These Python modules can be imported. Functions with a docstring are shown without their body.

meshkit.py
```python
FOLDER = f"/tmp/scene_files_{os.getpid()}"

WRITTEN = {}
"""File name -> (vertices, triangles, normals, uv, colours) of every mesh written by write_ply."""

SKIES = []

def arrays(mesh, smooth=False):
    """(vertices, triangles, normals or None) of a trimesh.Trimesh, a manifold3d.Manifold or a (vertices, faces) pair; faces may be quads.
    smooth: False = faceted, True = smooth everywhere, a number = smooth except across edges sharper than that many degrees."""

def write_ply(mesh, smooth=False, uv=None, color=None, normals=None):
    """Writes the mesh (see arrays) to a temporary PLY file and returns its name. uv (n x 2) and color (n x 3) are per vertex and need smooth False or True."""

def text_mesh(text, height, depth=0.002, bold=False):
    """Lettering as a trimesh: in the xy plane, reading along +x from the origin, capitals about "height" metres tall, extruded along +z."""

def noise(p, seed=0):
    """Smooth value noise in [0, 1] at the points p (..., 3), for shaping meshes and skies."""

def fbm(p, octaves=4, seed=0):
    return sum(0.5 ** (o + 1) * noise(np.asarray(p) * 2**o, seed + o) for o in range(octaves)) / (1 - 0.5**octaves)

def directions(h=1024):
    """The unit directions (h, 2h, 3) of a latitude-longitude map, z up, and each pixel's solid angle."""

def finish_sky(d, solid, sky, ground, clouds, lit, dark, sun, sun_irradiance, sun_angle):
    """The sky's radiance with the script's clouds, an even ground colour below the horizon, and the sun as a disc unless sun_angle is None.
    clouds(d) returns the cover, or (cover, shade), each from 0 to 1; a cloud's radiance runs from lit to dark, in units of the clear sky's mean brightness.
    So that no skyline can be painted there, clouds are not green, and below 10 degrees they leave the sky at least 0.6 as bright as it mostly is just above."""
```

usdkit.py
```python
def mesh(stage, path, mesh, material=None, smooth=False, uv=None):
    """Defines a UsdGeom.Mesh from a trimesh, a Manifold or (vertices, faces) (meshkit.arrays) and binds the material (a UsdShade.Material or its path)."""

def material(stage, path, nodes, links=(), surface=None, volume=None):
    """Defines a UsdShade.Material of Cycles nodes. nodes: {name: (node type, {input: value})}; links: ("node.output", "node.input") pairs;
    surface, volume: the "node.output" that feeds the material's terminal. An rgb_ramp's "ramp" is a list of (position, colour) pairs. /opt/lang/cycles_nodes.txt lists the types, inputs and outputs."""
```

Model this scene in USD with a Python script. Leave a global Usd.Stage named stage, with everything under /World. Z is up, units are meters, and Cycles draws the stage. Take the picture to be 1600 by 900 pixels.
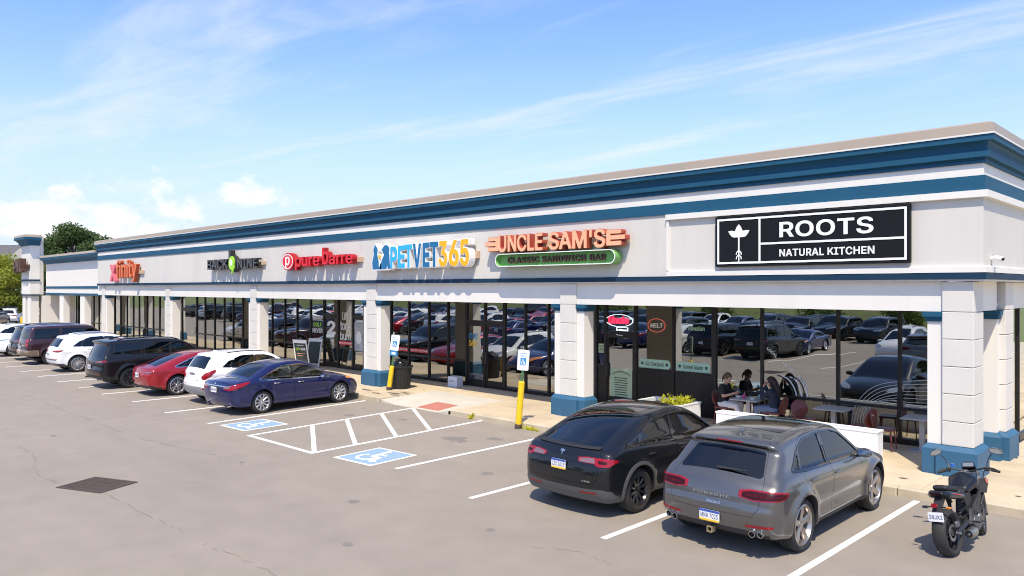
import math, glob
import numpy as np
import trimesh
import shapely
import shapely.geometry as sg
from shapely import affinity
from shapely.ops import unary_union
import manifold3d as m3
from manifold3d import Manifold, CrossSection
from scipy import ndimage
from scipy.spatial import cKDTree
from scipy.interpolate import PchipInterpolator
import usdkit, meshkit
from pxr import Usd, UsdGeom, UsdLux, UsdShade, Gf, Sdf, Vt

stage = Usd.Stage.CreateInMemory()
UsdGeom.SetStageUpAxis(stage, 'Z')
UsdGeom.SetStageMetersPerUnit(stage, 1.0)
WORLD = UsdGeom.Xform.Define(stage, '/World')
stage.SetDefaultPrim(WORLD.GetPrim())
UsdGeom.Scope.Define(stage, '/World/Looks')
rng = np.random.default_rng(7)

# ------------------------------------------------------------------ camera
EYE = 3.7
cam = UsdGeom.Camera.Define(stage, '/World/camera')
cam.AddTranslateOp().Set(Gf.Vec3d(0, 0, EYE))
cam.AddRotateXYZOp().Set(Gf.Vec3f(90, 0, 44.76))
cam.CreateHorizontalApertureAttr(36.0)
cam.CreateVerticalApertureAttr(20.25)
cam.CreateFocalLengthAttr(36.0 * 1185 / 1600)
cam.CreateFStopAttr(0.0)
cam.CreateClippingRangeAttr(Gf.Vec2f(0.1, 20000))
cam.CreateExposureAttr(0.47)

# ------------------------------------------------------------------ sun and sky
SUN = np.array([0.36, -0.50, 1.0]); SUN /= np.linalg.norm(SUN)
SUN_EL = math.asin(SUN[2]); SUN_ROT = math.atan2(SUN[0], SUN[1])
sun = UsdLux.DistantLight.Define(stage, '/World/sun')
sun.CreateIntensityAttr(1.08); sun.CreateAngleAttr(0.5)
sun.CreateNormalizeAttr(True)
sun.CreateColorAttr(Gf.Vec3f(1.0, 0.895, 0.725))
_z = SUN; _x = np.cross([0, 0, 1.0], _z); _x /= np.linalg.norm(_x); _y = np.cross(_z, _x)
sun.AddTransformOp().Set(Gf.Matrix4d(*[float(v) for r in (list(_x) + [0], list(_y) + [0], list(_z) + [0], [0, 0, 0, 1]) for v in r]))

def sky_material():
    nodes = {
        'sky': ('sky_texture', {'sky_type': 'single_scattering', 'sun_disc': False, 'sun_elevation': SUN_EL, 'sun_rotation': SUN_ROT,
                                'air_density': 1.0, 'aerosol_density': 0.6, 'ozone_density': 1.5, 'altitude': 100.0}),
        'geo': ('texture_coordinate', {}),
        'sep': ('separate_xyz', {}),
        # ---- cirrus: the direction projected on a high flat layer, streaked
        'zc': ('math', {'math_type': 'maximum', 'value2': 0.03}),
        'dx': ('math', {'math_type': 'divide'}), 'dy': ('math', {'math_type': 'divide'}),
        'cv': ('combine_xyz', {}),
        'map': ('mapping', {'mapping_type': 'point', 'rotation': (0, 0, -0.62), 'scale': (0.34, 1.15, 1.0), 'location': (3.1, 1.7, 0)}),
        'warp': ('noise_texture', {'scale': 0.6, 'detail': 3.0, 'roughness': 0.55}),
        'wadd': ('vector_math', {'math_type': 'multiply_add', 'vector2': (1.3, 1.3, 0)}),
        'cir': ('noise_texture', {'scale': 0.95, 'detail': 9.0, 'roughness': 0.62, 'distortion': 0.2}),
        'cirr': ('map_range', {'range_type': 'smoothstep', 'from_min': 0.46, 'from_max': 0.80, 'to_min': 0.0, 'to_max': 0.76, 'clamp': True}),
        'hz': ('map_range', {'range_type': 'smoothstep', 'from_min': -0.02, 'from_max': 0.34, 'to_min': 0.90, 'to_max': 0.0, 'clamp': True}),
        'mix0': ('mix_color', {'blend_type': 'mix', 'b': (3.7, 4.1, 5.3), 'use_clamp': False}),
        'cmax': ('math', {'math_type': 'add', 'value2': 0.0, 'use_clamp': True}),
        # ---- cumulus low over the horizon
        'cum_map': ('mapping', {'mapping_type': 'point', 'scale': (1.0, 1.0, 1.7)}),
        'cum': ('noise_texture', {'scale': 14.0, 'detail': 8.0, 'roughness': 0.56, 'distortion': 0.15}),
        'c1': ('vector_math', {'math_type': 'dot_product', 'vector2': (-0.945, 0.315, 0.085)}), 'c2': ('vector_math', {'math_type': 'dot_product', 'vector2': (-0.888, 0.441, 0.118)}),
        'c3': ('vector_math', {'math_type': 'dot_product', 'vector2': (-0.962, 0.262, 0.075)}),
        'k1': ('map_range', {'range_type': 'smoothstep', 'from_min': 0.9925, 'from_max': 0.9995, 'to_min': 0.0, 'to_max': 0.215, 'clamp': True}),
        'k2': ('map_range', {'range_type': 'smoothstep', 'from_min': 0.9950, 'from_max': 0.9996, 'to_min': 0.0, 'to_max': 0.25, 'clamp': True}),
        'k3': ('map_range', {'range_type': 'smoothstep', 'from_min': 0.9945, 'from_max': 0.9996, 'to_min': 0.0, 'to_max': 0.20, 'clamp': True}),
        'ka': ('math', {'math_type': 'maximum'}), 'kb': ('math', {'math_type': 'maximum'}),
        'cumsum': ('math', {'math_type': 'add'}),
        'cumh': ('map_range', {'range_type': 'smoothstep', 'from_min': 0.10, 'from_max': 0.20, 'to_min': 0.0, 'to_max': 0.30, 'clamp': True}),
        'cumd': ('math', {'math_type': 'subtract'}),
        'cumr': ('map_range', {'range_type': 'smoothstep', 'from_min': 0.61, 'from_max': 0.75, 'to_min': 0.0, 'to_max': 0.80, 'clamp': True}),
        'mix1': ('mix_color', {'blend_type': 'mix', 'b': (4.75, 4.95, 5.4), 'use_clamp': False}),
        'mix2': ('mix_color', {'blend_type': 'mix', 'b': (5.6, 5.5, 5.4), 'use_clamp': False}),
        'tint': ('mix_color', {'blend_type': 'multiply', 'fac': 1.0, 'b': (0.93, 1.06, 1.36), 'use_clamp': False}),
        'bg': ('background_shader', {'strength': 0.142}),
    }
    links = [('geo.generated', 'sep.vector'), ('sep.z', 'zc.value1'),
             ('sep.x', 'dx.value1'), ('zc.value', 'dx.value2'), ('sep.y', 'dy.value1'), ('zc.value', 'dy.value2'),
             ('dx.value', 'cv.x'), ('dy.value', 'cv.y'), ('cv.vector', 'map.vector'),
             ('map.vector', 'warp.vector'), ('warp.color', 'wadd.vector1'), ('map.vector', 'wadd.vector3'),
             ('wadd.vector', 'cir.vector'), ('cir.fac', 'cirr.value'),
             ('sep.z', 'hz.value'), ('cirr.result', 'cmax.value1'),
             ('geo.generated', 'cum_map.vector'), ('cum_map.vector', 'cum.vector'),
             ('geo.generated', 'c1.vector1'), ('geo.generated', 'c2.vector1'), ('geo.generated', 'c3.vector1'), ('c1.value', 'k1.value'), ('c2.value', 'k2.value'), ('c3.value', 'k3.value'), ('k1.result', 'ka.value1'), ('k2.result', 'ka.value2'), ('ka.value', 'kb.value1'), ('k3.result', 'kb.value2'),
             ('kb.value', 'cumsum.value1'), ('cum.fac', 'cumsum.value2'),
             ('sep.z', 'cumh.value'), ('cumsum.value', 'cumd.value1'), ('cumh.result', 'cumd.value2'), ('cumd.value', 'cumr.value'),
             ('sky.color', 'tint.a'), ('tint.result', 'mix0.a'), ('hz.result', 'mix0.fac'), ('mix0.result', 'mix1.a'), ('cmax.value', 'mix1.fac'), ('mix1.result', 'mix2.a'), ('cumr.result', 'mix2.fac'),
             ('mix2.result', 'bg.color')]
    return usdkit.material(stage, '/World/Looks/sky', nodes, links, surface='bg.background')

dome = UsdLux.DomeLight.Define(stage, '/World/sky')
dome.GetPrim().SetCustomDataByKey('kind', 'structure')
UsdShade.MaterialBindingAPI.Apply(dome.GetPrim()).Bind(sky_material())

# ------------------------------------------------------------------ materials
M = {}
def mat(name, color, rough=0.5, metal=0.0, var=0.0, scale=6.0, bump=0.0, bscale=60.0, coat=0.0, coat_rough=0.03, spec=0.5, grime=0.0, trans=0.0, emit=None, stretch=None, sheen=0):
    nodes = {'p': ('principled_bsdf', {'base_color': color, 'roughness': rough, 'metallic': metal, 'specular_ior_level': spec, 'coat_weight': coat, 'coat_roughness': coat_rough})}
    links = []
    if var or bump or grime:
        nodes['tc'] = ('geometry', {})
        src = 'tc.position'
        if stretch:
            nodes['mp'] = ('mapping', {'mapping_type': 'point', 'scale': stretch}); links.append(('tc.position', 'mp.vector')); src = 'mp.vector'
    if var:
        nodes['n'] = ('noise_texture', {'scale': scale, 'detail': 6.0, 'roughness': 0.62})
        c = np.array(color)
        nodes['r'] = ('rgb_ramp', {'ramp': [(0.25, tuple(c * (1 - var))), (0.5, tuple(c)), (0.78, tuple(np.minimum(c * (1 + var * 0.7), 0.95)))]})
        links += [(src, 'n.vector'), ('n.fac', 'r.fac'), ('r.color', 'p.base_color')]
    if bump:
        nodes['bn'] = ('noise_texture', {'scale': bscale, 'detail': 4.0, 'roughness': 0.6})
        nodes['b'] = ('bump', {'strength': bump, 'distance': 0.01})
        links += [(src, 'bn.vector'), ('bn.fac', 'b.height'), ('b.normal', 'p.normal')]
    if trans:
        nodes['t'] = ('translucent_bsdf', {'color': tuple(np.minimum(np.array(color) * 1.6, 1)) })
        nodes['mx'] = ('mix_closure', {'fac': trans})
        links += [('p.BSDF', 'mx.closure1'), ('t.BSDF', 'mx.closure2')]
        M[name] = usdkit.material(stage, '/World/Looks/' + name, nodes, links, surface='mx.closure')
        return M[name]
    if emit:
        nodes['p'][1]['emission_color'] = emit[0]; nodes['p'][1]['emission_strength'] = emit[1]
    M[name] = usdkit.material(stage, '/World/Looks/' + name, nodes, links, surface='p.BSDF')
    return M[name]

def glass_mat(name, tint, refl=0.12, rough=0.0, ior=1.5, gain=1.0, gcol=(1, 1, 1), wavy=0.0):
    nodes = {'t': ('transparent_bsdf', {'color': tint}), 'g': ('glossy_bsdf', {'color': gcol, 'roughness': rough}),
             'f': ('fresnel', {'IOR': ior}), 'a': ('math', {'math_type': 'multiply_add', 'value2': gain, 'value3': refl, 'use_clamp': True}),
             'm': ('mix_closure', {})}
    links = [('f.fac', 'a.value1'), ('a.value', 'm.fac'), ('t.BSDF', 'm.closure1'), ('g.BSDF', 'm.closure2')]
    if wavy:
        nodes['wg'] = ('geometry', {}); nodes['wn'] = ('noise_texture', {'scale': 1.3, 'detail': 1.0, 'roughness': .4}); nodes['wb'] = ('bump', {'strength': wavy, 'distance': .02})
        links += [('wg.position', 'wn.vector'), ('wn.fac', 'wb.height'), ('wb.normal', 'g.normal')]
    M[name] = usdkit.material(stage, '/World/Looks/' + name, nodes, links, surface='m.closure')

def paint(name, color, rough=0.35, metal=0.0, flake=0.0):
    nodes = {'p': ('principled_bsdf', {'base_color': color, 'roughness': rough, 'metallic': metal, 'coat_weight': 1.0, 'coat_roughness': 0.035, 'coat_ior': 1.45, 'specular_ior_level': 0.5 if metal else 0.15}),
             'g': ('geometry', {}), 'n': ('noise_texture', {'scale': 3.0, 'detail': 5.0, 'roughness': 0.6}),
             'r': ('map_range', {'from_min': 0.3, 'from_max': 0.75, 'to_min': 0.02, 'to_max': 0.10, 'clamp': True})}
    M[name] = usdkit.material(stage, '/World/Looks/' + name, nodes, [('g.position', 'n.vector'), ('n.fac', 'r.value'), ('r.result', 'p.coat_roughness')], surface='p.BSDF')

# ------------------------------------------------------------------ stage helpers
_used = {}
def _num(parent, name):
    k = (parent, name); n = _used.get(k, 0); _used[k] = n + 1
    return name if n == 0 else f'{name}_{n:03d}'

def tag(prim, label=None, category=None, group=None, kind=None):
    for k, v in (('label', label), ('category', category), ('group', group), ('kind', kind)):
        if v: prim.SetCustomDataByKey(k, v)
    return prim

def thing(name, label, category, loc=(0, 0, 0), rot=0.0, group=None, kind=None, tilt=None, scale=None):
    path = '/World/' + _num('/World', name)
    x = UsdGeom.Xform.Define(stage, path)
    x.AddTranslateOp().Set(Gf.Vec3d(*map(float, loc)))
    if rot: x.AddRotateZOp().Set(float(rot))
    if tilt: x.AddRotateXYZOp(opSuffix='tilt').Set(Gf.Vec3f(*map(float, tilt)))
    if scale: x.AddScaleOp().Set(Gf.Vec3f(*map(float, scale)))
    tag(x.GetPrim(), label, category, group, kind)
    return path

def structure(name):
    path = '/World/' + _num('/World', name)
    x = UsdGeom.Xform.Define(stage, path); tag(x.GetPrim(), kind='structure')
    return path

def put(parent, name, mesh, material, smooth=False, label=None, kind=None):
    """one Mesh prim under parent; mesh is (v,f), (v,f,n), a trimesh or a Manifold"""
    path = parent + '/' + _num(parent, name)
    if isinstance(mesh, tuple) and len(mesh) == 3:
        v, f, n = mesh
        m = UsdGeom.Mesh.Define(stage, path)
        m.CreatePointsAttr(Vt.Vec3fArray.FromNumpy(v.astype(np.float32)))
        m.CreateFaceVertexCountsAttr(Vt.IntArray.FromNumpy(np.full(len(f), 3, np.int32)))
        m.CreateFaceVertexIndicesAttr(Vt.IntArray.FromNumpy(f.astype(np.int32).ravel()))
        m.CreateSubdivisionSchemeAttr('none')
        m.CreateNormalsAttr(Vt.Vec3fArray.FromNumpy(n.astype(np.float32))); m.SetNormalsInterpolation('vertex')
        UsdShade.MaterialBindingAPI.Apply(m.GetPrim()).Bind(M[material])
    else:
        m = usdkit.mesh(stage, path, mesh, M[material], smooth=smooth)
    if label or kind: tag(m.GetPrim(), label, kind=kind)
    return path

def place(path, loc, rot=0.0):
    x = UsdGeom.Xformable(stage.GetPrimAtPath(path))
    x.ClearXformOpOrder()
    x.AddTranslateOp().Set(Gf.Vec3d(*map(float, loc)))
    if rot: x.AddRotateZOp().Set(float(rot))

def copy(src, loc, rot=0.0, label=None, group=None, tilt=None, name=None):
    sp = stage.GetPrimAtPath(src); cd = sp.GetCustomData()
    base = name or src.split('/')[-1].rstrip('0123456789').rstrip('_')
    path = thing(base, label or cd.get('label'), cd.get('category'), loc, rot, group or cd.get('group'), tilt=tilt)
    x = stage.GetPrimAtPath(path)
    x.GetReferences().AddInternalReference(sp.GetPath()); x.SetInstanceable(True)
    return path

# ------------------------------------------------------------------ shapes
def cat(*ms):
    vs, fs, o = [], [], 0
    for m in ms:
        if hasattr(m, 'to_mesh'):
            q = m.to_mesh(); v, f = q.vert_properties[:, :3], q.tri_verts
        elif isinstance(m, tuple): v, f = m[0], m[1]
        else: v, f = m.vertices, m.faces
        v = np.asarray(v, float); f = np.asarray(f, int)
        if len(f) and f.shape[1] == 4: f = np.vstack([f[:, [0, 1, 2]], f[:, [0, 2, 3]]])
        vs.append(v); fs.append(f + o); o += len(v)
    return np.vstack(vs), np.vstack(fs)

def box(x0, x1, y0, y1, z0, z1):
    v = np.array([[x, y, z] for x in (x0, x1) for y in (y0, y1) for z in (z0, z1)], float)
    f = np.array([[0, 1, 3, 2], [4, 6, 7, 5], [0, 4, 5, 1], [2, 3, 7, 6], [0, 2, 6, 4], [1, 5, 7, 3]])
    return v, np.vstack([f[:, [0, 1, 2]], f[:, [0, 2, 3]]])

def hullp(pts):
    return Manifold.hull_points(np.asarray(pts, np.float64))

def cbox(x0, x1, y0, y1, z0, z1, c=0.01):
    """box with chamfered edges"""
    c = min(c, (x1 - x0) * .45, (y1 - y0) * .45, (z1 - z0) * .45)
    p = []
    for x, sx in ((x0, 1), (x1, -1)):
        for y, sy in ((y0, 1), (y1, -1)):
            for z, sz in ((z0, 1), (z1, -1)):
                p += [(x, y + sy * c, z + sz * c), (x + sx * c, y, z + sz * c), (x + sx * c, y + sy * c, z)]
    return hullp(p)

_SPH = {}
def ball(c, r, n=12):
    if n not in _SPH:
        _SPH[n] = np.array(Manifold.sphere(1.0, n).to_mesh().vert_properties[:, :3])
    return _SPH[n] * r + np.asarray(c, float)

def chain(pts, rad, n=12):
    """hulls of consecutive spheres, as one Manifold"""
    out = []
    for i in range(len(pts) - 1):
        out.append(hullp(np.vstack([ball(pts[i], rad[i], n), ball(pts[i + 1], rad[i + 1], n)])))
    return Manifold.batch_boolean(out, m3.OpType.Add) if len(out) > 1 else out[0]

def rod(a, b, r, n=8, r2=None):
    a, b = np.asarray(a, float), np.asarray(b, float); d = b - a; L = np.linalg.norm(d); d = d / L
    u = np.cross(d, [0, 0, 1.0] if abs(d[2]) < .9 else [1.0, 0, 0]); u /= np.linalg.norm(u); w = np.cross(d, u)
    t = np.arange(n) * 2 * np.pi / n
    ring = np.cos(t)[:, None] * u + np.sin(t)[:, None] * w
    r2 = r if r2 is None else r2
    v = np.vstack([a + ring * r, b + ring * r2, [a], [b]])
    f = []
    for i in range(n):
        j = (i + 1) % n
        f += [[i, j, n + j], [i, n + j, n + i], [2 * n, j, i], [2 * n + 1, n + i, n + j]]
    return v, np.array(f)

def tube(pts, r, n=8):
    """round tube along a polyline, radius may vary"""
    P = np.asarray(pts, float); k = len(P); r = np.broadcast_to(r, k)
    T = np.gradient(P, axis=0); T /= np.linalg.norm(T, axis=1)[:, None]
    u = np.cross(T[0], [0, 0, 1.0] if abs(T[0][2]) < .9 else [1.0, 0, 0]); u /= np.linalg.norm(u)
    t = np.arange(n) * 2 * np.pi / n; V = []
    for i in range(k):
        u = u - T[i] * (u @ T[i]); u /= np.linalg.norm(u); w = np.cross(T[i], u)
        V.append(P[i] + (np.cos(t)[:, None] * u + np.sin(t)[:, None] * w) * r[i])
    V = np.vstack(V + [P[:1], P[-1:]]); f = []
    for i in range(k - 1):
        for a in range(n):
            b = (a + 1) % n
            f += [[i * n + a, i * n + b, (i + 1) * n + b], [i * n + a, (i + 1) * n + b, (i + 1) * n + a]]
    for a in range(n):
        b = (a + 1) % n
        f += [[k * n, b, a], [k * n + 1, (k - 1) * n + a, (k - 1) * n + b]]
    return V, np.array(f)

def spline(pts, n=8):
    P = np.asarray(pts, float)
    if len(P) < 3: return P
    s = np.concatenate([[0], np.cumsum(np.linalg.norm(np.diff(P, axis=0), axis=1) ** .6)])
    from scipy.interpolate import CubicSpline
    return CubicSpline(s, P, axis=0)(np.concatenate([np.linspace(s[i], s[i + 1], n, endpoint=False) for i in range(len(s) - 1)] + [[s[-1]]]))

def lathe(profile, n=24, axis='z'):
    """revolve (r, h) points"""
    P = np.asarray(profile, float); k = len(P); t = np.arange(n) * 2 * np.pi / n
    V = np.stack([P[:, None, 0] * np.cos(t), P[:, None, 0] * np.sin(t), np.broadcast_to(P[:, None, 1], (k, n))], -1).reshape(-1, 3)
    f = []
    for i in range(k - 1):
        for a in range(n):
            b = (a + 1) % n
            f += [[i * n + a, i * n + b, (i + 1) * n + b], [i * n + a, (i + 1) * n + b, (i + 1) * n + a]]
    if axis == 'y': V = V[:, [0, 2, 1]] * [1, 1, -1]
    if axis == 'x': V = V[:, [2, 0, 1]]
    return V, np.array(f)

def xf(mesh, M4=None, t=(0, 0, 0), rz=0, rx=0, ry=0, s=1.0):
    v, f = cat(mesh)
    v = v * np.asarray(s)
    for ang, (i, j) in ((rx, (1, 2)), (ry, (2, 0)), (rz, (0, 1))):
        if ang:
            c, q = math.cos(ang), math.sin(ang); a, b = v[:, i].copy(), v[:, j].copy()
            v[:, i] = a * c - b * q; v[:, j] = a * q + b * c
    v = v + np.asarray(t, float)
    if np.prod(np.sign(np.broadcast_to(s, 3))) < 0: f = f[:, ::-1]
    return v, f

def polys(g):
    return [p for p in getattr(g, 'geoms', [g]) if isinstance(p, sg.Polygon) and p.area > 1e-7]

def cross(g):
    rings = []
    for p in polys(g):
        p = sg.polygon.orient(p)
        rings.append(np.asarray(p.exterior.coords)[:-1]); rings += [np.asarray(r.coords)[:-1] for r in p.interiors]
    return CrossSection(rings, m3.FillRule.EvenOdd)

def ext(g, h):
    """shapely polygon extruded 0..h along z, as a Manifold"""
    return Manifold.extrude(cross(g), h)

def frame(m, o, u, v, n):
    return m.transform(np.column_stack([u, v, n, o]).astype(float))

def wall_ext(g, y0, y1):
    """polygon in (x, z) extruded between y0 < y1"""
    return frame(ext(g, y1 - y0), (0, y1, 0), (1, 0, 0), (0, 0, 1), (0, -1, 0))

_font = {}
def text_shape(text, height, stroke=0, width=None, spacing=0.0, font='Inter', weight=None):
    """lettering as a shapely shape, reading along +x from the origin, capitals height tall"""
    from PIL import Image, ImageDraw, ImageFont
    key = (font, weight)
    if key not in _font:
        fo = ImageFont.truetype(glob.glob('/opt/blender-*/*/datafiles/fonts/%s.woff2' % font)[0], 160)
        if weight is not None:
            try:
                ax = fo.get_variation_axes(); fo.set_variation_by_axes([weight if b'eight' in a['name'] else a['default'] for a in ax])
            except Exception: pass
        _font[key] = fo
    fo = _font[key]; sw = int(stroke); out = []; pen = 0.0; s = height / 116.0
    runs = [text] if not spacing else list(text)
    for ch in runs:
        x0, y0, x1, y1 = fo.getbbox(ch, anchor='ls', stroke_width=sw)
        if x1 > x0:
            im = Image.new('L', (int(x1 - x0) + 8, int(y1 - y0) + 8))
            ImageDraw.Draw(im).text((4 - x0, 4 - y0), ch, 255, fo, anchor='ls', stroke_width=sw)
            on = np.pad(np.asarray(im) > 127, ((0, 0), (1, 1))).astype(np.int8)
            r, st = np.nonzero(np.diff(on, axis=1) == 1); en = np.nonzero(np.diff(on, axis=1) == -1)[1]
            g = shapely.union_all(shapely.box(st, -r - 1.0, en, -r)).buffer(.7).buffer(-.7).simplify(0.8)
            out.append(affinity.affine_transform(g, [s, 0, 0, s, (x0 - 4 + pen) * s, (4 - y0) * s]))
        pen += fo.getlength(ch) + spacing * 160
    g = unary_union(out)
    if width:
        a, b, c, d = g.bounds; g = affinity.scale(g, width / (c - a), 1, origin=(0, 0)); a = g.bounds[0]; g = affinity.translate(g, -a, 0)
    return g
# ------------------------------------------------------------------ setting materials
def asphalt_mat(name, c):
    c = np.array(c)
    nodes = {'g': ('geometry', {}), 'p': ('principled_bsdf', {'roughness': .86, 'specular_ior_level': .3}),
             'n1': ('noise_texture', {'scale': .16, 'detail': 5.0, 'roughness': .6}), 'n2': ('noise_texture', {'scale': 1.6, 'detail': 7.0, 'roughness': .65}),
             'n3': ('noise_texture', {'scale': 60.0, 'detail': 4.0, 'roughness': .75}), 'mp': ('mapping', {'mapping_type': 'point', 'scale': (.10, .9, 1)}),
             'n4': ('noise_texture', {'scale': .8, 'detail': 4.0}), 'vo': ('voronoi_texture', {'scale': .55, 'feature': 'f1'}),
             'r1': ('rgb_ramp', {'ramp': [(.3, tuple(c * .93)), (.5, tuple(c)), (.72, tuple(c * 1.06))]}),
             'r2': ('map_range', {'from_min': .25, 'from_max': .75, 'to_min': .90, 'to_max': 1.09}), 'r3': ('map_range', {'from_min': .3, 'from_max': .7, 'to_min': .62, 'to_max': 1.38}),
             'r4': ('map_range', {'from_min': .3, 'from_max': .7, 'to_min': .965, 'to_max': 1.035}),
             'r5': ('map_range', {'from_min': .01, 'from_max': .05, 'to_min': .7, 'to_max': 1.0, 'clamp': True}),
             'm1': ('math', {'math_type': 'multiply'}), 'm2': ('math', {'math_type': 'multiply'}), 'm3': ('math', {'math_type': 'multiply'}), 'vm': ('vector_math', {'math_type': 'scale'}),
             'b': ('bump', {'strength': .35, 'distance': .006})}
    links = [('g.position', 'n1.vector'), ('g.position', 'n2.vector'), ('g.position', 'n3.vector'), ('g.position', 'mp.vector'), ('mp.vector', 'n4.vector'), ('g.position', 'vo.vector'),
             ('n1.fac', 'r1.fac'), ('n2.fac', 'r2.value'), ('n3.fac', 'r3.value'), ('n4.fac', 'r4.value'), ('vo.distance', 'r5.value'),
             ('r2.result', 'm1.value1'), ('r3.result', 'm1.value2'), ('m1.value', 'm2.value1'), ('r4.result', 'm2.value2'), ('m2.value', 'm3.value1'), ('r5.result', 'm3.value2'),
             ('r1.color', 'vm.vector1'), ('m3.value', 'vm.scale'), ('vm.vector', 'p.base_color'), ('n3.fac', 'b.height'), ('b.normal', 'p.normal')]
    M[name] = usdkit.material(stage, '/World/Looks/' + name, nodes, links, surface='p.BSDF')
asphalt_mat('asphalt', (.262, .228, .190))
mat('grass', (.13, .155, .045), .9, var=.4, scale=1.5, bump=.6, bscale=30)
mat('concrete_tan', (.50, .405, .275), .85, var=.18, scale=1.3, bump=.15, bscale=120)
mat('concrete_tan_b', (.46, .375, .26), .85, var=.2, scale=1.1, bump=.15, bscale=120)
mat('concrete_tan_c', (.53, .435, .305), .85, var=.16, scale=1.7, bump=.15, bscale=120)
mat('kerb_concrete', (.47, .40, .29), .85, var=.25, scale=2.2, bump=.2, bscale=90)
mat('ramp_concrete', (.50, .46, .385), .8, var=.12, scale=2.0, bump=.15, bscale=120)
mat('tactile_red', (.42, .16, .12), .8, var=.15, scale=4)
mat('crack_dark', (.135, .118, .10), .95)
mat('tar_stain', (.185, .165, .145), .9, var=.25, scale=8)
def worn_paint(name, c, under=(.22, .20, .185), lo=.30, hi=.44, sc=9.0):
    nodes = {'g': ('geometry', {}), 'n': ('noise_texture', {'scale': sc, 'detail': 8.0, 'roughness': .75}), 'r': ('map_range', {'from_min': lo, 'from_max': hi, 'clamp': True}),
             'm': ('mix_color', {'a': under, 'b': c}), 'p': ('principled_bsdf', {'roughness': .75})}
    M[name] = usdkit.material(stage, '/World/Looks/' + name, nodes, [('g.position', 'n.vector'), ('n.fac', 'r.value'), ('r.result', 'm.fac'), ('m.result', 'p.base_color')], surface='p.BSDF')
worn_paint('line_white', (.74, .73, .70))
worn_paint('line_faded', (.62, .59, .55), lo=.40, hi=.60)
worn_paint('symbol_blue', (.20, .33, .47), under=(.29, .37, .44), lo=.35, hi=.6)
mat('wall_white', (.72, .695, .642), .72, var=.05, scale=1.3, bump=.10, bscale=160, stretch=(1, 1, .14))
mat('wall_grey', (.605, .578, .528), .75, var=.085, scale=1.1, bump=.12, bscale=160, stretch=(1, 1, .10))
mat('block_white', (.62, .595, .548), .75, var=.08, scale=1.4, bump=.12, bscale=160)
mat('trim_blue', (.013, .083, .152), .6, spec=.25, var=.12, scale=1.5)
mat('trim_blue_dark', (.008, .034, .070), .6, spec=.25, var=.1, scale=1.5)
mat('plinth_blue', (.026, .105, .195), .55, var=.14, scale=2.0, bump=.08, bscale=60)
mat('coping_tan', (.34, .285, .225), .5, var=.08, scale=1.0)
mat('flashing', (.70, .68, .64), .4)
mat('soffit', (.55, .54, .51), .8)
mat('bronze', (.020, .018, .017), .38, metal=.3)
mat('bronze_light', (.075, .07, .062), .4, metal=.3)
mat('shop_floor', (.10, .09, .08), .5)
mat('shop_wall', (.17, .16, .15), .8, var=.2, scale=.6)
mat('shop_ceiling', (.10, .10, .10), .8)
mat('roof_membrane', (.42, .41, .39), .8, var=.2, scale=.5)
glass_mat('shop_glass', (.42, .43, .40), .29, rough=0.0, gain=1.6, gcol=(.96, .98, .95), wavy=.09)
glass_mat('shop_glass_b', (.38, .39, .37), .34, rough=0.0, gain=1.6, gcol=(.96, .98, .95), wavy=.12)

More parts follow.
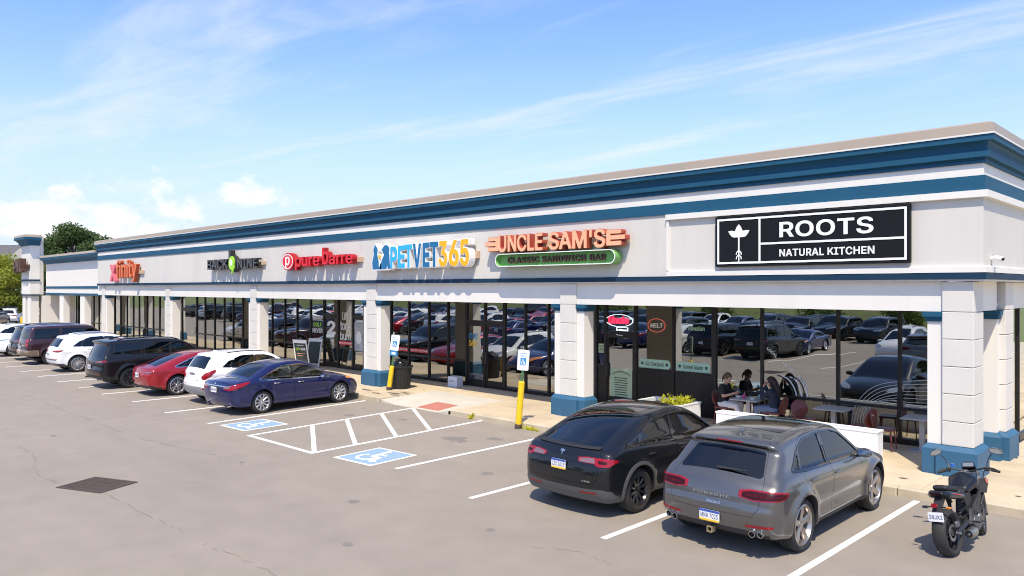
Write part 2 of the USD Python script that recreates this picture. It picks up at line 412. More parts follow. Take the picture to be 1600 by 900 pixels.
# ------------------------------------------------------------------ ground, parking lot, pavement
g0 = structure('ground')
gx = np.linspace(-1, 1, 81); gx = np.sign(gx) * np.abs(gx) ** 3 * 2500
GX, GY = np.meshgrid(gx, gx, indexing='ij'); GZ = np.full(GX.shape, -.08)
ii = np.arange(81 * 81).reshape(81, 81)
put(g0, 'turf', (np.column_stack([GX.ravel(), GY.ravel(), GZ.ravel()]), np.stack([ii[:-1, :-1], ii[1:, :-1], ii[1:, 1:], ii[:-1, 1:]], -1).reshape(-1, 4)), 'grass')
lot = structure('parking_lot')
put(lot, 'asphalt', box(-150, 45, -34, 14.58, -.5, 0), 'asphalt')
put(lot, 'asphalt', box(-150, -88.2, 14.58, 40, -.5, 0), 'asphalt')
def flat(pts, z0=.002, z1=.004):
    return ext(sg.Polygon(pts), z1 - z0).translate((0, 0, z0))
def line(a, b, w=.10):
    a, b = np.array(a, float), np.array(b, float); d = (b - a) / np.hypot(*(b - a)); n = np.array([-d[1], d[0]]) * w / 2
    return [a + n, b + n, b - n, a - n]
def stripe(a, b, w=.105, m='line_white', n='parking_line', z=.004): put(lot, n, flat(line(a, b, w), 0, z), m)
for x, x2, y0, m in ((-1.62, -1.60, 8.9, 'line_white'), (-4.30, -4.28, 9.0, 'line_white'), (-6.93, -6.96, 8.9, 'line_white'), (-9.92, -9.9, 8.95, 'line_white'), (-12.62, -12.70, 9.35, 'line_white'), (-20.45, -20.95, 8.85, 'line_white'),
                     (-23.13, -23.2, 8.72, 'line_white'), (-26.11, -26.1, 8.8, 'line_white'), (-28.74, -28.7, 8.7, 'line_white'), (-31.2, -31.1, 8.65, 'line_white'), (-33.74, -33.7, 8.6, 'line_white'), (-36.4, -36.4, 8.55, 'line_white'),
                     (-39.1, -39.1, 8.5, 'line_white'), (-41.8, -41.8, 8.5, 'line_white'), (-44.5, -44.5, 8.5, 'line_white'), (-47.2, -47.2, 8.5, 'line_white'), (-49.9, -49.9, 8.5, 'line_white'), (-52.6, -52.6, 8.5, 'line_white')):
    stripe((x, y0), (x2, 14.3), m=m)
for a, b in (((-18.06, 8.85), (-18.62, 14.42)), ((-15.15, 8.91), (-15.50, 14.42)), ((-18.10, 8.86), (-15.10, 8.92)), ((-18.26, 10.75), (-15.2, 9.0)), ((-18.37, 11.9), (-15.29, 10.15)), ((-18.44, 13.14), (-15.43, 11.43)), ((-18.57, 14.40), (-15.5, 12.57))):
    stripe(a, b, .11, n='hatch_line', z=.0045 if abs(a[0] - b[0]) > 1 else .004)
# wheelchair symbols, read by a driver entering the stall
def isa(s=1.0):
    w = .055
    arc = sg.Point(-.06, -.14).buffer(.27).difference(sg.Point(-.06, -.14).buffer(.19)).difference(sg.Polygon([(-.06, -.14), (.35, -.02), (.4, .5), (-.2, .5), (-.28, .1)]))
    body = unary_union([sg.Point(-.06, .43).buffer(.075), sg.LineString([(-.05, .32), (-.01, -.05), (.20, -.07), (.29, -.36), (.36, -.34)]).buffer(w), sg.LineString([(-.03, .16), (.17, .14)]).buffer(w * .7)])
    return affinity.scale(unary_union([arc, body]), s, s, origin=(0, 0))
for cx_, cy_, rot in ((-13.87, 9.72, 5), (-19.40, 9.66, 4)):
    sq = affinity.translate(affinity.rotate(sg.box(-.63, -.66, .63, .66), rot), cx_, cy_); inn = affinity.translate(affinity.rotate(sg.box(-.56, -.59, .56, .59), rot), cx_, cy_)
    sym = affinity.translate(affinity.rotate(isa(1.05), rot), cx_, cy_)
    w_ = put(lot, 'wheelchair_marking', ext(sq, .004), 'line_white')
    put(w_, 'blue_panel', ext(inn, .003).translate((0, 0, .005)), 'symbol_blue')
    put(w_, 'wheelchair_symbol', ext(sym, .003).translate((0, 0, .0095)), 'line_white')
# more bays across the aisle and behind it
for y0, y1, xs in ((-9.9, .9, -8.1), (-24, -18.5, -6.0)):
    for k in range(38): stripe((xs + 9.45 - 2.7 * k, y0), (xs + 9.45 - 2.7 * k, y1))
# cracks and tar stains
def crack(pts, w=.018, jit=.05, seed=0):
    r = np.random.default_rng(seed); P = spline(np.array(pts, float), 10); P = P + r.normal(0, jit, P.shape) * .5
    return ext(unary_union([sg.LineString(P[i:i + 2]).buffer(w * r.uniform(.25, .9) / 2, quad_segs=2) for i in range(len(P) - 1) if r.random() < .62]), .003)
for k, (pts, w) in enumerate((([(-14.83, 4.53), (-13.72, 4.56), (-12.42, 4.6), (-11.59, 4.67), (-10.61, 4.68), (-9.3, 4.8), (-8, 4.7)], .011), ([(-30, 6.75), (-28.75, 6.77), (-25.79, 6.75), (-23.52, 6.8), (-20.84, 6.77), (-18.86, 6.92), (-17.76, 7.09), (-16.51, 7.29), (-14.9, 7.25)], .014),
                              ([(-16.2, 4.2), (-17.5, 4.1), (-19.0, 4.4), (-21, 4.3)], .008), ([(-36, 4.8), (-33, 5.0), (-30, 4.7)], .012), ([(-7.4, 7.9), (-6.6, 8.2), (-6.2, 8.1)], .006), ([(-2.4, 10.4), (-1.7, 10.9), (-1.4, 11.6)], .006))):
    put(lot, 'crack', crack(pts, w, .05, k), 'crack_dark')
for k, (x, y, s) in enumerate(((-14.0, 12.2, .33), (-13.4, 12.9, .2), (-17.2, 13.0, .14), (-11.2, 7.4, .10), (-9.4, 6.1, .06), (-15.4, 7.4, .05), (-11.0, 10.4, .12), (-5.9, 7.6, .05), (-18.9, 12.3, .16), (-8.4, 8.0, .05), (-21.5, 5.4, .07))):
    r = np.random.default_rng(k); a = np.linspace(0, 2 * math.pi, 18, endpoint=False); rad = s * r.uniform(.35, 1.0, 18)
    put(lot, 'oil_stain', ext(sg.Polygon(np.column_stack([x + rad * np.cos(a) * 1.5, y + rad * np.sin(a)])).buffer(.02), .0025), 'tar_stain')

kerb = structure('kerb')
xk = -87.0
while xk < 9:
    x1 = xk + 3.05
    for a, b in ([(xk, x1)] if x1 < -20.2 or xk > -17.0 else [(xk, min(x1, -20.25)), (max(xk, -16.93), x1)]):
        if b - a > .2: put(kerb, 'kerb_stone', cbox(a + .004, b - .004, 14.42, 14.60, -.2, .152 + .003 * math.sin(a * 9), .022), 'kerb_concrete')
    xk = x1
pave = structure('sidewalk')
put(pave, 'base', box(-88, -20.31, 14.61, 15.985, -.4, .10), 'kerb_concrete'); put(pave, 'base', box(-16.91, 9, 14.61, 15.985, -.4, .10), 'kerb_concrete'); put(pave, 'base', box(-88, 9, 15.985, 60, -.4, .10), 'kerb_concrete')
for r_, (ya, yb) in enumerate(((14.605, 15.98), (15.98, 17.3), (17.3, 18.6))):
    k = 0; x = -88.0
    while x < 9:
        w = 1.55
        for xa_, xb_ in ([(x, x + w)] if r_ or x + w < -20.3 or x > -16.92 else [(x, min(x + w, -20.3)), (max(x, -16.92), x + w)]):
            if xb_ - xa_ > .05: put(pave, 'slab', cbox(xa_ + .004, xb_ - .004, ya + .004, yb - .004, .06, .150 + .002 * math.sin(k * 5.1 + r_), .008), ('concrete_tan', 'concrete_tan_b', 'concrete_tan', 'concrete_tan_c')[(k * 7 + r_ * 3) % 4])
        x += w; k += 1
for k in range(10):
    put(pave, 'slab', cbox(-3.4, 9, 18.61 + k * 1.5, 20.10 + k * 1.5, .06, .150, .008), ('concrete_tan', 'concrete_tan_b', 'concrete_tan_c')[k % 3])
# dropped kerb with its pale ramp and red tactile panel
rv = np.array([(-19.55, 14.42, .012), (-17.45, 14.42, .012), (-17.45, 15.98, .152), (-19.55, 15.98, .152), (-20.30, 14.42, .10), (-16.92, 14.42, .10), (-16.92, 15.98, .152), (-20.30, 15.98, .152),
               (-20.30, 14.42, -.1), (-16.92, 14.42, -.1), (-19.55, 14.42, -.1), (-17.45, 14.42, -.1)])
put(pave, 'kerb_ramp', (rv, np.array([[0, 1, 2], [0, 2, 3], [4, 0, 3], [4, 3, 7], [1, 5, 6], [1, 6, 2], [8, 10, 0], [8, 0, 4], [10, 11, 1], [10, 1, 0], [11, 9, 5], [11, 5, 1]])), 'ramp_concrete')
put(pave, 'ramp_landing', cbox(-20.3, -16.9, 15.99, 16.75, .1, .156, .006), 'ramp_concrete')
tv = np.array([(-18.55, 14.55), (-17.55, 14.55), (-17.55, 15.35), (-18.55, 15.35)]); zt = lambda y: .012 + (y - 14.42) / 1.56 * .14 + .006
tp = put(pave, 'tactile_panel', hullp([(x, y, zt(y) - dz) for x, y in tv for dz in (0, .02)]), 'tactile_red')
dm = [lathe([(.022, 0), (.016, .006), (.0001, .006)], 8) for _ in range(1)][0]
put(tp, 'tactile_domes', cat(*[xf(dm, t=(x, y, zt(y))) for x in np.arange(-18.5, -17.56, .075) for y in np.arange(14.6, 15.33, .075)]), 'tactile_red', kind='stuff')

# storm drain
dg = thing('storm_drain_grate', 'rusty square storm drain grate set in the open asphalt', 'drain grate', (-15.55, 4.63, 0), 24)
put(dg, 'sump', box(-.53, .53, -.40, .40, .0022, .0045), 'crack_dark')
mat('rust_iron', (.10, .072, .060), .8, metal=.4, var=.4, scale=12)
put(dg, 'grate_frame', ext(sg.box(-.55, -.42, .55, .42) - sg.box(-.51, -.38, .51, .38), .014), 'rust_iron')
for k in range(15): put(dg, 'grate_bar', box(-.49 + k * .07 - .016, -.49 + k * .07 + .016, -.38, .38, .0055, .012), 'rust_iron')
for k in range(3): put(dg, 'cross_bar', box(-.51, .51, -.2 + k * .2 - .012, -.2 + k * .2 + .012, .0055, .0135), 'rust_iron')

# ------------------------------------------------------------------ the shopping building
def sweep(profile, path):
    """closed profile (out, z) carried along a plan path with mitred corners; out is to the right of travel"""
    P = np.array(path, float); n = len(P); k = len(profile); V = []
    for i in range(n):
        ds = []
        if i > 0: ds.append((P[i] - P[i - 1]) / np.hypot(*(P[i] - P[i - 1])))
        if i < n - 1: ds.append((P[i + 1] - P[i]) / np.hypot(*(P[i + 1] - P[i])))
        ns = [np.array([d[1], -d[0]]) for d in ds]
        m = ns[0] if len(ns) == 1 else (ns[0] + ns[1]) / (1 + ns[0] @ ns[1])
        V += [(P[i][0] + m[0] * o, P[i][1] + m[1] * o, z) for o, z in profile]
    F = []
    for i in range(n - 1):
        for j in range(k):
            a, b = i * k + j, i * k + (j + 1) % k
            F += [[a, b, b + k], [a, b + k, a + k]]
    caps = trimesh.creation.triangulate_polygon(sg.Polygon(profile), engine='earcut')[1] if False else None
    import mapbox_earcut
    tri = mapbox_earcut.triangulate_float64(np.array(profile, float), np.array([k], np.uint32)).reshape(-1, 3).astype(int)
    F += [list(t) for t in tri] + [list(t[::-1] + (n - 1) * k) for t in tri]
    return np.array(V), np.array(F)

shop = thing('shopping_building', 'long white strip mall building with blue cornice and column plinths', 'building')
FX, FY, XL = -3.65, 15.95, -53.5
front = [(XL, FY), (FX, FY), (FX, 48)]
def wall_run(z0, z1, out, depth, name, m, path=front): return put(shop, name, sweep([(out, z0), (out, z1), (-depth, z1), (-depth, z0)], path), m)
wall_run(3.985, 6.40, 0, .30, 'fascia_wall', 'wall_grey')
wall_run(5.775, 6.02, .006, .20, 'upper_wall_band', 'wall_white')
wall_run(5.50, 5.77, .035, .20, 'blue_band', 'trim_blue')
wall_run(3.865, 3.98, .06, .5, 'ledge_band', 'trim_blue_dark')
wall_run(3.83, 3.862, .03, .5, 'ledge_soffit', 'wall_white')
put(shop, 'cornice', sweep([(.004, 5.995), (.045, 5.998), (.045, 6.045), (.030, 6.055), (.030, 6.085), (.105, 6.10), (.110, 6.215), (.075, 6.225), (.070, 6.29), (.085, 6.34), (.12, 6.37), (.20, 6.38), (.205, 6.50), (-.2, 6.50), (-.2, 5.995)], front), 'trim_blue', smooth=20)
put(shop, 'flashing', sweep([(.209, 6.485), (.222, 6.485), (.222, 6.518), (-.2, 6.518), (-.2, 6.505), (.209, 6.505)], front), 'flashing')
put(shop, 'coping', sweep([(.218, 6.521), (.195, 6.69), (.10, 6.73), (-.2, 6.73), (-.2, 6.521)], front), 'coping_tan')
# raised sign panel round the corner
pp = [(-10.43, FY), (FX, FY), (FX, 30)]
put(shop, 'sign_panel_ledge', sweep([(.002, 5.36), (.085, 5.37), (.085, 5.497), (.002, 5.497)], pp), 'wall_white')
put(shop, 'sign_panel_ledge', sweep([(.002, 3.99), (.055, 3.99), (.055, 4.10), (.002, 4.12)], pp), 'wall_white')
put(shop, 'sign_panel_edge', box(-10.43, -10.36, FY - .055, FY - .001, 4.122, 5.358), 'wall_white')
# fascia panel joints
for x in (-17.5, -24.6, -31.7, -38.8, -45.9):
    put(shop, 'joint_strip', box(x - .006, x + .006, FY - .004, FY + .01, 3.99, 5.49), 'soffit')
# beam over the openings
BY = 16.05
put(shop, 'beam', box(XL - .3, -4.36, BY, BY + .42, 3.25, 3.828), 'wall_white')
put(shop, 'side_beam', box(-4.30, -3.90, 16.70, 18.08, 3.25, 3.828), 'wall_white')
put(shop, 'soffit', box(XL - 22, -3.92, BY + .42, 18.46, 3.32, 3.40), 'soffit')
put(shop, 'roof', box(XL, FX - .2, FY + .3, 48, 6.0, 6.2), 'roof_membrane')
put(shop, 'gable_wall', box(XL, XL + .3, 16.25, 48, 3.2, 6.4), 'wall_grey')
# columns
PZ = .72
def plinth(x0, x1, y0, y1, o=.075):
    return hullp([(x, y, z) for z, q in ((.14, o), (PZ - .09, o), (PZ, .004)) for x in (x0 - q, x1 + q) for y in (y0 - q, y1 + q)])
def column(cx_, w=1.07, sw=.58, y0=BY + .01, depth=.40, shaft_y=16.0, left=True):
    c = put(shop, 'column', box(cx_ - w / 2, cx_ + w / 2, y0, y0 + depth, .15, 3.245), 'wall_white')
    z = PZ; k = 0
    for z0, z1 in [(PZ, 1.18)] + [(1.18 + .517 * i, 1.18 + .517 * (i + 1)) for i in range(4)] + [(3.248, 3.826)]:
        put(c, 'block', cbox(cx_ - sw / 2, cx_ + sw / 2, shaft_y, y0 + .05, z0 + .006, z1 - .006, .008), 'block_white')
    put(c, 'plinth', plinth(cx_ - w / 2, cx_ + w / 2, y0, y0 + depth), 'plinth_blue'); put(c, 'plinth', plinth(cx_ - sw / 2, cx_ + sw / 2, shaft_y, y0 + .2, .085), 'plinth_blue')
    cap = [(.002, 3.06), (.03, 3.06), (.03, 3.14), (.075, 3.15), (.075, 3.244), (.002, 3.244)]
    for xa, xb in ((cx_ - w / 2, cx_ - sw / 2 - .004), (cx_ + sw / 2 + .004, cx_ + w / 2)):
        path = [(xa, y0 + depth), (xa, y0), (xb, y0)] if xa == cx_ - w / 2 else [(xa, y0), (xb, y0), (xb, y0 + depth)]
        put(c, 'cap', sweep(cap, path), 'trim_blue')
    return c
for cx_ in (-13.69, -23.11, -32.25, -42.10, -52.60): column(cx_)
# corner column and the one on the side street
c = put(shop, 'column', box(-4.62, -3.95, BY + .01, 16.68, .15, 3.245), 'wall_white')
for z0, z1 in [(PZ, 1.18)] + [(1.18 + .517 * i, 1.18 + .517 * (i + 1)) for i in range(4)] + [(3.248, 3.826)]:
    put(c, 'block', cbox(-4.35, -3.82, 16.0, 16.69, z0 + .006, z1 - .006, .008), 'block_white')
put(c, 'plinth', plinth(-4.62, -4.0, BY + .01, 16.6), 'plinth_blue'); put(c, 'plinth', plinth(-4.35, -3.82, 16.0, 16.69, .085), 'plinth_blue')
put(c, 'cap', sweep([(.002, 3.06), (.03, 3.06), (.03, 3.14), (.075, 3.15), (.075, 3.244), (.002, 3.244)], [(-4.62, 16.6), (-4.62, BY + .01), (-4.354, BY + .01)]), 'trim_blue')
c = put(shop, 'column', box(-4.20, -3.90, 18.10, 19.10, .15, 3.245), 'wall_white')
for z0, z1 in [(PZ, 1.18)] + [(1.18 + .517 * i, 1.18 + .517 * (i + 1)) for i in range(4)] + [(3.248, 3.826)]:
    put(c, 'block', cbox(-3.95, -3.78, 18.28, 18.95, z0 + .006, z1 - .006, .008), 'block_white')
put(c, 'plinth', plinth(-4.16, -3.90, 18.10, 19.10), 'plinth_blue'); put(c, 'plinth', plinth(-3.95, -3.78, 18.28, 18.95, .085), 'plinth_blue')
put(c, 'cap', sweep([(.002, 3.06), (.03, 3.06), (.03, 3.14), (.075, 3.15), (.075, 3.244), (.002, 3.244)], [(-4.20, 18.10), (-3.90, 18.10), (-3.90, 18.26)]), 'trim_blue')
put(shop, 'side_wall', box(-4.20, -3.95, 24.0, 48, .1, 3.82), 'wall_white'); put(shop, 'side_beam', box(-4.25, -3.90, 19.10, 24.0, 3.25, 3.82), 'wall_white')
# side windows
for k in range(3):
    y0 = 19.15 + k * 1.6
    put(shop, 'mullion', box(-4.12, -4.02, y0 - .04, y0 + .04, .15, 3.25), 'bronze'); put(shop, 'window_pane', box(-4.075, -4.065, y0 + .04, y0 + 1.56, .30, 3.25), 'shop_glass')
put(shop, 'mullion', box(-4.12, -4.02, 23.95, 24.03, .15, 3.25), 'bronze'); put(shop, 'window_sill', box(-4.12, -4.02, 19.2, 23.9, .15, .30), 'bronze')

# shop fronts on the glass line
GYL = 18.5
pane_r = np.random.default_rng(21)
def pane(x0, x1, z0, z1, m, parent=None, y=GYL):
    v, f = box(x0, x1, y - .004, y + .004, z0, z1); a, b = pane_r.normal(0, .0022, 2)      # panes never sit quite true
    v[:, 1] += a * (v[:, 0] - (x0 + x1) / 2) + b * (v[:, 2] - (z0 + z1) / 2)
    return put(parent or shop, 'window_pane', (v, f), m)
def mull(x, z0=.15, z1=3.33, w=.032, d=.055): put(shop, 'mullion', box(x - w, x + w, GYL - d, GYL + d, z0, z1), 'bronze')
def shopfront(xs, rail, doors=(), transom=2.40, sill=.27, skip=()):
    xs = sorted(xs)
    for i, x in enumerate(xs): mull(x, w=.05 if any(abs(x - d[k]) < .02 for d in doors for k in (0, 1)) else .034)
    for i in range(len(xs) - 1):
        a, b = xs[i] + .036, xs[i + 1] - .036; g = 'shop_glass_b' if i % 3 == 1 else 'shop_glass'
        door = next((d for d in doors if d[0] - .02 <= xs[i] and xs[i + 1] <= d[1] + .02), None)
        if door:
            z = transom
            put(shop, 'transom_bar', box(a, b, GYL - .05, GYL + .05, z, z + .12), 'bronze'); pane(a + .001, b - .001, z + .12, 3.33, g)
            fr = sg.box(a + .006, .17, b - .006, z - .008) - sg.box(a + .075, .42, b - .075, z - .09)
            dpt = put(shop, 'door', wall_ext(fr, GYL - .03, GYL + .03), 'bronze')
            pane(a + .07, b - .07, .415, z - .085, g, dpt)
            hx = (b - .05) if door[2] == 'r' or (door[2] == 'd' and abs(xs[i] - door[0]) < .03) else (a + .05)
            put(dpt, 'handle', xf(tube([(hx, GYL - .03, 1.02), (hx, GYL - .085, 1.02), (hx, GYL - .085, 1.40), (hx, GYL - .03, 1.40)], .014, 6)), 'bronze_light', smooth=30)
        else:
            put(shop, 'window_sill', box(a, b, GYL - .05, GYL + .05, .15, sill), 'bronze')
            put(shop, 'window_rail', box(a, b, GYL - .045, GYL + .045, rail - .035, rail + .035), 'bronze')
            pane(a + .001, b - .001, rail + .035, 3.33, g)
            if i not in skip: pane(a + .001, b - .001, sill, rail - .035, g)
            else:
                lat = []; w_, h_ = b - a, rail - .035 - sill; r0 = sg.box(0, 0, w_, h_)
                for s_ in (1, -1):
                    for q in np.arange(-2, w_ + 2, .105):
                        lat.append(sg.LineString([(q, -.1), (q + s_ * 2, 1.9)]).buffer(.011, cap_style='flat'))
                lg = unary_union(lat) & r0
                put(shop, 'kick_panel', box(a, b, GYL - .012, GYL + .01, sill, rail - .035), 'bronze_light')
                put(shop, 'lattice', wall_ext(affinity.translate(lg, a, sill), GYL - .03, GYL - .014), 'bronze')
    put(shop, 'head_rail', box(xs[0], xs[-1], GYL - .05, GYL + .05, 3.331, 3.42), 'bronze')
shopfront([-14.64, -14.29, -13.18, -11.88, -10.63], 1.33, doors=[(-14.29, -13.18, 'l')], transom=2.29, skip=(0, 2, 3))
shopfront([-10.56, -9.22, -7.28, -5.89, -4.62], .96)
shopfront([-25.25, -24.07, -22.82, -21.69, -20.65, -19.66, -18.69, -17.68, -16.63, -15.60], 1.04, doors=[(-20.65, -18.69, 'd')], transom=2.42)
shopfront([-36.2, -35.2, -33.92, -32.76, -31.53, -30.36, -29.2, -28.04, -27.16, -26.2], 1.05, doors=[(-30.36, -29.2, 'l'), (-28.04, -27.16, 'l')], transom=2.42)
shopfront([-47.04, -46.37, -44.24, -43.1, -41.83, -40.62, -39.52, -38.4, -37.4], 1.05, doors=[(-46.37, -44.24, 'r')], transom=2.42)
shopfront([-58.24, -57.06, -55.78, -54.55, -53.48, -52.09, -50.98, -49.9, -48.6], 1.05)
shopfront([-71.5, -70, -68.5, -67.2, -65.89, -64.3, -62.92, -61.74, -60.5], 1.05, doors=[(-70, -68.5, 'l')], transom=2.42)
for a, b in ((-16.0, -14.68), (-26.15, -25.3), (-37.35, -36.25), (-48.55, -47.1), (-60.45, -58.3), (-76, -71.55), (-4.58, -4.21)):
    put(shop, 'pier_wall', box(a, b, GYL - .03, GYL + .2, .15, 3.42), 'wall_grey' if b > -5 else 'bronze_light')
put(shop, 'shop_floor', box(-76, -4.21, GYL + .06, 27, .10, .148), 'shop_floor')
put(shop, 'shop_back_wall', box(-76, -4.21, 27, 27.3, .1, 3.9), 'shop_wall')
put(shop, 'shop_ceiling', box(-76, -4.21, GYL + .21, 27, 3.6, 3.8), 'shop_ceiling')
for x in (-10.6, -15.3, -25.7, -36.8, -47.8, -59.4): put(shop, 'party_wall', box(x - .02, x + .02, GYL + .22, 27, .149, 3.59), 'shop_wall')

# ---- the lower wing and the tower at the far end
wing = thing('low_wing', 'lower white wing with blue cornice between the long building and the tower', 'building')
WY = 16.2; wp = [(-66.6, WY), (XL - .02, WY)]
def wrun(p, name, m, path=wp, par=None, **k): return put(par or wing, name, sweep(p, path), m, **k)
wrun([(0, 3.21), (0, 5.62), (-.3, 5.62), (-.3, 3.21)], 'fascia_wall', 'wall_white')
wrun([(.03, 3.66), (.03, 3.83), (-.1, 3.83), (-.1, 3.66)], 'blue_band', 'trim_blue'); wrun([(.05, 3.19), (.05, 3.33), (-.1, 3.33), (-.1, 3.19)], 'blue_band', 'trim_blue')
wrun([(.004, 5.52), (.07, 5.53), (.12, 5.60), (.20, 5.61), (.205, 5.71), (.26, 5.76), (.36, 5.83), (.44, 5.85), (.45, 5.98), (-.2, 5.98), (-.2, 5.52)], 'cornice', 'trim_blue', smooth=20)
wrun([(.46, 5.984), (.42, 6.14), (.2, 6.18), (-.2, 6.18), (-.2, 5.984)], 'coping', 'coping_tan')
put(wing, 'roof', box(-66.5, XL - .05, WY + .3, 40, 5.4, 5.6), 'roof_membrane')
for cx_ in (-57.6, -62.5):
    c = put(wing, 'column', box(cx_ - .5, cx_ + .5, WY, WY + .4, .15, 3.18), 'wall_white'); put(c, 'plinth', plinth(cx_ - .5, cx_ + .5, WY, WY + .4), 'plinth_blue')
tower = thing('corner_tower', 'taller white tower with blue cornice at the far end of the shops', 'building')
tp_ = [(-69.4, 15.2), (-66.86, 15.2), (-66.86, 15.85)]
def trun(p, name, m, **k): return put(tower, name, sweep(p, tp_), m, **k)
trun([(0, 3.2), (0, 7.1), (-.3, 7.1), (-.3, 3.2)], 'fascia_wall', 'wall_white')
trun([(.004, 6.95), (.07, 6.97), (.12, 7.05), (.22, 7.06), (.225, 7.2), (.3, 7.26), (.42, 7.36), (.52, 7.38), (.53, 7.56), (-.2, 7.56), (-.2, 6.95)], 'cornice', 'trim_blue', smooth=20)
trun([(.54, 7.565), (.5, 7.74), (.2, 7.78), (-.2, 7.78), (-.2, 7.565)], 'coping', 'coping_tan')
trun([(.08, 4.24), (.08, 4.36), (-.1, 4.36), (-.1, 4.24)], 'ledge_band', 'trim_blue_dark'); trun([(.05, 3.12), (.05, 3.22), (-.1, 3.22), (-.1, 3.12)], 'ledge_band', 'trim_blue_dark')
for cx_ in (-67.4, -68.9):
    c = put(tower, 'column', box(cx_ - .45, cx_ + .44, 15.25, 15.8, .15, 3.12), 'wall_white'); put(c, 'plinth', plinth(cx_ - .45, cx_ + .44, 15.25, 15.8), 'plinth_blue')
put(tower, 'column', box(-67.6, -66.9, 16.0, 18.3, .15, 3.12), 'wall_white'); put(tower, 'top_slab', box(-69.35, -66.9, 15.45, 16.0, 6.9, 7.7), 'roof_membrane')
put(tower, 'rear_wall', box(-69.4, -66.88, 15.86, 16.1, 3.2, 7.6), 'wall_grey')
# ------------------------------------------------------------------ cars
def smooth_outline(pts, n=10):
    """closed outline from points (x, z) or (x, z, 1): a spline between corners marked 1"""
    P = list(pts); k = next((i for i, p in enumerate(P) if len(p) > 2), 0); P = P[k:] + P[:k] + [P[k]]
    out, run = [], [P[0][:2]]
    for p in P[1:]:
        run.append(p[:2])
        if len(p) > 2:
            out.append(spline(run, n)[:-1]); run = [p[:2]]
    if len(run) > 1: out.append(spline(run, n)[:-1])
    return sg.Polygon(np.vstack(out)).buffer(0)

def surfnet(v, org, h):
    """surface nets of a scalar grid, negative inside: (vertices, triangles)"""
    nx, ny, nz = v.shape; s = v < 0
    c = lambda a, i, j, k: a[i:nx - 1 + i, j:ny - 1 + j, k:nz - 1 + k]
    corners = [(i, j, k) for i in (0, 1) for j in (0, 1) for k in (0, 1)]
    cnt = sum(c(s, *q).astype(np.int8) for q in corners)
    act = (cnt > 0) & (cnt < 8)
    idx = np.full(act.shape, -1, np.int64); cells = np.argwhere(act); idx[act] = np.arange(len(cells))
    I, J, K = cells.T
    acc = np.zeros((len(cells), 3)); num = np.zeros(len(cells))
    for a in range(8):
        for b in range(a + 1, 8):
            A, B = corners[a], corners[b]
            if sum(x != y for x, y in zip(A, B)) != 1: continue
            va = v[I + A[0], J + A[1], K + A[2]]; vb = v[I + B[0], J + B[1], K + B[2]]
            m = (va < 0) != (vb < 0); t = np.where(m, va / np.where(m, va - vb, 1), 0)
            acc += np.where(m[:, None], np.array(A) + t[:, None] * (np.array(B) - A), 0); num += m
    V = (cells + acc / num[:, None]) * h + org
    F = []
    for ax in range(3):
        d = [0, 0, 0]; d[ax] = 1
        sl = [slice(1, -1)] * 3; sl[ax] = slice(0, -1); s0 = s[tuple(sl)]
        sh = [slice(1, -1)] * 3; sh[ax] = slice(1, None); s1 = s[tuple(sh)]
        q = np.argwhere(s0 != s1); off = np.array([1, 1, 1]); off[ax] = 0; q = q + off
        ins = s[q[:, 0], q[:, 1], q[:, 2]]
        u, w = [(1, 2), (2, 0), (0, 1)][ax]
        e = np.eye(3, dtype=int)
        g = lambda p: idx[p[:, 0], p[:, 1], p[:, 2]]
        a, b, cc, dd = g(q - e[u] - e[w]), g(q - e[w]), g(q), g(q - e[u])
        quad = np.stack([a, b, cc, dd], 1); quad[~ins] = quad[~ins][:, ::-1]
        F.append(quad)
    F = np.vstack(F)
    return V, np.vstack([F[:, [0, 1, 2]], F[:, [0, 2, 3]]])

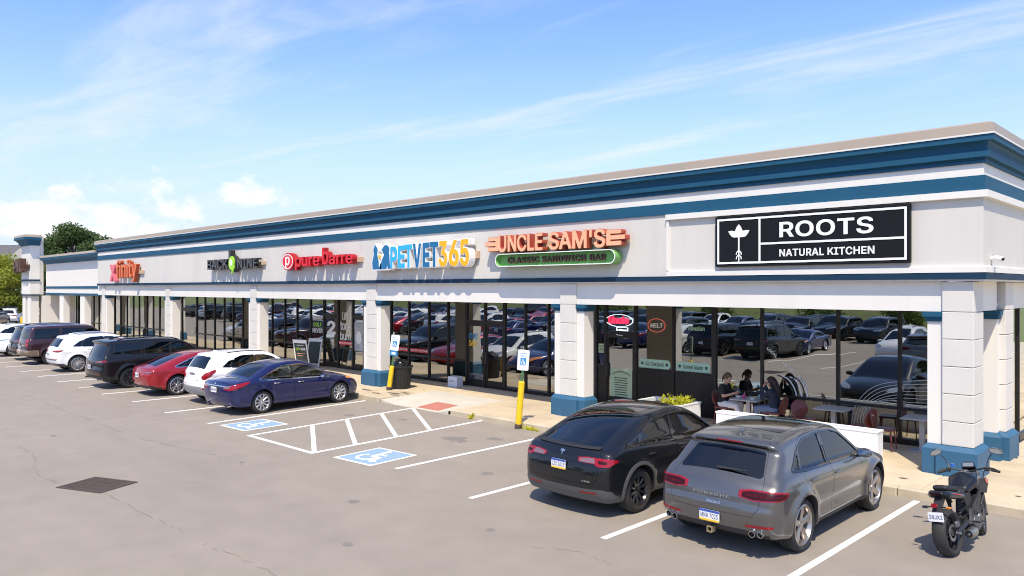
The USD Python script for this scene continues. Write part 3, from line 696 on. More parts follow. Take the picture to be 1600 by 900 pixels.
class CarBody:
    def __init__(s, P, h):
        s.P, s.h = P, h
        s.L, s.HW = P['L'], P['W'] / 2
        poly = smooth_outline(P['side']); poly = poly.buffer(-.03).buffer(.06).buffer(-.03)
        s.poly = poly
        s.gx, s.gz, s.gd = -.4, -.2, .015
        nx, nz = int((s.L + .8) / s.gd), int(2.5 / s.gd)
        X, Z = np.meshgrid(s.gx + np.arange(nx) * s.gd, s.gz + np.arange(nz) * s.gd, indexing='ij')
        ring = poly.exterior; n = int(ring.length / .004)
        pts = np.array([ring.interpolate(i / n, normalized=True).coords[0] for i in range(n)])
        d = cKDTree(pts).query(np.column_stack([X.ravel(), Z.ravel()]))[0].reshape(X.shape)
        ins = shapely.contains_xy(poly, X.ravel(), Z.ravel()).reshape(X.shape)
        S = ndimage.gaussian_filter(np.where(ins, -d, d), 1.2)
        s.S = ndimage.spline_filter(S, order=3)
        s.hw = PchipInterpolator(*np.array(P['plan']).T)
        s.g = PchipInterpolator(*np.array(P['sect']).T)
        s.belt = PchipInterpolator(*np.array(P['belt']).T)
        s.zr = P['H']
        s.wx = (P['rear_axle'], P['rear_axle'] + P['WB'])
        s.lev = {}
        x = np.arange(-.12, s.L + .12 + h, h); y = np.arange(0.5 * h, s.HW + .14, h); z = np.arange(.06, s.zr + .12, h)
        X, Y, Z = np.meshgrid(x, y, z, indexing='ij')
        V = s.F(X.ravel(), Y.ravel(), Z.ravel()).reshape(X.shape)
        s.grid = np.concatenate([V[:, ::-1], V], 1); s.org = np.array([x[0], -y[-1], z[0]])
        s.gg = [q.astype(np.float32) for q in np.gradient(s.grid)]

    def F(s, x, y, z):
        P = s.P; ay = np.abs(y); xc = s.L * .5
        zb = s.belt(np.clip(x, 0, s.L))
        t = np.where(z < zb, z / zb, 1 + (z - zb) / np.maximum(s.zr - zb, .2))
        ym = s.hw(np.clip(x, -.3, s.L + .3)) * s.g(np.clip(t, 0, 2.1))
        for k, a in enumerate(s.wx):
            r = np.hypot(x - a, z - P['R'])
            ym = ym + P.get('flare', .03) * np.exp(-((r - P['R'] - .05) / .085) ** 2) * (z < 1.2)
        mid = np.clip((x - s.wx[0]) / .5, 0, 1) * np.clip((s.wx[1] - x) / .5, 0, 1)
        ym = ym - P.get('scoop', .018) * np.exp(-((z - .52) / .13) ** 2) * mid
        zc = P.get('crease', .80) + (x - xc) * P.get('crease_slope', -.02)
        ym = ym + P.get('crease_h', .010) * np.exp(-((z - zc) / .045) ** 2)
        c1 = np.where(x > xc, P.get('c_front', .065), P.get('c_rear', .05))
        xe = xc + (x - xc) * (1 + c1 * ay ** 2 / s.HW ** 2)
        ze = z + P.get('crown', .075) * (ay / s.HW) ** 2 * np.clip((z - .55) / .35, 0, 1)
        co = np.vstack([(xe - s.gx) / s.gd, (ze - s.gz) / s.gd])
        a = ndimage.map_coordinates(s.S, co, order=3, prefilter=False, mode='nearest')
        b = (ay - ym) * .95
        k = P.get('k', .10)
        hh = np.maximum(k - np.abs(a - b), 0) / k
        return np.maximum(a, b) + hh * hh * k * .25

    def grad(s, v):
        co = ((v - s.org) / s.h).T
        g = np.stack([ndimage.map_coordinates(q, co, order=1, mode='nearest') for q in s.gg], 1)
        return g / np.maximum(np.linalg.norm(g, axis=1), 1e-9)[:, None]

    def level(s, t):
        """the solid whose surface lies t outside (t > 0) or inside (t < 0) the skin"""
        if t not in s.lev:
            V, F = surfnet(s.grid - t, s.org, s.h)
            f = s.F(*V.T) - t; V = V - np.clip(f, -.02, .02)[:, None] * s.grad(V)
            m = Manifold(m3.Mesh(vert_properties=V.astype(np.float32), tri_verts=F.astype(np.uint32)))
            if m.is_empty(): print('level failed', s.P['name'], t, m.status())
            s.lev[t] = m
        return s.lev[t]

    def shell(s, a, b):
        k = (a, b)
        if k not in s.lev: s.lev[k] = s.level(a) - s.level(b)
        return s.lev[k]

    def shade(s, m, levels=(0.0,)):
        """unshared vertices with the skin's own normals where they lie on it"""
        q = m.to_mesh(); v = np.asarray(q.vert_properties[:, :3], float); f = np.asarray(q.tri_verts, int)
        if len(f) == 0: return None
        Fv = s.F(*v.T); G = s.grad(v)
        P = v[f]; fn = np.cross(P[:, 1] - P[:, 0], P[:, 2] - P[:, 0]); fn /= np.maximum(np.linalg.norm(fn, axis=1), 1e-12)[:, None]
        N = np.repeat(fn[:, None], 3, 1)
        for t in levels:
            on = np.abs(Fv - t) < .0035
            for sgn in (1, -1):
                ok = on[f] & ((G[f] * fn[:, None]).sum(-1) * sgn > .8)
                N[ok] = G[f][ok] * sgn
        return P.reshape(-1, 3), np.arange(len(f) * 3).reshape(-1, 3), N.reshape(-1, 3)

def side_prism(g, n0=.3, n1=1.25, sides=(1, -1)):
    m = ext(g, n1 - n0); out = []
    for sd in sides:
        out.append(frame(m, (0, -n0 if sd > 0 else n1, 0), (1, 0, 0), (0, 0, 1), (0, -1, 0)))
    return out[0] + out[1] if len(out) > 1 else out[0]          # side +1 = right (-y), -1 = left (+y)

def end_prism(g, x0, x1):
    """polygon in (y, z) extruded along x"""
    return frame(ext(g, x1 - x0), (x0, 0, 0), (0, 1, 0), (0, 0, 1), (1, 0, 0))

def yaw_prism(g, psi, o, n0=-.5, n1=.5):
    """polygon in (u, z), u across the direction psi, extruded along it"""
    n = np.array([math.cos(psi), math.sin(psi), 0]); u = np.array([-math.sin(psi), math.cos(psi), 0])
    o = np.array([o[0], o[1], 0.0])
    return frame(ext(g, n1 - n0), o + n * n0, u, (0, 0, 1), n)

def slope_prism(p0, p1, w0, w1, depth=.22, r=.05, skew=0.0):
    """window region on the sloping plane from p0 to p1 (x, z), half widths w0 and w1"""
    p0, p1 = np.array(p0, float), np.array(p1, float); d = p1 - p0; L = np.hypot(*d); d /= L
    g = sg.Polygon([(-w0, 0), (w0, 0), (w1, L), (-w1, L)]).buffer(-r).buffer(r)
    v = np.array([d[0], 0, d[1]]); u = np.array([0, 1.0, 0]); n = np.cross(u, v)
    return frame(ext(g, 2 * depth), np.array([p0[0], 0, p0[1]]) - n * depth, u, v, n)

def wheel_meshes(R, width, rim, spokes, style='split', detail=1):
    """wheel about the y axis, outer face towards -y: tyre, rim, hub"""
    w = width / 2; n = 48 if detail else 32
    r0 = rim
    tyre = lathe([(r0 - .012, -w * .80), (r0 + .01, -w * .97), (r0 + (R - r0) * .45, -w * 1.02), (R - .03, -w * .93), (R - .010, -w * .80), (R - .002, -w * .62), (R, -w * .5),
                  (R, -w * .20), (R - .008, -w * .18), (R - .008, -w * .14), (R, -w * .12), (R, w * .12), (R - .008, w * .14), (R - .008, w * .18), (R, w * .20),
                  (R, w * .5), (R - .01, w * .8), (R - .03, w * .93), (r0 + (R - r0) * .45, w * 1.02), (r0 - .012, w * .8), (r0 - .03, 0), (r0 - .012, -w * .80)], n, 'y')
    tyre = (tyre[0] * [1, -1, 1], tyre[1][:, ::-1])
    y = -w * .86
    barrel = lathe([(r0 + .004, y - .004), (r0 - .012, y - .012), (r0 - .03, y + .02), (r0 - .045, y + .06), (r0 - .05, w * .7), (r0 - .01, w * .8), (r0 - .01, w * .6), (r0 - .005, y + .02), (r0 + .004, y - .004)], n, 'y')
    sp = []
    for i in range(spokes):
        a0 = 2 * math.pi * i / spokes
        if style == 'twin': offs = [(-.13, -.05, .020, .016), (.13, .05, .020, .016)]
        elif style == 'fat': offs = [(0, 0, .042, .050)]
        elif style == 'blade': offs = [(.10, 0, .030, .034)]
        elif style == 'y': offs = [(-.22, 0, .02, .017), (.22, 0, .02, .017)]
        else: offs = [(0, 0, .020, .026)]
        for da, db, wi, wo in offs:
            pi = np.array([math.cos(a0 + db), math.sin(a0 + db)]) * .05; po = np.array([math.cos(a0 + da), math.sin(a0 + da)]) * (r0 - .012)
            d = (po - pi) / np.linalg.norm(po - pi); nn = np.array([-d[1], d[0]])
            pts = []
            for p, ww, yy, th in ((pi, wi, y + .030, .05), (pi * .35 + po * .65, wi * .5 + wo * .5, y + .006, .035), (po, wo, y + .004, .035)):
                for sgn in (1, -1):
                    e = p + nn * ww * sgn; e2 = p + nn * ww * .62 * sgn
                    pts += [(e2[0], yy, e2[1]), (e[0], yy + .010, e[1]), (e[0], yy + th, e[1])]
            sp.append(hullp(pts))
    hub = lathe([(0.0001, y + .012), (.028, y + .012), (.034, y + .018), (.062, y + .026), (.070, y + .08), (.0001, y + .08)], 20, 'y')
    hub = (hub[0], hub[1][:, ::-1])
    disc = lathe([(.0001, y + .10), (r0 * .72, y + .10), (r0 * .72, y + .13), (.0001, y + .13)], 28, 'y')
    disc = (disc[0], disc[1][:, ::-1])
    return tyre, cat((barrel[0], barrel[1][:, ::-1])), cat(*sp), hub, disc

DASH_SEAT = None
def interior(P, floor, x0, x1, HW):
    """seats, dashboard and wheel in car coordinates"""
    out = []
    zs = floor + .20
    rows = P.get('seats', [x0 + .55, x0 + 1.45])
    for k, sx in enumerate(rows):
        for sy in ((-.38, .38) if k == len(rows) - 1 else (-.36, 0, .36)):
            w = .24 if k == len(rows) - 1 else .21
            out.append(('seat', 'seat', cbox(sx, sx + .5, sy - w, sy + w, zs - .1, zs + .06, .05)))
            bk = cbox(-.07, .07, sy - w, sy + w, 0, .52, .05).rotate((0, -14, 0)).translate((sx, 0, zs))
            hd = cbox(-.05, .05, sy - .13, sy + .13, .53, .69, .04).rotate((0, -14, 0)).translate((sx, 0, zs))
            out[-1] = ('seat', 'seat', out[-1][2] + bk + hd)
    dx = P['dash']
    out.append(('dashboard', 'trim', cbox(dx, dx + .5, -HW + .16, HW - .16, zs + .15, P['belt'][-1][1] - .10, .06)))
    st = lathe([(.17 + .014 * math.cos(a), .014 * math.sin(a)) for a in np.linspace(0, 2 * math.pi, 9)], 20)
    out.append(('steering_wheel', 'trim', xf(st, ry=math.radians(-65), t=(dx - .14, .37, zs + .33))))
    return out

def add_wheels(path, P, HW):
    R, W, rim = P['R'], P.get('tw', .24), P['rim']
    ty, ba, sp, hu, di = wheel_meshes(R, W, rim, P['spokes'], P.get('wstyle', 'split'))
    for ax in (P['rear_axle'], P['rear_axle'] + P['WB']):
        for sd in (-1, 1):
            yo = sd * (HW - W / 2 - P.get('tuck', .012)); rot = 0 if sd < 0 else math.pi
            tr = lambda m, extra=0: xf(xf(m, ry=.3 + ax * 2.1 + extra), rz=rot, t=(ax, yo, R))
            w = put(path, 'wheel', tr(cat(sp)), P.get('spoke_mat', 'alloy'), smooth=25)
            put(w, 'tyre', tr(ty), 'rubber', smooth=35); put(w, 'rim', tr(ba), P.get('rim_mat', 'alloy'), smooth=35)
            put(w, 'hub', tr(hu), P.get('hub_mat', P.get('spoke_mat', 'alloy')), smooth=30); put(w, 'brake_disc', tr(di), 'steel', smooth=30)

def plate(path, x, y, z, w=.31, h=.155, text='', rear=True, tilt=0.0, blue=True):
    """licence plate facing -x at x"""
    fr = lambda m, dx: frame(m, (x + dx, y, z), (0, -1, 0), (0, 0, 1), (-1, 0, 0))
    rr = sg.box(-w / 2, -h / 2, w / 2, h / 2).buffer(-.015).buffer(.015)
    p = put(path, 'license_plate', fr(ext(rr, .006), 0), 'plate_white')
    if blue:
        put(p, 'blue_band', fr(ext(rr & sg.box(-1, h * .30, 1, 1), .002), -.0065), 'plate_blue')
        put(p, 'yellow_band', fr(ext(rr & sg.box(-1, -1, 1, -h * .32), .002), -.0065), 'plate_yellow')
    if text:
        t = text_shape(text, h * .42); a, b, c, d = t.bounds; t = affinity.scale(t, min(1, w * .86 / (c - a)), 1, origin=(0, 0)); a, b, c, d = t.bounds
        t = affinity.translate(t, -(a + c) / 2, -(b + d) / 2 - h * .01)
        put(p, 'lettering', fr(ext(t, .0025), -.0065), 'plate_ink')
    return p

def build_car(P, label, loc, heading, group=None, name=None, h=None):
    """heading: degrees the nose is turned from +y (towards -x positive)"""
    B = CarBody(P, h or P.get('h', .04)); HW, L = B.HW, B.L; R = P['R']; zr = P['H']
    rot = 90 + heading
    path = thing(name or P['name'], label, P['category'], (0, 0, 0), 0, group)
    a = math.radians(rot); c, s = math.cos(a), math.sin(a)
    pv = P['rear_axle']; place(path, (loc[0] - pv * c, loc[1] - pv * s, 0), rot)   # loc is the middle of the rear axle
    P['_path'] = path
    body = B.level(0.0); 
    cab0, cab1 = P['cabin']
    floor = .34
    cavb = Manifold.cube((cab1 - cab0, 2 * HW, zr)).translate((cab0, -HW, floor))
    cav = B.level(-.045) ^ cavb
    lin = B.shell(-.048, -.060) ^ cavb
    body = body - cav
    # wheel arches
    RA = P.get('arch', R + .045)
    for ax in B.wx:
        for sd in (-1, 1):
            cy = Manifold.cylinder(.42, RA, RA, 56).rotate((90, 0, 0)).translate((ax, .42 + HW - .30 if sd > 0 else -(HW - .30), R + .01))
            body = body - cy
            lin = lin - cy
            ring = Manifold.cylinder(.34, RA + .006, RA + .006, 40) - Manifold.cylinder(.34, RA - .004, RA - .004, 40)
            ring = ring.rotate((90, 0, 0)).translate((ax, .34 + HW - .36 if sd > 0 else -(HW - .36), R + .01)) ^ Manifold.cube((9, 9, 9)).translate((-2, -4, R - .12)) ^ B.level(-.012)
            put(path, 'wheel_well', ring, 'black_plastic', smooth=30)
    # windows
    wins = []
    for k, pts in enumerate(P['dlo']):
        g = sg.Polygon(pts).buffer(-.025).buffer(.025)
        for sd in (1, -1): wins.append(('window', side_prism(g, sides=(sd,)), side_prism(g.buffer(.012), sides=(sd,)), 'quarter_window' if k in P.get('quarter', ()) else 'window', k, sd))
    ws = P['windshield']; rw = P['rear_window']
    wins.append(('windshield', slope_prism(*ws, r=.06), slope_prism(*ws[:2], ws[2] + .012, ws[3] + .012, r=.06), 'windshield', -1, 0))
    wins.append(('rear_window', slope_prism(*rw, r=.06), slope_prism(*rw[:2], rw[2] + .012, rw[3] + .012, r=.06), 'rear_window', -2, 0))
    skin = B.shell(-.006, -.012)
    halo = B.shell(.004, -.012)
    allw = Manifold.batch_boolean([w[1] for w in wins], m3.OpType.Add)
    body = body - allw; lin = lin - allw
    # doors, tailgate, bonnet
    doors = []
    for k, pts in enumerate(P['doors']):
        g = sg.Polygon(pts).buffer(-.03).buffer(.03)
        for sd in (1, -1):
            pr = side_prism(g, .35, 1.25, (sd,))
            d = body ^ side_prism(g.buffer(-.005), .35, 1.25, (sd,)); body = body - pr
            doors.append((k, sd, put(path, 'door', B.shade(d), P['paint'])))
    if 'tailgate' in P:
        g = sg.Polygon(P['tailgate']).buffer(-.04).buffer(.04); x1 = P.get('tail_x', .75)
        pr = end_prism(g, -.3, x1)
        d = body ^ end_prism(g.buffer(-.005), -.3, x1 - .005); body = body - pr
        tg = put(path, P.get('tail_name', 'tailgate'), B.shade(d), P['paint'])
    else: tg = path
    if 'hood' in P:
        x0, x1, w0, w1 = P['hood']; zc = .62
        g = sg.Polygon([(x0, -w0), (x1, -w1), (x1, w1), (x0, w0)]).buffer(-.05).buffer(.05)
        pr = ext(g, 1).translate((0, 0, zc)); d = body ^ ext(g.buffer(-.005), 1).translate((0, 0, zc)) ; body = body - (pr ^ B.shell(.012, -.045)); d = d ^ B.shell(.012, -.045)
        put(path, 'hood', B.shade(d), P['paint'])
    put(path, 'body', B.shade(body), P['paint'])
    put(path, 'interior_lining', B.shade(lin, (-.048, -.060)), P.get('lining', 'trim'))
    tint = P.get('tint', {})
    for nm, pr, big, key, k, sd in wins:
        par = path
        for dk, dsd, dp in doors:
            if k in P.get('door_windows', {}).get(dk, ()) and dsd == sd: par = dp
        gm = tint.get(k, tint.get(key, P.get('glass', 'car_glass')))
        put(par, key, B.shade(skin ^ big, (-.006, -.012)), gm)
    tw = P.get('trim_w', .022)
    for sd in (1, -1):
        u = unary_union([sg.Polygon(p).buffer(-.025).buffer(.025) for p in P['dlo']])
        full = unary_union([sg.Polygon(p) for p in P['dlo']]).buffer(.05).buffer(-.05)
        put(path, 'pillar_trim', B.shade(halo ^ side_prism(full.buffer(.006) - u, sides=(sd,)), (.004,)), 'gloss_black')
        if P.get('window_trim'):
            put(path, 'window_trim', B.shade(B.shell(.008, -.012) ^ side_prism((full.buffer(.006 + tw) - full.buffer(.006)) & sg.box(*P.get('trim_box', (-9, -9, 9, 9))), sides=(sd,)), (.008,)), P['window_trim'])
    # cladding, lamps and other patches laid on the skin
    for pa in P.get('patches', []):
        nm, kind, g, m_, *o = pa; o = o[0] if o else {}
        par = tg if o.get('tail') else path
        g = sg.Polygon(g) if not isinstance(g, sg.base.BaseGeometry) else g
        rr = o.get('r', .015)
        if rr: g = g.buffer(-rr).buffer(rr)
        t = o.get('t', .004); t = .004 if t < .0055 else .008 if t < .0085 else .0115 if t < .013 else .018; sh = B.shell(t, -.012)
        prs = []
        if kind == 'side': prs = [side_prism(g, o.get('n0', .3), sides=(sd,)) for sd in (1, -1)]
        elif kind == 'rear': prs = [end_prism(g, -.4, o.get('x1', .9))]
        elif kind == 'rear2': prs = [end_prism(g, -.4, o.get('x1', .9)), end_prism(affinity.scale(g, -1, 1, origin=(0, 0)), -.4, o.get('x1', .9))]
        elif kind == 'front': prs = [end_prism(g, L - o.get('x1', .9), L + .4)]
        elif kind == 'front2': prs = [end_prism(g, L - o.get('x1', .9), L + .4), end_prism(affinity.scale(g, -1, 1, origin=(0, 0)), L - o.get('x1', .9), L + .4)]
        elif kind == 'top': prs = [ext(g, 1.5).translate((0, 0, o.get('z0', 1.2)))]
        elif kind == 'top2': prs = [ext(g, 1.5).translate((0, 0, o.get('z0', 1.2))), ext(affinity.scale(g, 1, -1, origin=(0, 0)), 1.5).translate((0, 0, o.get('z0', 1.2)))]
        elif kind == 'corner':      # rear corners seen along a diagonal: u runs from the tail round to the flank
            psi = math.radians(o.get('psi', 45))
            prs = [yaw_prism(affinity.scale(g, -1, 1, origin=(0, 0)), psi, (0, -HW), -.2, .9), yaw_prism(g, -psi, (0, HW), -.2, .9)]
        arch = None
        for pr in prs:
            q = sh ^ pr
            if o.get('cut_arch', True):
                for ax in B.wx: q = q - Manifold.cylinder(3, RA, RA, 56).rotate((90, 0, 0)).translate((ax, 1.5, R + .01))
            if q.is_empty(): continue
            put(par, nm, B.shade(q, (t,)), m_)
    # interior
    for nm, m_, q in interior(P, floor, cab0, cab1, HW):
        put(path, nm, q, P.get('seat_mat', 'seat') if m_ == 'seat' else P.get('lining', 'trim'), smooth=30)
    put(path, 'floor_pan', box(.5, L - .5, -HW + .30, HW - .30, .20, .30), 'black_plastic')
    add_wheels(path, P, HW)
    # mirrors
    mx, mz = P['mirror']
    for sd in (-1, 1):
        y0 = float(B.hw(mx)) * .93
        m_ = Manifold.sphere(1.0, 24).scale((.085, .125, .075)).translate((mx, sd * (y0 + .13), mz + .02)) - Manifold.cube((.3, .5, .4)).translate((mx - .30 - .035, sd * (y0 + .13) - .25, mz - .2))
        p = put(path, 'side_mirror', m_, P.get('mirror_mat', P['paint']), smooth=40)
        put(p, 'mirror_arm', hullp(np.vstack([ball((mx + .02, sd * (y0 - .06), mz - .06), .022, 8), ball((mx + .01, sd * (y0 + .10), mz - .03), .022, 8)])), 'gloss_black', smooth=30)
        put(p, 'mirror_glass', hullp(np.vstack([ball((mx - .036, sd * (y0 + .13) + q, mz + .02 + w_), .006, 6) for q, w_ in ((-.09, -.03), (-.09, .04), (.09, -.03), (.08, .045))])), 'mirror_glass')
    # door handles
    for k, (hx, hz) in enumerate(P['handles']):
        for sd in (1, -1):
            par = next((dp for dk, dsd, dp in doors if dk == k and dsd == sd), path)
            ys = np.linspace(.5, HW + .1, 200); f = B.F(np.full(200, hx), ys, np.full(200, hz)); y0 = ys[np.argmax(f > 0)]
            w_ = cbox(hx - .10, hx + .10, y0 - .004, y0 + .026, hz - .014, hz + .014, .012) if sd < 0 else cbox(hx - .10, hx + .10, -y0 - .026, -y0 + .004, hz - .014, hz + .014, .012)
            put(par, 'handle', w_, P.get('handle_mat', P['paint']), smooth=30)
    if P.get('rails'):
        x0, x1, yy, mm = P['rails']
        for sd in (-1, 1):
            xs = np.linspace(x0, x1, 9); zz = []
            for x in xs:
                zt = np.linspace(zr - .5, zr + .1, 300); f = B.F(np.full(300, x), np.full(300, yy), zt); zz.append(zt[np.argmax(f > 0)])
            zz = np.array(zz) + .045; zz[0] -= .04; zz[-1] -= .04
            put(path, 'roof_rail', xf(tube(np.column_stack([xs, sd * yy * np.ones(9), zz]), .018, 8)), mm, smooth=40)
    if P.get('fin', True):
        fx = P.get('fin_x', cab0 + .75); zt = np.linspace(zr - .4, zr + .1, 300); f = B.F(np.full(300, fx), np.zeros(300), zt); z0 = zt[np.argmax(f > 0)]
        put(path, 'antenna', hullp(np.vstack([ball((fx + .09, 0, z0), .02, 8), ball((fx - .06, 0, z0), .025, 8), ball((fx - .06, 0, z0 + .05), .008, 8)])), P.get('fin_mat', P['paint']), smooth=40)
    for ex in P.get('exhaust', []):
        y, z, r, x = ex
        for sd in ((-1, 1) if y > 0 else (1,)):
            t = lathe([(r, 0), (r, .16), (r * .86, .16), (r * .86, .02), (r * .4, .02)], 20, 'x')
            put(path, 'exhaust', xf(t, s=(-1, 1, 1), t=(x + .15, sd * abs(y) if y > 0 else y, z)), 'chrome', smooth=40)
    if P.get('wiper'):
        p0, p1 = np.array(P['rear_window'][0]), np.array(P['rear_window'][1]); dv = (p1 - p0) / np.hypot(*(p1 - p0)); nv = np.array([-dv[1], dv[0]]); q0 = p0 + dv * .035 + nv * .012
        w_ = put(tg, 'rear_wiper', hullp(np.vstack([ball((q0[0], .02, q0[1]), .022, 8), ball((q0[0], -.40, q0[1] + .012), .010, 8)])), 'black_plastic', smooth=40)
    if P.get('hitch'):
        put(path, 'tow_hitch', cat(box(-.015, .10, -.04, .04, .285, .295), box(-.015, .10, -.04, .04, .355, .365), box(-.015, .10, -.04, -.03, .295, .355), box(-.015, .10, .03, .04, .295, .355)), 'hitch_gold')
    if P.get('plate'):
        z, tx, bl = P['plate'][:3]; yy = P['plate'][3] if len(P['plate']) > 3 else 0
        xs = np.linspace(-.1, .6, 400); f = B.F(xs, np.full(400, yy), np.full(400, z + .06)); f2 = B.F(xs, np.full(400, yy), np.full(400, z - .06))
        x0 = min(xs[np.argmax(f < 0)], xs[np.argmax(f2 < 0)])
        plate(path, x0 - .012, yy, z, text=tx, blue=bl)
    for tx, y, z, hh, wd, m_, bold in P.get('badges', []):
        xs = np.linspace(-.1, .9, 500); f = B.F(xs, np.full(500, y), np.full(500, z + hh * .5)); x0 = xs[np.argmax(f < 0)]
        sl = 0.0
        z2 = B.F(xs, np.full(500, y), np.full(500, z + hh)); x2 = xs[np.argmax(z2 < 0)]; f0 = B.F(xs, np.full(500, y), np.full(500, z)); x1_ = xs[np.argmax(f0 < 0)]
        t = tx if isinstance(tx, sg.base.BaseGeometry) else text_shape(tx, hh, width=wd, stroke=3 if bold else 0, spacing=.12 if bold == 2 else 0)
        a_, b_, c_, d_ = t.bounds; t = affinity.translate(t, -(a_ + c_) / 2, 0)
        up = np.array([x2 - x1_, 0, hh]); up /= np.linalg.norm(up); u = np.array([0, -1.0, 0]); n = np.cross(u, up)
        put(tg, 'badge', frame(ext(t, .008), np.array([x1_, y, z]) + n * .0005, u, up, n), m_)
    return path, B
# ------------------------------------------------------------------ car paints and lamps
paint('paint_charcoal', (.145, .140, .135), .30, .75)
paint('paint_black', (.005, .0055, .0065), .4, .0)
paint('paint_deep_blue', (.009, .014, .080), .28, .35)
paint('paint_white', (.80, .80, .79), .35, 0)
paint('paint_red', (.34, .010, .018), .28, .35)
paint('paint_maroon', (.042, .012, .016), .30, .3)
paint('paint_green_black', (.020, .024, .022), .30, .2)
paint('paint_silver', (.42, .43, .45), .30, .8)
paint('paint_bright_blue', (.02, .13, .55), .3, .1)
mat('gloss_black', (.006, .006, .007), .08, coat=.6)
mat('black_plastic', (.016, .016, .017), .55, bump=.1, bscale=300)
mat('grey_plastic', (.07, .07, .072), .5)
mat('silver_plastic', (.33, .33, .33), .42, metal=.3)
mat('tan_plastic', (.36, .28, .20), .5)
mat('trim', (.018, .018, .019), .6)
mat('light_trim', (.42, .37, .30), .7)
mat('seat', (.022, .021, .021), .65)
mat('light_seat', (.45, .40, .33), .7)
mat('rubber', (.022, .021, .020), .75, var=.35, scale=9)
mat('alloy', (.62, .62, .63), .26, metal=.95)
mat('warm_alloy', (.44, .40, .36), .30, metal=.9)
mat('dark_alloy', (.012, .012, .013), .25, coat=.5)
mat('steel', (.35, .35, .35), .4, metal=.9)
mat('hitch_gold', (.42, .34, .20), .4, metal=.5)
mat('chrome', (.75, .75, .76), .12, metal=1.0)
mat('mirror_glass', (.55, .62, .68), .03, metal=1.0)
mat('lamp_red', (.25, .003, .009), .15, coat=.25)
mat('lamp_dark', (.030, .002, .004), .30, spec=.25)
mat('lamp_clear', (.17, .10, .11), .10, coat=.9)
mat('lamp_amber', (.60, .22, .04), .12, coat=1.0)
mat('headlamp', (.40, .42, .44), .08, coat=1.0, metal=.5)
mat('plate_white', (.72, .73, .75), .45)
mat('plate_blue', (.03, .08, .36), .45)
mat('plate_yellow', (.75, .48, .04), .45)
mat('plate_ink', (.03, .05, .16), .5)
mat('badge_silver', (.70, .70, .70), .2, metal=.9)
glass_mat('car_glass', (.10, .11, .115), .015, gain=1.0)
glass_mat('dark_car_glass', (.028, .030, .034), .015, gain=1.0)
glass_mat('clear_car_glass', (.60, .65, .62), .02, gain=1.0)
glass_mat('rear_blue_glass', (.035, .045, .075), .03, gain=1.1)

SECT = [(0, .80), (.18, .90), (.33, .965), (.55, .997), (.75, 1.0), (.90, .985), (1.0, .945), (1.06, .905), (1.3, .855), (1.7, .770), (2.0, .70), (2.1, .68)]
SECT_BOXY = [(0, .86), (.18, .94), (.33, .98), (.55, .998), (.75, 1.0), (.90, .992), (1.0, .965), (1.06, .93), (1.3, .90), (1.7, .84), (2.0, .79), (2.1, .77)]
def plan(L, W, r=.80, f=.74, rr=.55, ff=.9):
    w = W / 2
    return [(-.3, w * (r - .16)), (0, w * r), (rr * .25, w * (r + (1 - r) * .56)), (rr * .6, w * (r + (1 - r) * .87)), (rr * 1.4, w * .995), (L * .5, w), (L - ff * 1.25, w * .985), (L - ff * .55, w * (f + (1 - f) * .80)), (L - ff * .2, w * (f + (1 - f) * .45)), (L, w * f), (L + .3, w * (f - .2))]

T_LOGO = unary_union([sg.Polygon([(-.045, .085), (.045, .085), (.042, .07), (.010, .07), (0, 0), (-.010, .07), (-.042, .07)]), sg.Polygon([(-.045, .1), (-.02, .104), (.02, .104), (.045, .1), (.044, .093), (-.044, .093)])])

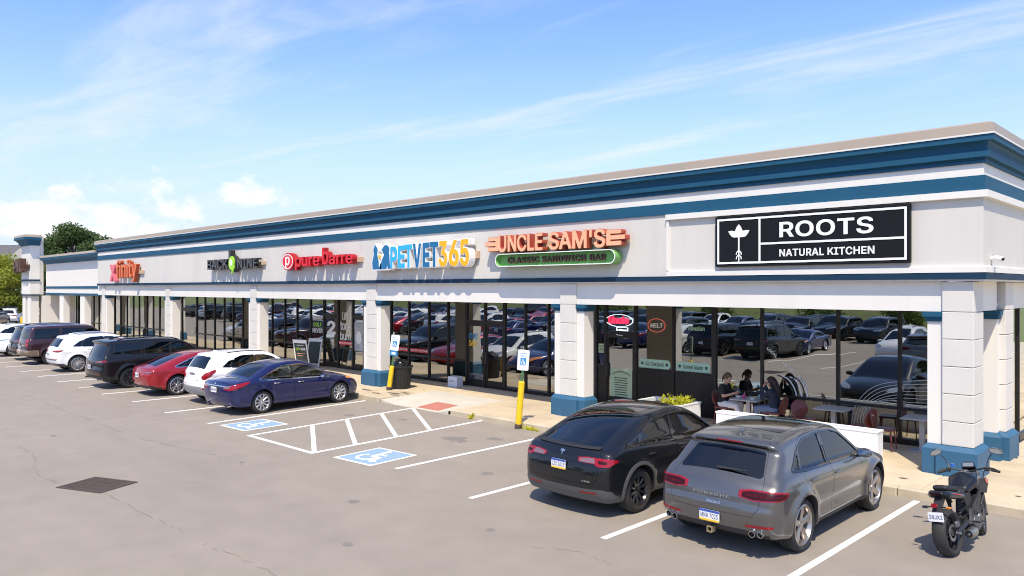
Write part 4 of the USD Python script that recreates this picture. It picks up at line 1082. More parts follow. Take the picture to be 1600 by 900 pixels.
GREY_SUV = dict(name='grey_sports_suv', category='car', L=4.68, W=1.925, H=1.62, WB=2.807, rear_axle=.93, R=.375, rim=.285, spokes=5, wstyle='fat', spoke_mat='warm_alloy', rim_mat='warm_alloy', tw=.28, h=.024,
    side=[(.62, .25, 1), (.22, .28), (.07, .37), (.005, .55), (.0, .68), (.035, .765, 1), (.045, .86), (.11, .99), (.205, 1.078, 1), (.64, 1.430, 1), (.50, 1.490, 1), (.72, 1.545), (1.25, 1.60), (1.9, 1.62), (2.45, 1.585), (2.75, 1.52, 1), (3.15, 1.28), (3.50, 1.075, 1), (3.85, 1.02), (4.2, .94), (4.48, .82), (4.62, .68), (4.68, .5), (4.64, .32), (4.50, .24, 1)],
    plan=plan(4.68, 1.925, .76, .70), sect=[(0, .80), (.18, .90), (.33, .965), (.55, .997), (.75, 1.0), (.90, .98), (1.0, .93), (1.06, .885), (1.3, .83), (1.7, .74), (2.0, .67), (2.1, .65)], belt=[(0, 1.07), (1.0, 1.09), (3.0, 1.03), (4.68, 1.0)], cabin=(.56, 3.45), flare=.05, crease=.86, crease_h=.008, scoop=.03,
    dlo=[[(2.00, 1.085), (3.20, 1.045), (3.08, 1.14), (2.66, 1.41), (2.42, 1.475), (2.02, 1.50)], [(1.06, 1.12), (1.90, 1.09), (1.92, 1.50), (1.40, 1.47), (1.18, 1.39)], [(.80, 1.14), (1.00, 1.125), (1.11, 1.36), (1.02, 1.30)]], quarter=(2,),
    windshield=((3.46, 1.10), (2.80, 1.495), .70, .56), rear_window=((.25, 1.115), (.61, 1.405), .65, .54),
    doors=[[(1.955, .37), (3.10, .37), (3.30, .60), (3.36, 1.03), (2.74, 1.47), (2.45, 1.535), (1.955, 1.55)], [(1.42, .37), (1.945, .37), (1.945, 1.55), (1.36, 1.525), (1.10, 1.41), (1.0, 1.10), (1.04, .94), (1.22, .80), (1.38, .62)]], door_windows={0: (0,), 1: (1,)},
    tailgate=[(-.60, .60), (.60, .60), (.68, .72), (.70, 1.0), (.65, 1.12), (.55, 1.435), (-.55, 1.435), (-.65, 1.12), (-.70, 1.0), (-.68, .72)], tail_x=.70, hood=(3.56, 4.52, .76, .58),
    dash=2.95, mirror=(3.02, 1.06), handles=[(2.13, .93), (1.28, .965)], fin_x=.95, paint='paint_charcoal', glass='car_glass', tint={'rear_window': 'rear_blue_glass', 0: 'clear_car_glass', 'windshield': 'clear_car_glass', 2: 'dark_car_glass'},
    patches=[('taillight', 'corner', [(-.36, .845), (-.33, .935), (-.20, .958), (.20, .945), (.30, .925), (.27, .86), (.17, .835), (-.2, .815)], 'lamp_red', dict(t=.007, **{'in': -.02})),
             ('lamp_lens', 'corner', [(-.325, .858), (-.30, .92), (-.19, .940), (.18, .928), (.265, .91), (.24, .87), (.16, .853), (-.2, .834)], 'lamp_dark', dict(t=.009)),
             ('lamp_strip', 'corner', [(-.28, .882), (-.28, .894), (.22, .894), (.22, .882)], 'lamp_red', dict(t=.011, r=0)),
             ('reflector', 'rear2', [(.50, .455), (.50, .485), (.86, .50), (.86, .465)], 'lamp_red', dict(t=.006)),
             ('lower_bumper', 'rear', [(-.80, .24), (-.80, .36), (-.45, .40), (.45, .40), (.80, .36), (.80, .24)], 'black_plastic', dict(t=.004, x1=.45)),
             ('sill_trim', 'side', [(1.42, .22), (1.40, .34), (3.32, .34), (3.32, .22)], 'black_plastic', dict(t=.004)),
             ('spoiler_lip', 'rear', [(-.58, 1.430), (-.565, 1.475), (.565, 1.475), (.58, 1.430)], 'gloss_black', dict(t=.003, x1=.72)),
             ('brake_light', 'rear', [(-.20, 1.482), (-.20, 1.496), (.20, 1.496), (.20, 1.482)], 'lamp_red', dict(t=.006, r=0, x1=.7)),
             ('headlight', 'front2', [(.52, .78), (.50, .88), (.80, .93), (.88, .86), (.82, .76)], 'headlamp', dict(t=.005, x1=.9)),
             ('grille', 'front', [(-.5, .42), (-.42, .66), (.42, .66), (.5, .42)], 'black_plastic', dict(t=.004)),
             ('sunroof', 'top', [(1.15, -.50), (1.15, .50), (2.45, .48), (2.45, -.48)], 'gloss_black', dict(t=.003, r=.05))],
    exhaust=[(.60, .375, .045, .06), (.71, .385, .045, .08)], plate=(.52, 'MNH 7025', True), wiper=True, hitch=True, rails=None, window_trim='gloss_black', trim_w=.02,
    badges=[('PORSCHE', 0, .80, .034, .56, 'badge_silver', 2), ('Macan S', -.05, .70, .04, .20, 'badge_silver', 0)])

BLACK_EV = dict(name='black_electric_crossover', category='car', L=4.75, W=1.92, H=1.60, WB=2.89, rear_axle=.94, R=.37, rim=.245, spokes=10, wstyle='split', spoke_mat='dark_alloy', rim_mat='dark_alloy', tw=.26, h=.024,
    side=[(.70, .25, 1), (.22, .25), (.07, .33), (.01, .50), (.0, .68), (.03, .86), (.10, 1.00), (.155, 1.095, 1), (.22, 1.125), (.55, 1.245), (1.0, 1.41), (1.5, 1.535), (2.05, 1.595), (2.45, 1.59), (2.85, 1.50), (3.3, 1.29), (3.80, 1.035, 1), (4.1, .975), (4.4, .88), (4.62, .74), (4.73, .56), (4.73, .36), (4.62, .22, 1)],
    plan=plan(4.75, 1.92, .76, .68), sect=SECT, belt=[(0, 1.10), (1.2, 1.09), (3.2, 1.00), (4.75, .97)], cabin=(.55, 3.62), flare=.032, crease=.84, crease_h=.006, scoop=.03,
    dlo=[[(2.10, 1.06), (3.48, 1.02), (3.30, 1.13), (2.86, 1.36), (2.60, 1.44), (2.13, 1.475)], [(1.06, 1.11), (2.01, 1.065), (2.04, 1.475), (1.60, 1.435), (1.24, 1.30)], [(.74, 1.125), (.98, 1.115), (1.14, 1.26), (1.0, 1.205)]], quarter=(2,),
    windshield=((3.74, 1.07), (2.62, 1.565), .74, .54), rear_window=((.30, 1.155), (1.42, 1.515), .615, .50),
    doors=[[(2.06, .36), (3.22, .36), (3.46, .60), (3.54, 1.0), (2.9, 1.385), (2.62, 1.475), (2.06, 1.515)], [(1.45, .36), (2.05, .36), (2.05, 1.515), (1.56, 1.465), (1.16, 1.30), (1.02, 1.10), (1.06, .94), (1.24, .80), (1.40, .62)]], door_windows={0: (0,), 1: (1,)},
    tailgate=[(-.62, .56), (.62, .56), (.74, .66), (.74, .98), (.68, 1.10), (.66, 1.15), (-.66, 1.15), (-.68, 1.10), (-.74, .98), (-.74, .66)], tail_x=.30, hood=(3.88, 4.60, .74, .56),
    dash=3.05, mirror=(3.22, 1.04), handles=[(2.25, .90), (1.28, .93)], fin=False, paint='paint_black', glass='car_glass', tint={'rear_window': 'rear_blue_glass', 0: 'clear_car_glass', 'windshield': 'clear_car_glass', 2: 'dark_car_glass'},
    patches=[('taillight', 'corner', [(-.38, .90), (-.37, .965), (-.22, .985), (.14, .975), (.30, .935), (.16, .895), (.08, .855), (-.10, .855), (-.14, .89)], 'lamp_red', dict(t=.007, **{'in': -.02})),
             ('lamp_lens', 'corner', [(-.36, .905), (-.35, .955), (-.22, .972), (-.13, .972), (-.13, .90)], 'lamp_clear', dict(t=.009, r=.008)),
             ('lamp_strip', 'corner', [(-.08, .90), (-.08, .945), (.06, .94), (.05, .90)], 'lamp_dark', dict(t=.009, r=.008)),
             ('reflector', 'rear2', [(.40, .415), (.40, .435), (.72, .445), (.72, .42)], 'lamp_red', dict(t=.012, r=.005)),
             ('lower_bumper', 'rear', [(-.92, .22), (-.90, .46), (-.80, .50), (-.5, .485), (.5, .485), (.80, .50), (.90, .46), (.92, .22)], 'grey_plastic', dict(t=.006, x1=.5)),
             ('arch_trim', 'side', sg.Point(.94, .38).buffer(.475).difference(sg.Point(.94, .38).buffer(.40)).intersection(sg.box(0, .22, 9, 2)), 'grey_plastic', dict(t=.008, r=0, n0=.5)),
             ('arch_trim', 'side', sg.Point(3.83, .38).buffer(.475).difference(sg.Point(3.83, .38).buffer(.40)).intersection(sg.box(0, .22, 9, 2)), 'grey_plastic', dict(t=.008, r=0, n0=.5)),
             ('sill_trim', 'side', [(1.36, .22), (1.36, .33), (3.42, .33), (3.42, .22)], 'grey_plastic', dict(t=.006)),
             ('headlight', 'front2', [(.50, .74), (.54, .83), (.82, .90), (.88, .83), (.70, .74)], 'headlamp', dict(t=.005, x1=1.0)),
             ('roof_glass', 'top', [(1.55, -.50), (1.55, .50), (2.55, .50), (2.55, -.50)], 'gloss_black', dict(t=.003, r=.05)),
             ('spoiler_lip', 'rear', [(-.66, 1.10), (-.66, 1.125), (.66, 1.125), (.66, 1.10)], 'black_plastic', dict(t=.016, r=.008, x1=.35))],
    plate=(.815, 'LZX 2619', True), window_trim='gloss_black', trim_w=.016, badges=[(T_LOGO, 0, .945, .10, None, 'badge_silver', 0), ('DUAL MOTOR', -.52, .60, .022, .20, 'badge_silver', 1)])

BLUE_SEDAN = dict(name='blue_sedan', category='car', L=4.82, W=1.835, H=1.47, WB=2.795, rear_axle=1.04, R=.335, rim=.240, spokes=10, wstyle='split', tw=.22,
    side=[(.70, .23, 1), (.25, .24), (.10, .33), (.03, .50), (.01, .66), (.03, .84), (.08, .97, 1), (.30, 1.03), (.62, 1.06, 1), (1.0, 1.235), (1.4, 1.385), (1.85, 1.455), (2.3, 1.47), (2.7, 1.43), (3.05, 1.30), (3.66, .99, 1), (4.0, .94), (4.4, .83), (4.65, .69), (4.80, .50), (4.80, .34), (4.70, .20, 1)],
    plan=plan(4.82, 1.835, .74, .66), sect=SECT, belt=[(0, .98), (1.4, .97), (3.2, .90), (4.82, .88)], cabin=(1.0, 3.50), flare=.025, crease=.80, crease_slope=-.045, crease_h=.014, scoop=.03,
    dlo=[[(2.18, .955), (3.42, .915), (3.10, 1.12), (2.78, 1.27), (2.5, 1.325), (2.21, 1.345)], [(1.32, .985), (2.09, .96), (2.12, 1.345), (1.80, 1.325), (1.42, 1.18)], [(.98, 1.0), (1.25, .985), (1.36, 1.15)]], quarter=(2,),
    windshield=((3.60, 1.02), (2.80, 1.395), .70, .54), rear_window=((.72, 1.10), (1.44, 1.385), .62, .52),
    doors=[[(2.135, .33), (3.20, .33), (3.44, .56), (3.50, .90), (2.84, 1.29), (2.5, 1.37), (2.135, 1.385)], [(1.55, .33), (2.125, .33), (2.125, 1.385), (1.78, 1.36), (1.34, 1.18), (1.27, .98), (1.28, .86), (1.46, .72), (1.53, .56)]], door_windows={0: (0,), 1: (1,)},
    tailgate=[(-.52, .60), (.52, .60), (.58, .72), (.64, .98), (.60, 1.06), (-.60, 1.06), (-.64, .98), (-.58, .72)], tail_x=.66, tail_name='trunk_lid', hood=(3.74, 4.66, .70, .54),
    dash=3.0, seats=[1.35, 2.15], mirror=(3.12, .93), handles=[(2.36, .83), (1.52, .86)], fin=False, paint='paint_deep_blue', glass='clear_car_glass', lining='light_trim', seat_mat='light_seat',
    patches=[('taillight', 'corner', [(-.30, .76), (-.30, .82), (-.10, .885), (.30, .96), (.46, .985), (.34, .88), (.14, .79), (-.05, .745)], 'lamp_red', dict(t=.007, **{'in': -.02})),
             ('lamp_lens', 'corner', [(-.30, .795), (-.30, .835), (-.16, .875), (-.02, .895), (-.12, .80)], 'lamp_clear', dict(t=.009, r=.006)),
             ('chrome_bar', 'rear', [(-.55, .850), (-.55, .872), (.55, .872), (.55, .850)], 'chrome', dict(t=.010, r=.006, x1=.5)),
             ('plate_recess', 'rear', [(-.26, .66), (-.24, .835), (.24, .835), (.26, .66)], 'black_plastic', dict(t=.002, x1=.4)),
             ('chrome_strip', 'side', [(1.20, .955), (1.20, .975), (2.2, .945), (3.45, .895), (3.45, .88), (2.2, .927)], 'chrome', dict(t=.006, r=0)),
             ('headlight', 'corner', [(0, 0), (0, .01), (.01, .0)], 'lamp_amber', dict()),
             ('headlight', 'front2', [(.46, .62), (.52, .74), (.88, .86), (.90, .78), (.72, .64)], 'lamp_amber', dict(t=.006, x1=.72))],
    exhaust=[(.56, .29, .042, .10)], plate=(.745, 'KLM 4083', False), badges=[(sg.Point(0, .03).buffer(.03), 0, .885, .06, None, 'badge_silver', 0)], window_trim='chrome', trim_w=.012, handle_mat='chrome')

WHITE_CROSSOVER = dict(name='white_crossover', category='car', L=4.28, W=1.775, H=1.655, WB=2.555, rear_axle=.84, R=.345, rim=.235, spokes=7, wstyle='twin', tw=.22,
    side=[(.55, .27, 1), (.18, .29), (.05, .40), (.0, .55), (.0, .70), (.04, .82), (.055, 1.0), (.12, 1.12, 1), (.33, 1.44), (.44, 1.545, 1), (.40, 1.585, 1), (.70, 1.62), (1.3, 1.655), (1.9, 1.65), (2.35, 1.58), (2.65, 1.45), (3.24, 1.10, 1), (3.55, 1.05), (3.88, .95), (4.12, .80), (4.26, .58), (4.25, .38), (4.14, .26, 1)],
    plan=plan(4.28, 1.775, .80, .66), sect=SECT, belt=[(0, 1.12), (1.0, 1.10), (2.9, 1.00), (4.28, .97)], cabin=(.45, 3.15), flare=.035, crease=.88, crease_slope=-.05, crease_h=.014, scoop=.03,
    dlo=[[(1.83, 1.095), (2.98, 1.03), (2.76, 1.21), (2.42, 1.42), (2.16, 1.49), (1.86, 1.505)], [(1.00, 1.145), (1.74, 1.10), (1.77, 1.51), (1.35, 1.505), (1.12, 1.43)], [(.68, 1.18), (.92, 1.155), (1.04, 1.39), (.90, 1.35)]], quarter=(2,),
    windshield=((3.19, 1.13), (2.44, 1.555), .66, .53), rear_window=((.15, 1.16), (.40, 1.51), .60, .54),
    doors=[[(1.785, .37), (2.82, .37), (3.03, .58), (3.08, 1.0), (2.48, 1.45), (2.18, 1.54), (1.785, 1.555)], [(1.32, .37), (1.775, .37), (1.775, 1.555), (1.32, 1.55), (1.06, 1.44), (.95, 1.15), (.97, .93), (1.12, .80), (1.28, .62)]], door_windows={0: (0,), 1: (1,)},
    tailgate=[(-.56, .66), (.56, .66), (.62, .8), (.64, 1.1), (.56, 1.54), (-.56, 1.54), (-.64, 1.1), (-.62, .8)], tail_x=.55, hood=(3.32, 4.12, .68, .5),
    dash=2.68, seats=[1.05, 1.8], mirror=(2.80, 1.06), handles=[(1.98, .95), (1.18, .99)], fin_x=.80, paint='paint_white', glass='dark_car_glass', tint={0: 'clear_car_glass', 'windshield': 'clear_car_glass'},
    patches=[('taillight', 'corner', [(-.14, .82), (-.16, .90), (-.02, 1.02), (.26, 1.13), (.28, 1.06), (.16, .92), (0, .82)], 'lamp_red', dict(t=.012, r=.03, **{'in': -.02})),
             ('lower_bumper', 'rear', [(-.92, .24), (-.90, .50), (-.62, .585), (.62, .585), (.90, .50), (.92, .24)], 'silver_plastic', dict(t=.006, x1=.5)),
             ('reflector', 'corner', [(-.10, .50), (-.10, .56), (.06, .57), (.06, .52)], 'lamp_red', dict(t=.010, r=.01)),
             ('emblem', 'rear', [(-.20, .965), (-.16, 1.005), (-.05, 1.0), (0, 1.03), (.05, 1.0), (.16, 1.005), (.20, .965), (.05, .955), (0, .94), (-.05, .955)], 'chrome', dict(t=.014, r=0, x1=.4)),
             ('roof_strip', 'top2', [(.95, .535), (.95, .575), (2.25, .565), (2.25, .525)], 'black_plastic', dict(t=.020, r=.01)),
             ('sill_trim', 'side', [(1.22, .22), (1.22, .36), (3.0, .36), (3.0, .22)], 'grey_plastic', dict(t=.006)),
             ('headlight', 'front2', [(.44, .74), (.44, .84), (.78, .96), (.84, .86), (.64, .74)], 'headlamp', dict(t=.006, x1=1.0))],
    plate=None, window_trim=None, badges=[('ENCORE', -.34, .76, .03, .2, 'badge_silver', 1)])

RED_FASTBACK = dict(name='red_fastback', category='car', L=4.88, W=1.86, H=1.455, WB=2.83, rear_axle=1.02, R=.35, rim=.255, spokes=5, wstyle='y', tw=.24,
    side=[(.70, .23, 1), (.25, .24), (.09, .34), (.02, .52), (.01, .70), (.05, .87), (.10, .99, 1), (.22, 1.015), (.55, 1.115), (1.0, 1.275), (1.45, 1.395), (1.9, 1.45), (2.35, 1.45), (2.75, 1.39), (3.1, 1.25), (3.68, .98, 1), (4.05, .93), (4.45, .82), (4.70, .68), (4.85, .50), (4.85, .34), (4.74, .20, 1)],
    plan=plan(4.88, 1.86, .76, .66), sect=SECT, belt=[(0, .98), (1.4, .96), (3.2, .90), (4.88, .88)], cabin=(1.0, 3.52), flare=.03, crease=.80, crease_slope=-.03, crease_h=.012, scoop=.03,
    dlo=[[(2.22, .95), (3.44, .91), (3.12, 1.11), (2.80, 1.25), (2.52, 1.305), (2.25, 1.32)], [(1.30, .98), (2.13, .955), (2.16, 1.32), (1.80, 1.305), (1.44, 1.19)], [(.98, .99), (1.22, .98), (1.36, 1.15)]], quarter=(2,),
    windshield=((3.62, 1.01), (2.86, 1.355), .71, .54), rear_window=((.36, 1.065), (1.38, 1.37), .60, .50),
    doors=[[(2.175, .33), (3.22, .33), (3.46, .56), (3.52, .90), (2.86, 1.27), (2.52, 1.345), (2.175, 1.36)], [(1.55, .33), (2.165, .33), (2.165, 1.36), (1.78, 1.34), (1.36, 1.18), (1.27, .98), (1.28, .86), (1.44, .74), (1.52, .56)]], door_windows={0: (0,), 1: (1,)},
    tailgate=[(-.55, .60), (.55, .60), (.62, .72), (.66, .96), (.62, 1.03), (-.62, 1.03), (-.66, .96), (-.62, .72)], tail_x=.30, hood=(3.78, 4.72, .70, .54),
    dash=3.0, seats=[1.35, 2.15], mirror=(3.14, .93), handles=[(2.4, .83), (1.5, .86)], fin=False, paint='paint_red', glass='dark_car_glass', tint={'rear_window': 'car_glass'},
    patches=[('taillight', 'corner', [(-.26, .80), (-.26, .86), (.02, .90), (.26, .92), (.22, .86), (.05, .80)], 'lamp_red', dict(t=.007, **{'in': -.02})),
             ('lamp_lens', 'corner', [(-.24, .815), (-.24, .845), (.0, .875), (.10, .88), (.02, .82)], 'lamp_clear', dict(t=.009, r=.006)),
             ('lower_bumper', 'rear', [(-.90, .20), (-.86, .38), (-.5, .36), (.5, .36), (.86, .38), (.90, .20)], 'black_plastic', dict(t=.006, x1=.5)),
             ('headlight', 'front2', [(.46, .66), (.50, .74), (.84, .84), (.88, .78), (.70, .67)], 'headlamp', dict(t=.006, x1=1.1))],
    exhaust=[(.60, .29, .04, .12)], plate=(.72, 'JRD 1957', False), window_trim='chrome', trim_w=.022)

BLACK_SUV = dict(name='black_three_row_suv', category='car', L=5.2, W=1.97, H=1.815, WB=3.09, rear_axle=1.12, R=.385, rim=.26, spokes=7, wstyle='twin', tw=.26, spoke_mat='dark_alloy', rim_mat='dark_alloy',
    side=[(.66, .32, 1), (.22, .34), (.06, .44), (.0, .60), (.0, .72), (.04, .84, 1), (.05, 1.0), (.10, 1.14, 1), (.22, 1.40), (.34, 1.66, 1), (.16, 1.735, 1), (.45, 1.775), (1.2, 1.81), (2.2, 1.815), (2.8, 1.77), (3.15, 1.69), (3.55, 1.45), (3.92, 1.20, 1), (4.3, 1.17), (4.8, 1.10), (5.08, 1.0, 1), (5.18, .75), (5.17, .5), (5.05, .34, 1)],
    plan=plan(5.2, 1.97, .86, .80, .4, .6), sect=SECT_BOXY, belt=[(0, 1.16), (1.0, 1.16), (3.4, 1.12), (5.2, 1.10)], cabin=(.40, 3.85), flare=.03, crease=.98, crease_slope=-.01, crease_h=.008, scoop=.02, k=.085,
    dlo=[[(2.62, 1.19), (3.74, 1.16), (3.58, 1.30), (3.22, 1.56), (2.95, 1.64), (2.64, 1.655)], [(1.62, 1.20), (2.53, 1.19), (2.55, 1.66), (1.66, 1.67)], [(.52, 1.22), (1.50, 1.20), (1.53, 1.67), (.62, 1.645)]], quarter=(2,),
    windshield=((3.87, 1.23), (3.22, 1.655), .76, .66), rear_window=((.125, 1.19), (.31, 1.61), .73, .66),
    doors=[[(2.575, .43), (3.60, .43), (3.74, .62), (3.80, 1.14), (3.28, 1.60), (2.96, 1.69), (2.575, 1.705)], [(1.75, .43), (2.565, .43), (2.565, 1.705), (1.60, 1.71), (1.56, 1.19), (1.50, .98), (1.62, .82), (1.70, .62)]], door_windows={0: (0,), 1: (1,)},
    tailgate=[(-.70, .70), (.70, .70), (.76, .85), (.77, 1.15), (.68, 1.66), (-.68, 1.66), (-.77, 1.15), (-.76, .85)], tail_x=.42, hood=(4.0, 5.04, .78, .72),
    dash=3.35, seats=[.75, 1.65, 2.6], mirror=(3.5, 1.18), handles=[(2.78, 1.05), (1.75, 1.06)], fin_x=.75, paint='paint_black', glass='dark_car_glass',
    patches=[('taillight', 'corner', [(-.28, .985), (-.28, 1.03), (.0, 1.06), (.20, 1.065), (.20, 1.01), (.0, .99)], 'lamp_red', dict(t=.008, r=.01)),
             ('lamp_lens', 'corner', [(-.26, 1.0), (-.26, 1.022), (.0, 1.04), (.05, 1.035), (.03, 1.0)], 'lamp_clear', dict(t=.010, r=.005)),
             ('reflector', 'rear2', [(.55, .545), (.55, .575), (.86, .585), (.86, .555)], 'lamp_red', dict(t=.008, r=.005)),
             ('lower_bumper', 'rear', [(-.98, .30), (-.96, .50), (.96, .50), (.98, .30)], 'black_plastic', dict(t=.006, x1=.45)),
             ('sill_trim', 'side', [(1.60, .3), (1.60, .42), (3.7, .42), (3.7, .3)], 'black_plastic', dict(t=.006)),
             ('headlight', 'front2', [(.48, .90), (.48, .98), (.88, 1.0), (.90, .92)], 'headlamp', dict(t=.006, x1=.6)),
             ('grille', 'front', [(-.46, .86), (-.46, .99), (.46, .99), (.46, .86)], 'gloss_black', dict(t=.006))],
    exhaust=[(.70, .36, .045, .08)], rails=(.75, 2.95, .66, 'gloss_black'), plate=(.80, 'TRH 6621', False), window_trim='black_plastic', trim_w=.014)

WHITE_SUV = dict(name='white_suv', category='car', L=4.66, W=1.89, H=1.66, WB=2.82, rear_axle=.92, R=.365, rim=.265, spokes=10, wstyle='twin', tw=.25,
    side=[(.60, .28, 1), (.20, .29), (.06, .40), (.0, .58), (.0, .72), (.05, .86), (.07, 1.0), (.13, 1.10, 1), (.36, 1.41), (.46, 1.515, 1), (.38, 1.56, 1), (.70, 1.605), (1.3, 1.65), (2.0, 1.66), (2.5, 1.61), (2.85, 1.50), (3.48, 1.12, 1), (3.85, 1.07), (4.25, .98), (4.50, .84), (4.64, .62), (4.63, .40), (4.52, .27, 1)],
    plan=plan(4.66, 1.89, .80, .70), sect=SECT, belt=[(0, 1.10), (1.0, 1.09), (3.2, 1.02), (4.66, 1.0)], cabin=(.50, 3.40), flare=.03, crease=.90, crease_slope=-.01, crease_h=.016, scoop=.025,
    dlo=[[(2.04, 1.095), (3.22, 1.055), (2.98, 1.23), (2.62, 1.44), (2.36, 1.50), (2.07, 1.515)], [(1.14, 1.12), (1.95, 1.10), (1.98, 1.52), (1.50, 1.505), (1.24, 1.42)], [(.76, 1.14), (1.06, 1.125), (1.16, 1.38), (1.02, 1.33)]], quarter=(2,),
    windshield=((3.43, 1.15), (2.64, 1.575), .70, .56), rear_window=((.155, 1.135), (.41, 1.475), .66, .57),
    doors=[[(1.995, .38), (3.08, .38), (3.28, .60), (3.33, 1.03), (2.68, 1.47), (2.38, 1.55), (1.995, 1.565)], [(1.42, .38), (1.985, .38), (1.985, 1.565), (1.46, 1.55), (1.18, 1.43), (1.09, 1.12), (1.06, .94), (1.24, .80), (1.38, .62)]], door_windows={0: (0,), 1: (1,)},
    tailgate=[(-.62, .64), (.62, .64), (.70, .78), (.72, 1.08), (.62, 1.52), (-.62, 1.52), (-.72, 1.08), (-.70, .78)], tail_x=.56, hood=(3.56, 4.48, .74, .58),
    dash=2.92, mirror=(3.02, 1.08), handles=[(2.2, .96), (1.38, .98)], fin_x=.9, paint='paint_white', glass='dark_car_glass', tint={0: 'clear_car_glass', 'windshield': 'clear_car_glass'},
    patches=[('taillight', 'corner', [(-.36, .90), (-.36, .955), (-.05, .99), (.22, 1.0), (.20, .94), (.04, .90)], 'lamp_red', dict(t=.008, **{'in': -.02})),
             ('bumper_strip', 'rear', [(-.80, .555), (-.80, .585), (-.55, .59), (.55, .59), (.80, .585), (.80, .555)], 'grey_plastic', dict(t=.006, r=.005, x1=.5)),
             ('reflector', 'rear2', [(.48, .575), (.48, .60), (.84, .605), (.84, .58)], 'lamp_red', dict(t=.010, r=.005)),
             ('lower_bumper', 'rear', [(-.94, .24), (-.90, .40), (.90, .40), (.94, .24)], 'grey_plastic', dict(t=.006, x1=.5)),
             ('headlight', 'front2', [(.46, .80), (.46, .90), (.86, .96), (.88, .88), (.70, .80)], 'headlamp', dict(t=.006, x1=.9)),
             ('grille', 'front', [(-.42, .48), (-.48, .70), (-.40, .88), (.40, .88), (.48, .70), (.42, .48)], 'gloss_black', dict(t=.006))],
    exhaust=[], rails=(.95, 2.55, .60, 'chrome'), plate=(.80, 'GVN 3340', False), window_trim='chrome', trim_w=.012)

MAROON_SUV = dict(name='maroon_suv', category='car', L=5.1, W=1.99, H=1.90, WB=3.02, rear_axle=1.15, R=.39, rim=.235, spokes=5, wstyle='fat', tw=.26,
    side=[(.70, .40, 1), (.24, .42), (.05, .47), (.0, .58), (.0, .70, 1), (.07, .73, 1), (.075, 1.0), (.12, 1.20, 1), (.20, 1.50), (.30, 1.79), (.42, 1.86, 1), (1.2, 1.895), (2.2, 1.90), (2.85, 1.86), (3.1, 1.79), (3.42, 1.52), (3.72, 1.25, 1), (4.2, 1.21), (4.75, 1.13), (4.98, 1.0, 1), (5.08, .78), (5.08, .5), (4.96, .40, 1)],
    plan=plan(5.1, 1.99, .88, .82, .35, .5), sect=SECT_BOXY, belt=[(0, 1.22), (1.0, 1.22), (3.4, 1.18), (5.1, 1.15)], cabin=(.36, 3.66), flare=.03, crease=1.0, crease_slope=0, crease_h=.006, scoop=.015, k=.08,
    dlo=[[(2.58, 1.24), (3.58, 1.21), (3.46, 1.34), (3.16, 1.62), (2.95, 1.71), (2.60, 1.725)], [(1.62, 1.25), (2.49, 1.24), (2.51, 1.73), (1.66, 1.735)], [(.42, 1.27), (1.50, 1.25), (1.53, 1.735), (.52, 1.72)]], quarter=(2,),
    windshield=((3.67, 1.29), (3.16, 1.74), .78, .69), rear_window=((.14, 1.25), (.285, 1.74), .76, .69),
    doors=[[(2.535, .46), (3.46, .46), (3.60, .66), (3.62, 1.19), (3.22, 1.66), (2.96, 1.755), (2.535, 1.77)], [(1.78, .46), (2.525, .46), (2.525, 1.77), (1.60, 1.775), (1.56, 1.24), (1.52, 1.02), (1.66, .84), (1.73, .64)]], door_windows={0: (0,), 1: (1,)},
    tailgate=[(-.74, .76), (.74, .76), (.80, .9), (.80, 1.2), (.72, 1.80), (-.72, 1.80), (-.80, 1.2), (-.80, .9)], tail_x=.42, hood=(3.82, 4.92, .80, .74),
    dash=3.2, seats=[.75, 1.65, 2.5], mirror=(3.34, 1.24), handles=[(2.74, 1.08), (1.76, 1.09)], fin=False, paint='paint_maroon', glass='dark_car_glass',
    patches=[('taillight', 'corner', [(-.16, .92), (-.16, 1.24), (.02, 1.26), (.10, 1.22), (.10, .93)], 'lamp_red', dict(t=.010, r=.02)),
             ('lamp_lens', 'corner', [(-.14, 1.04), (-.14, 1.10), (.08, 1.10), (.08, 1.04)], 'lamp_clear', dict(t=.012, r=.005)),
             ('lower_bumper', 'rear', [(-1.0, .38), (-1.0, .71), (1.0, .71), (1.0, .38)], 'tan_plastic', dict(t=.008, x1=.6)),
             ('lower_bumper', 'side', [(0, .38), (0, .70), (.62, .70), (.62, .38)], 'tan_plastic', dict(t=.007)),
             ('sill_trim', 'side', [(1.62, .38), (1.62, .62), (3.6, .62), (3.6, .38)], 'tan_plastic', dict(t=.006)),
             ('chrome_bar', 'rear', [(-.62, .885), (-.62, .97), (.62, .97), (.62, .885)], 'chrome', dict(t=.014, x1=.4)),
             ('headlight', 'front2', [(.46, .90), (.46, 1.06), (.88, 1.08), (.90, .92)], 'headlamp', dict(t=.006, x1=.6))],
    rails=(.55, 2.9, .68, 'alloy'), plate=(.80, 'FDB 8126', False), window_trim='black_plastic', trim_w=.014)
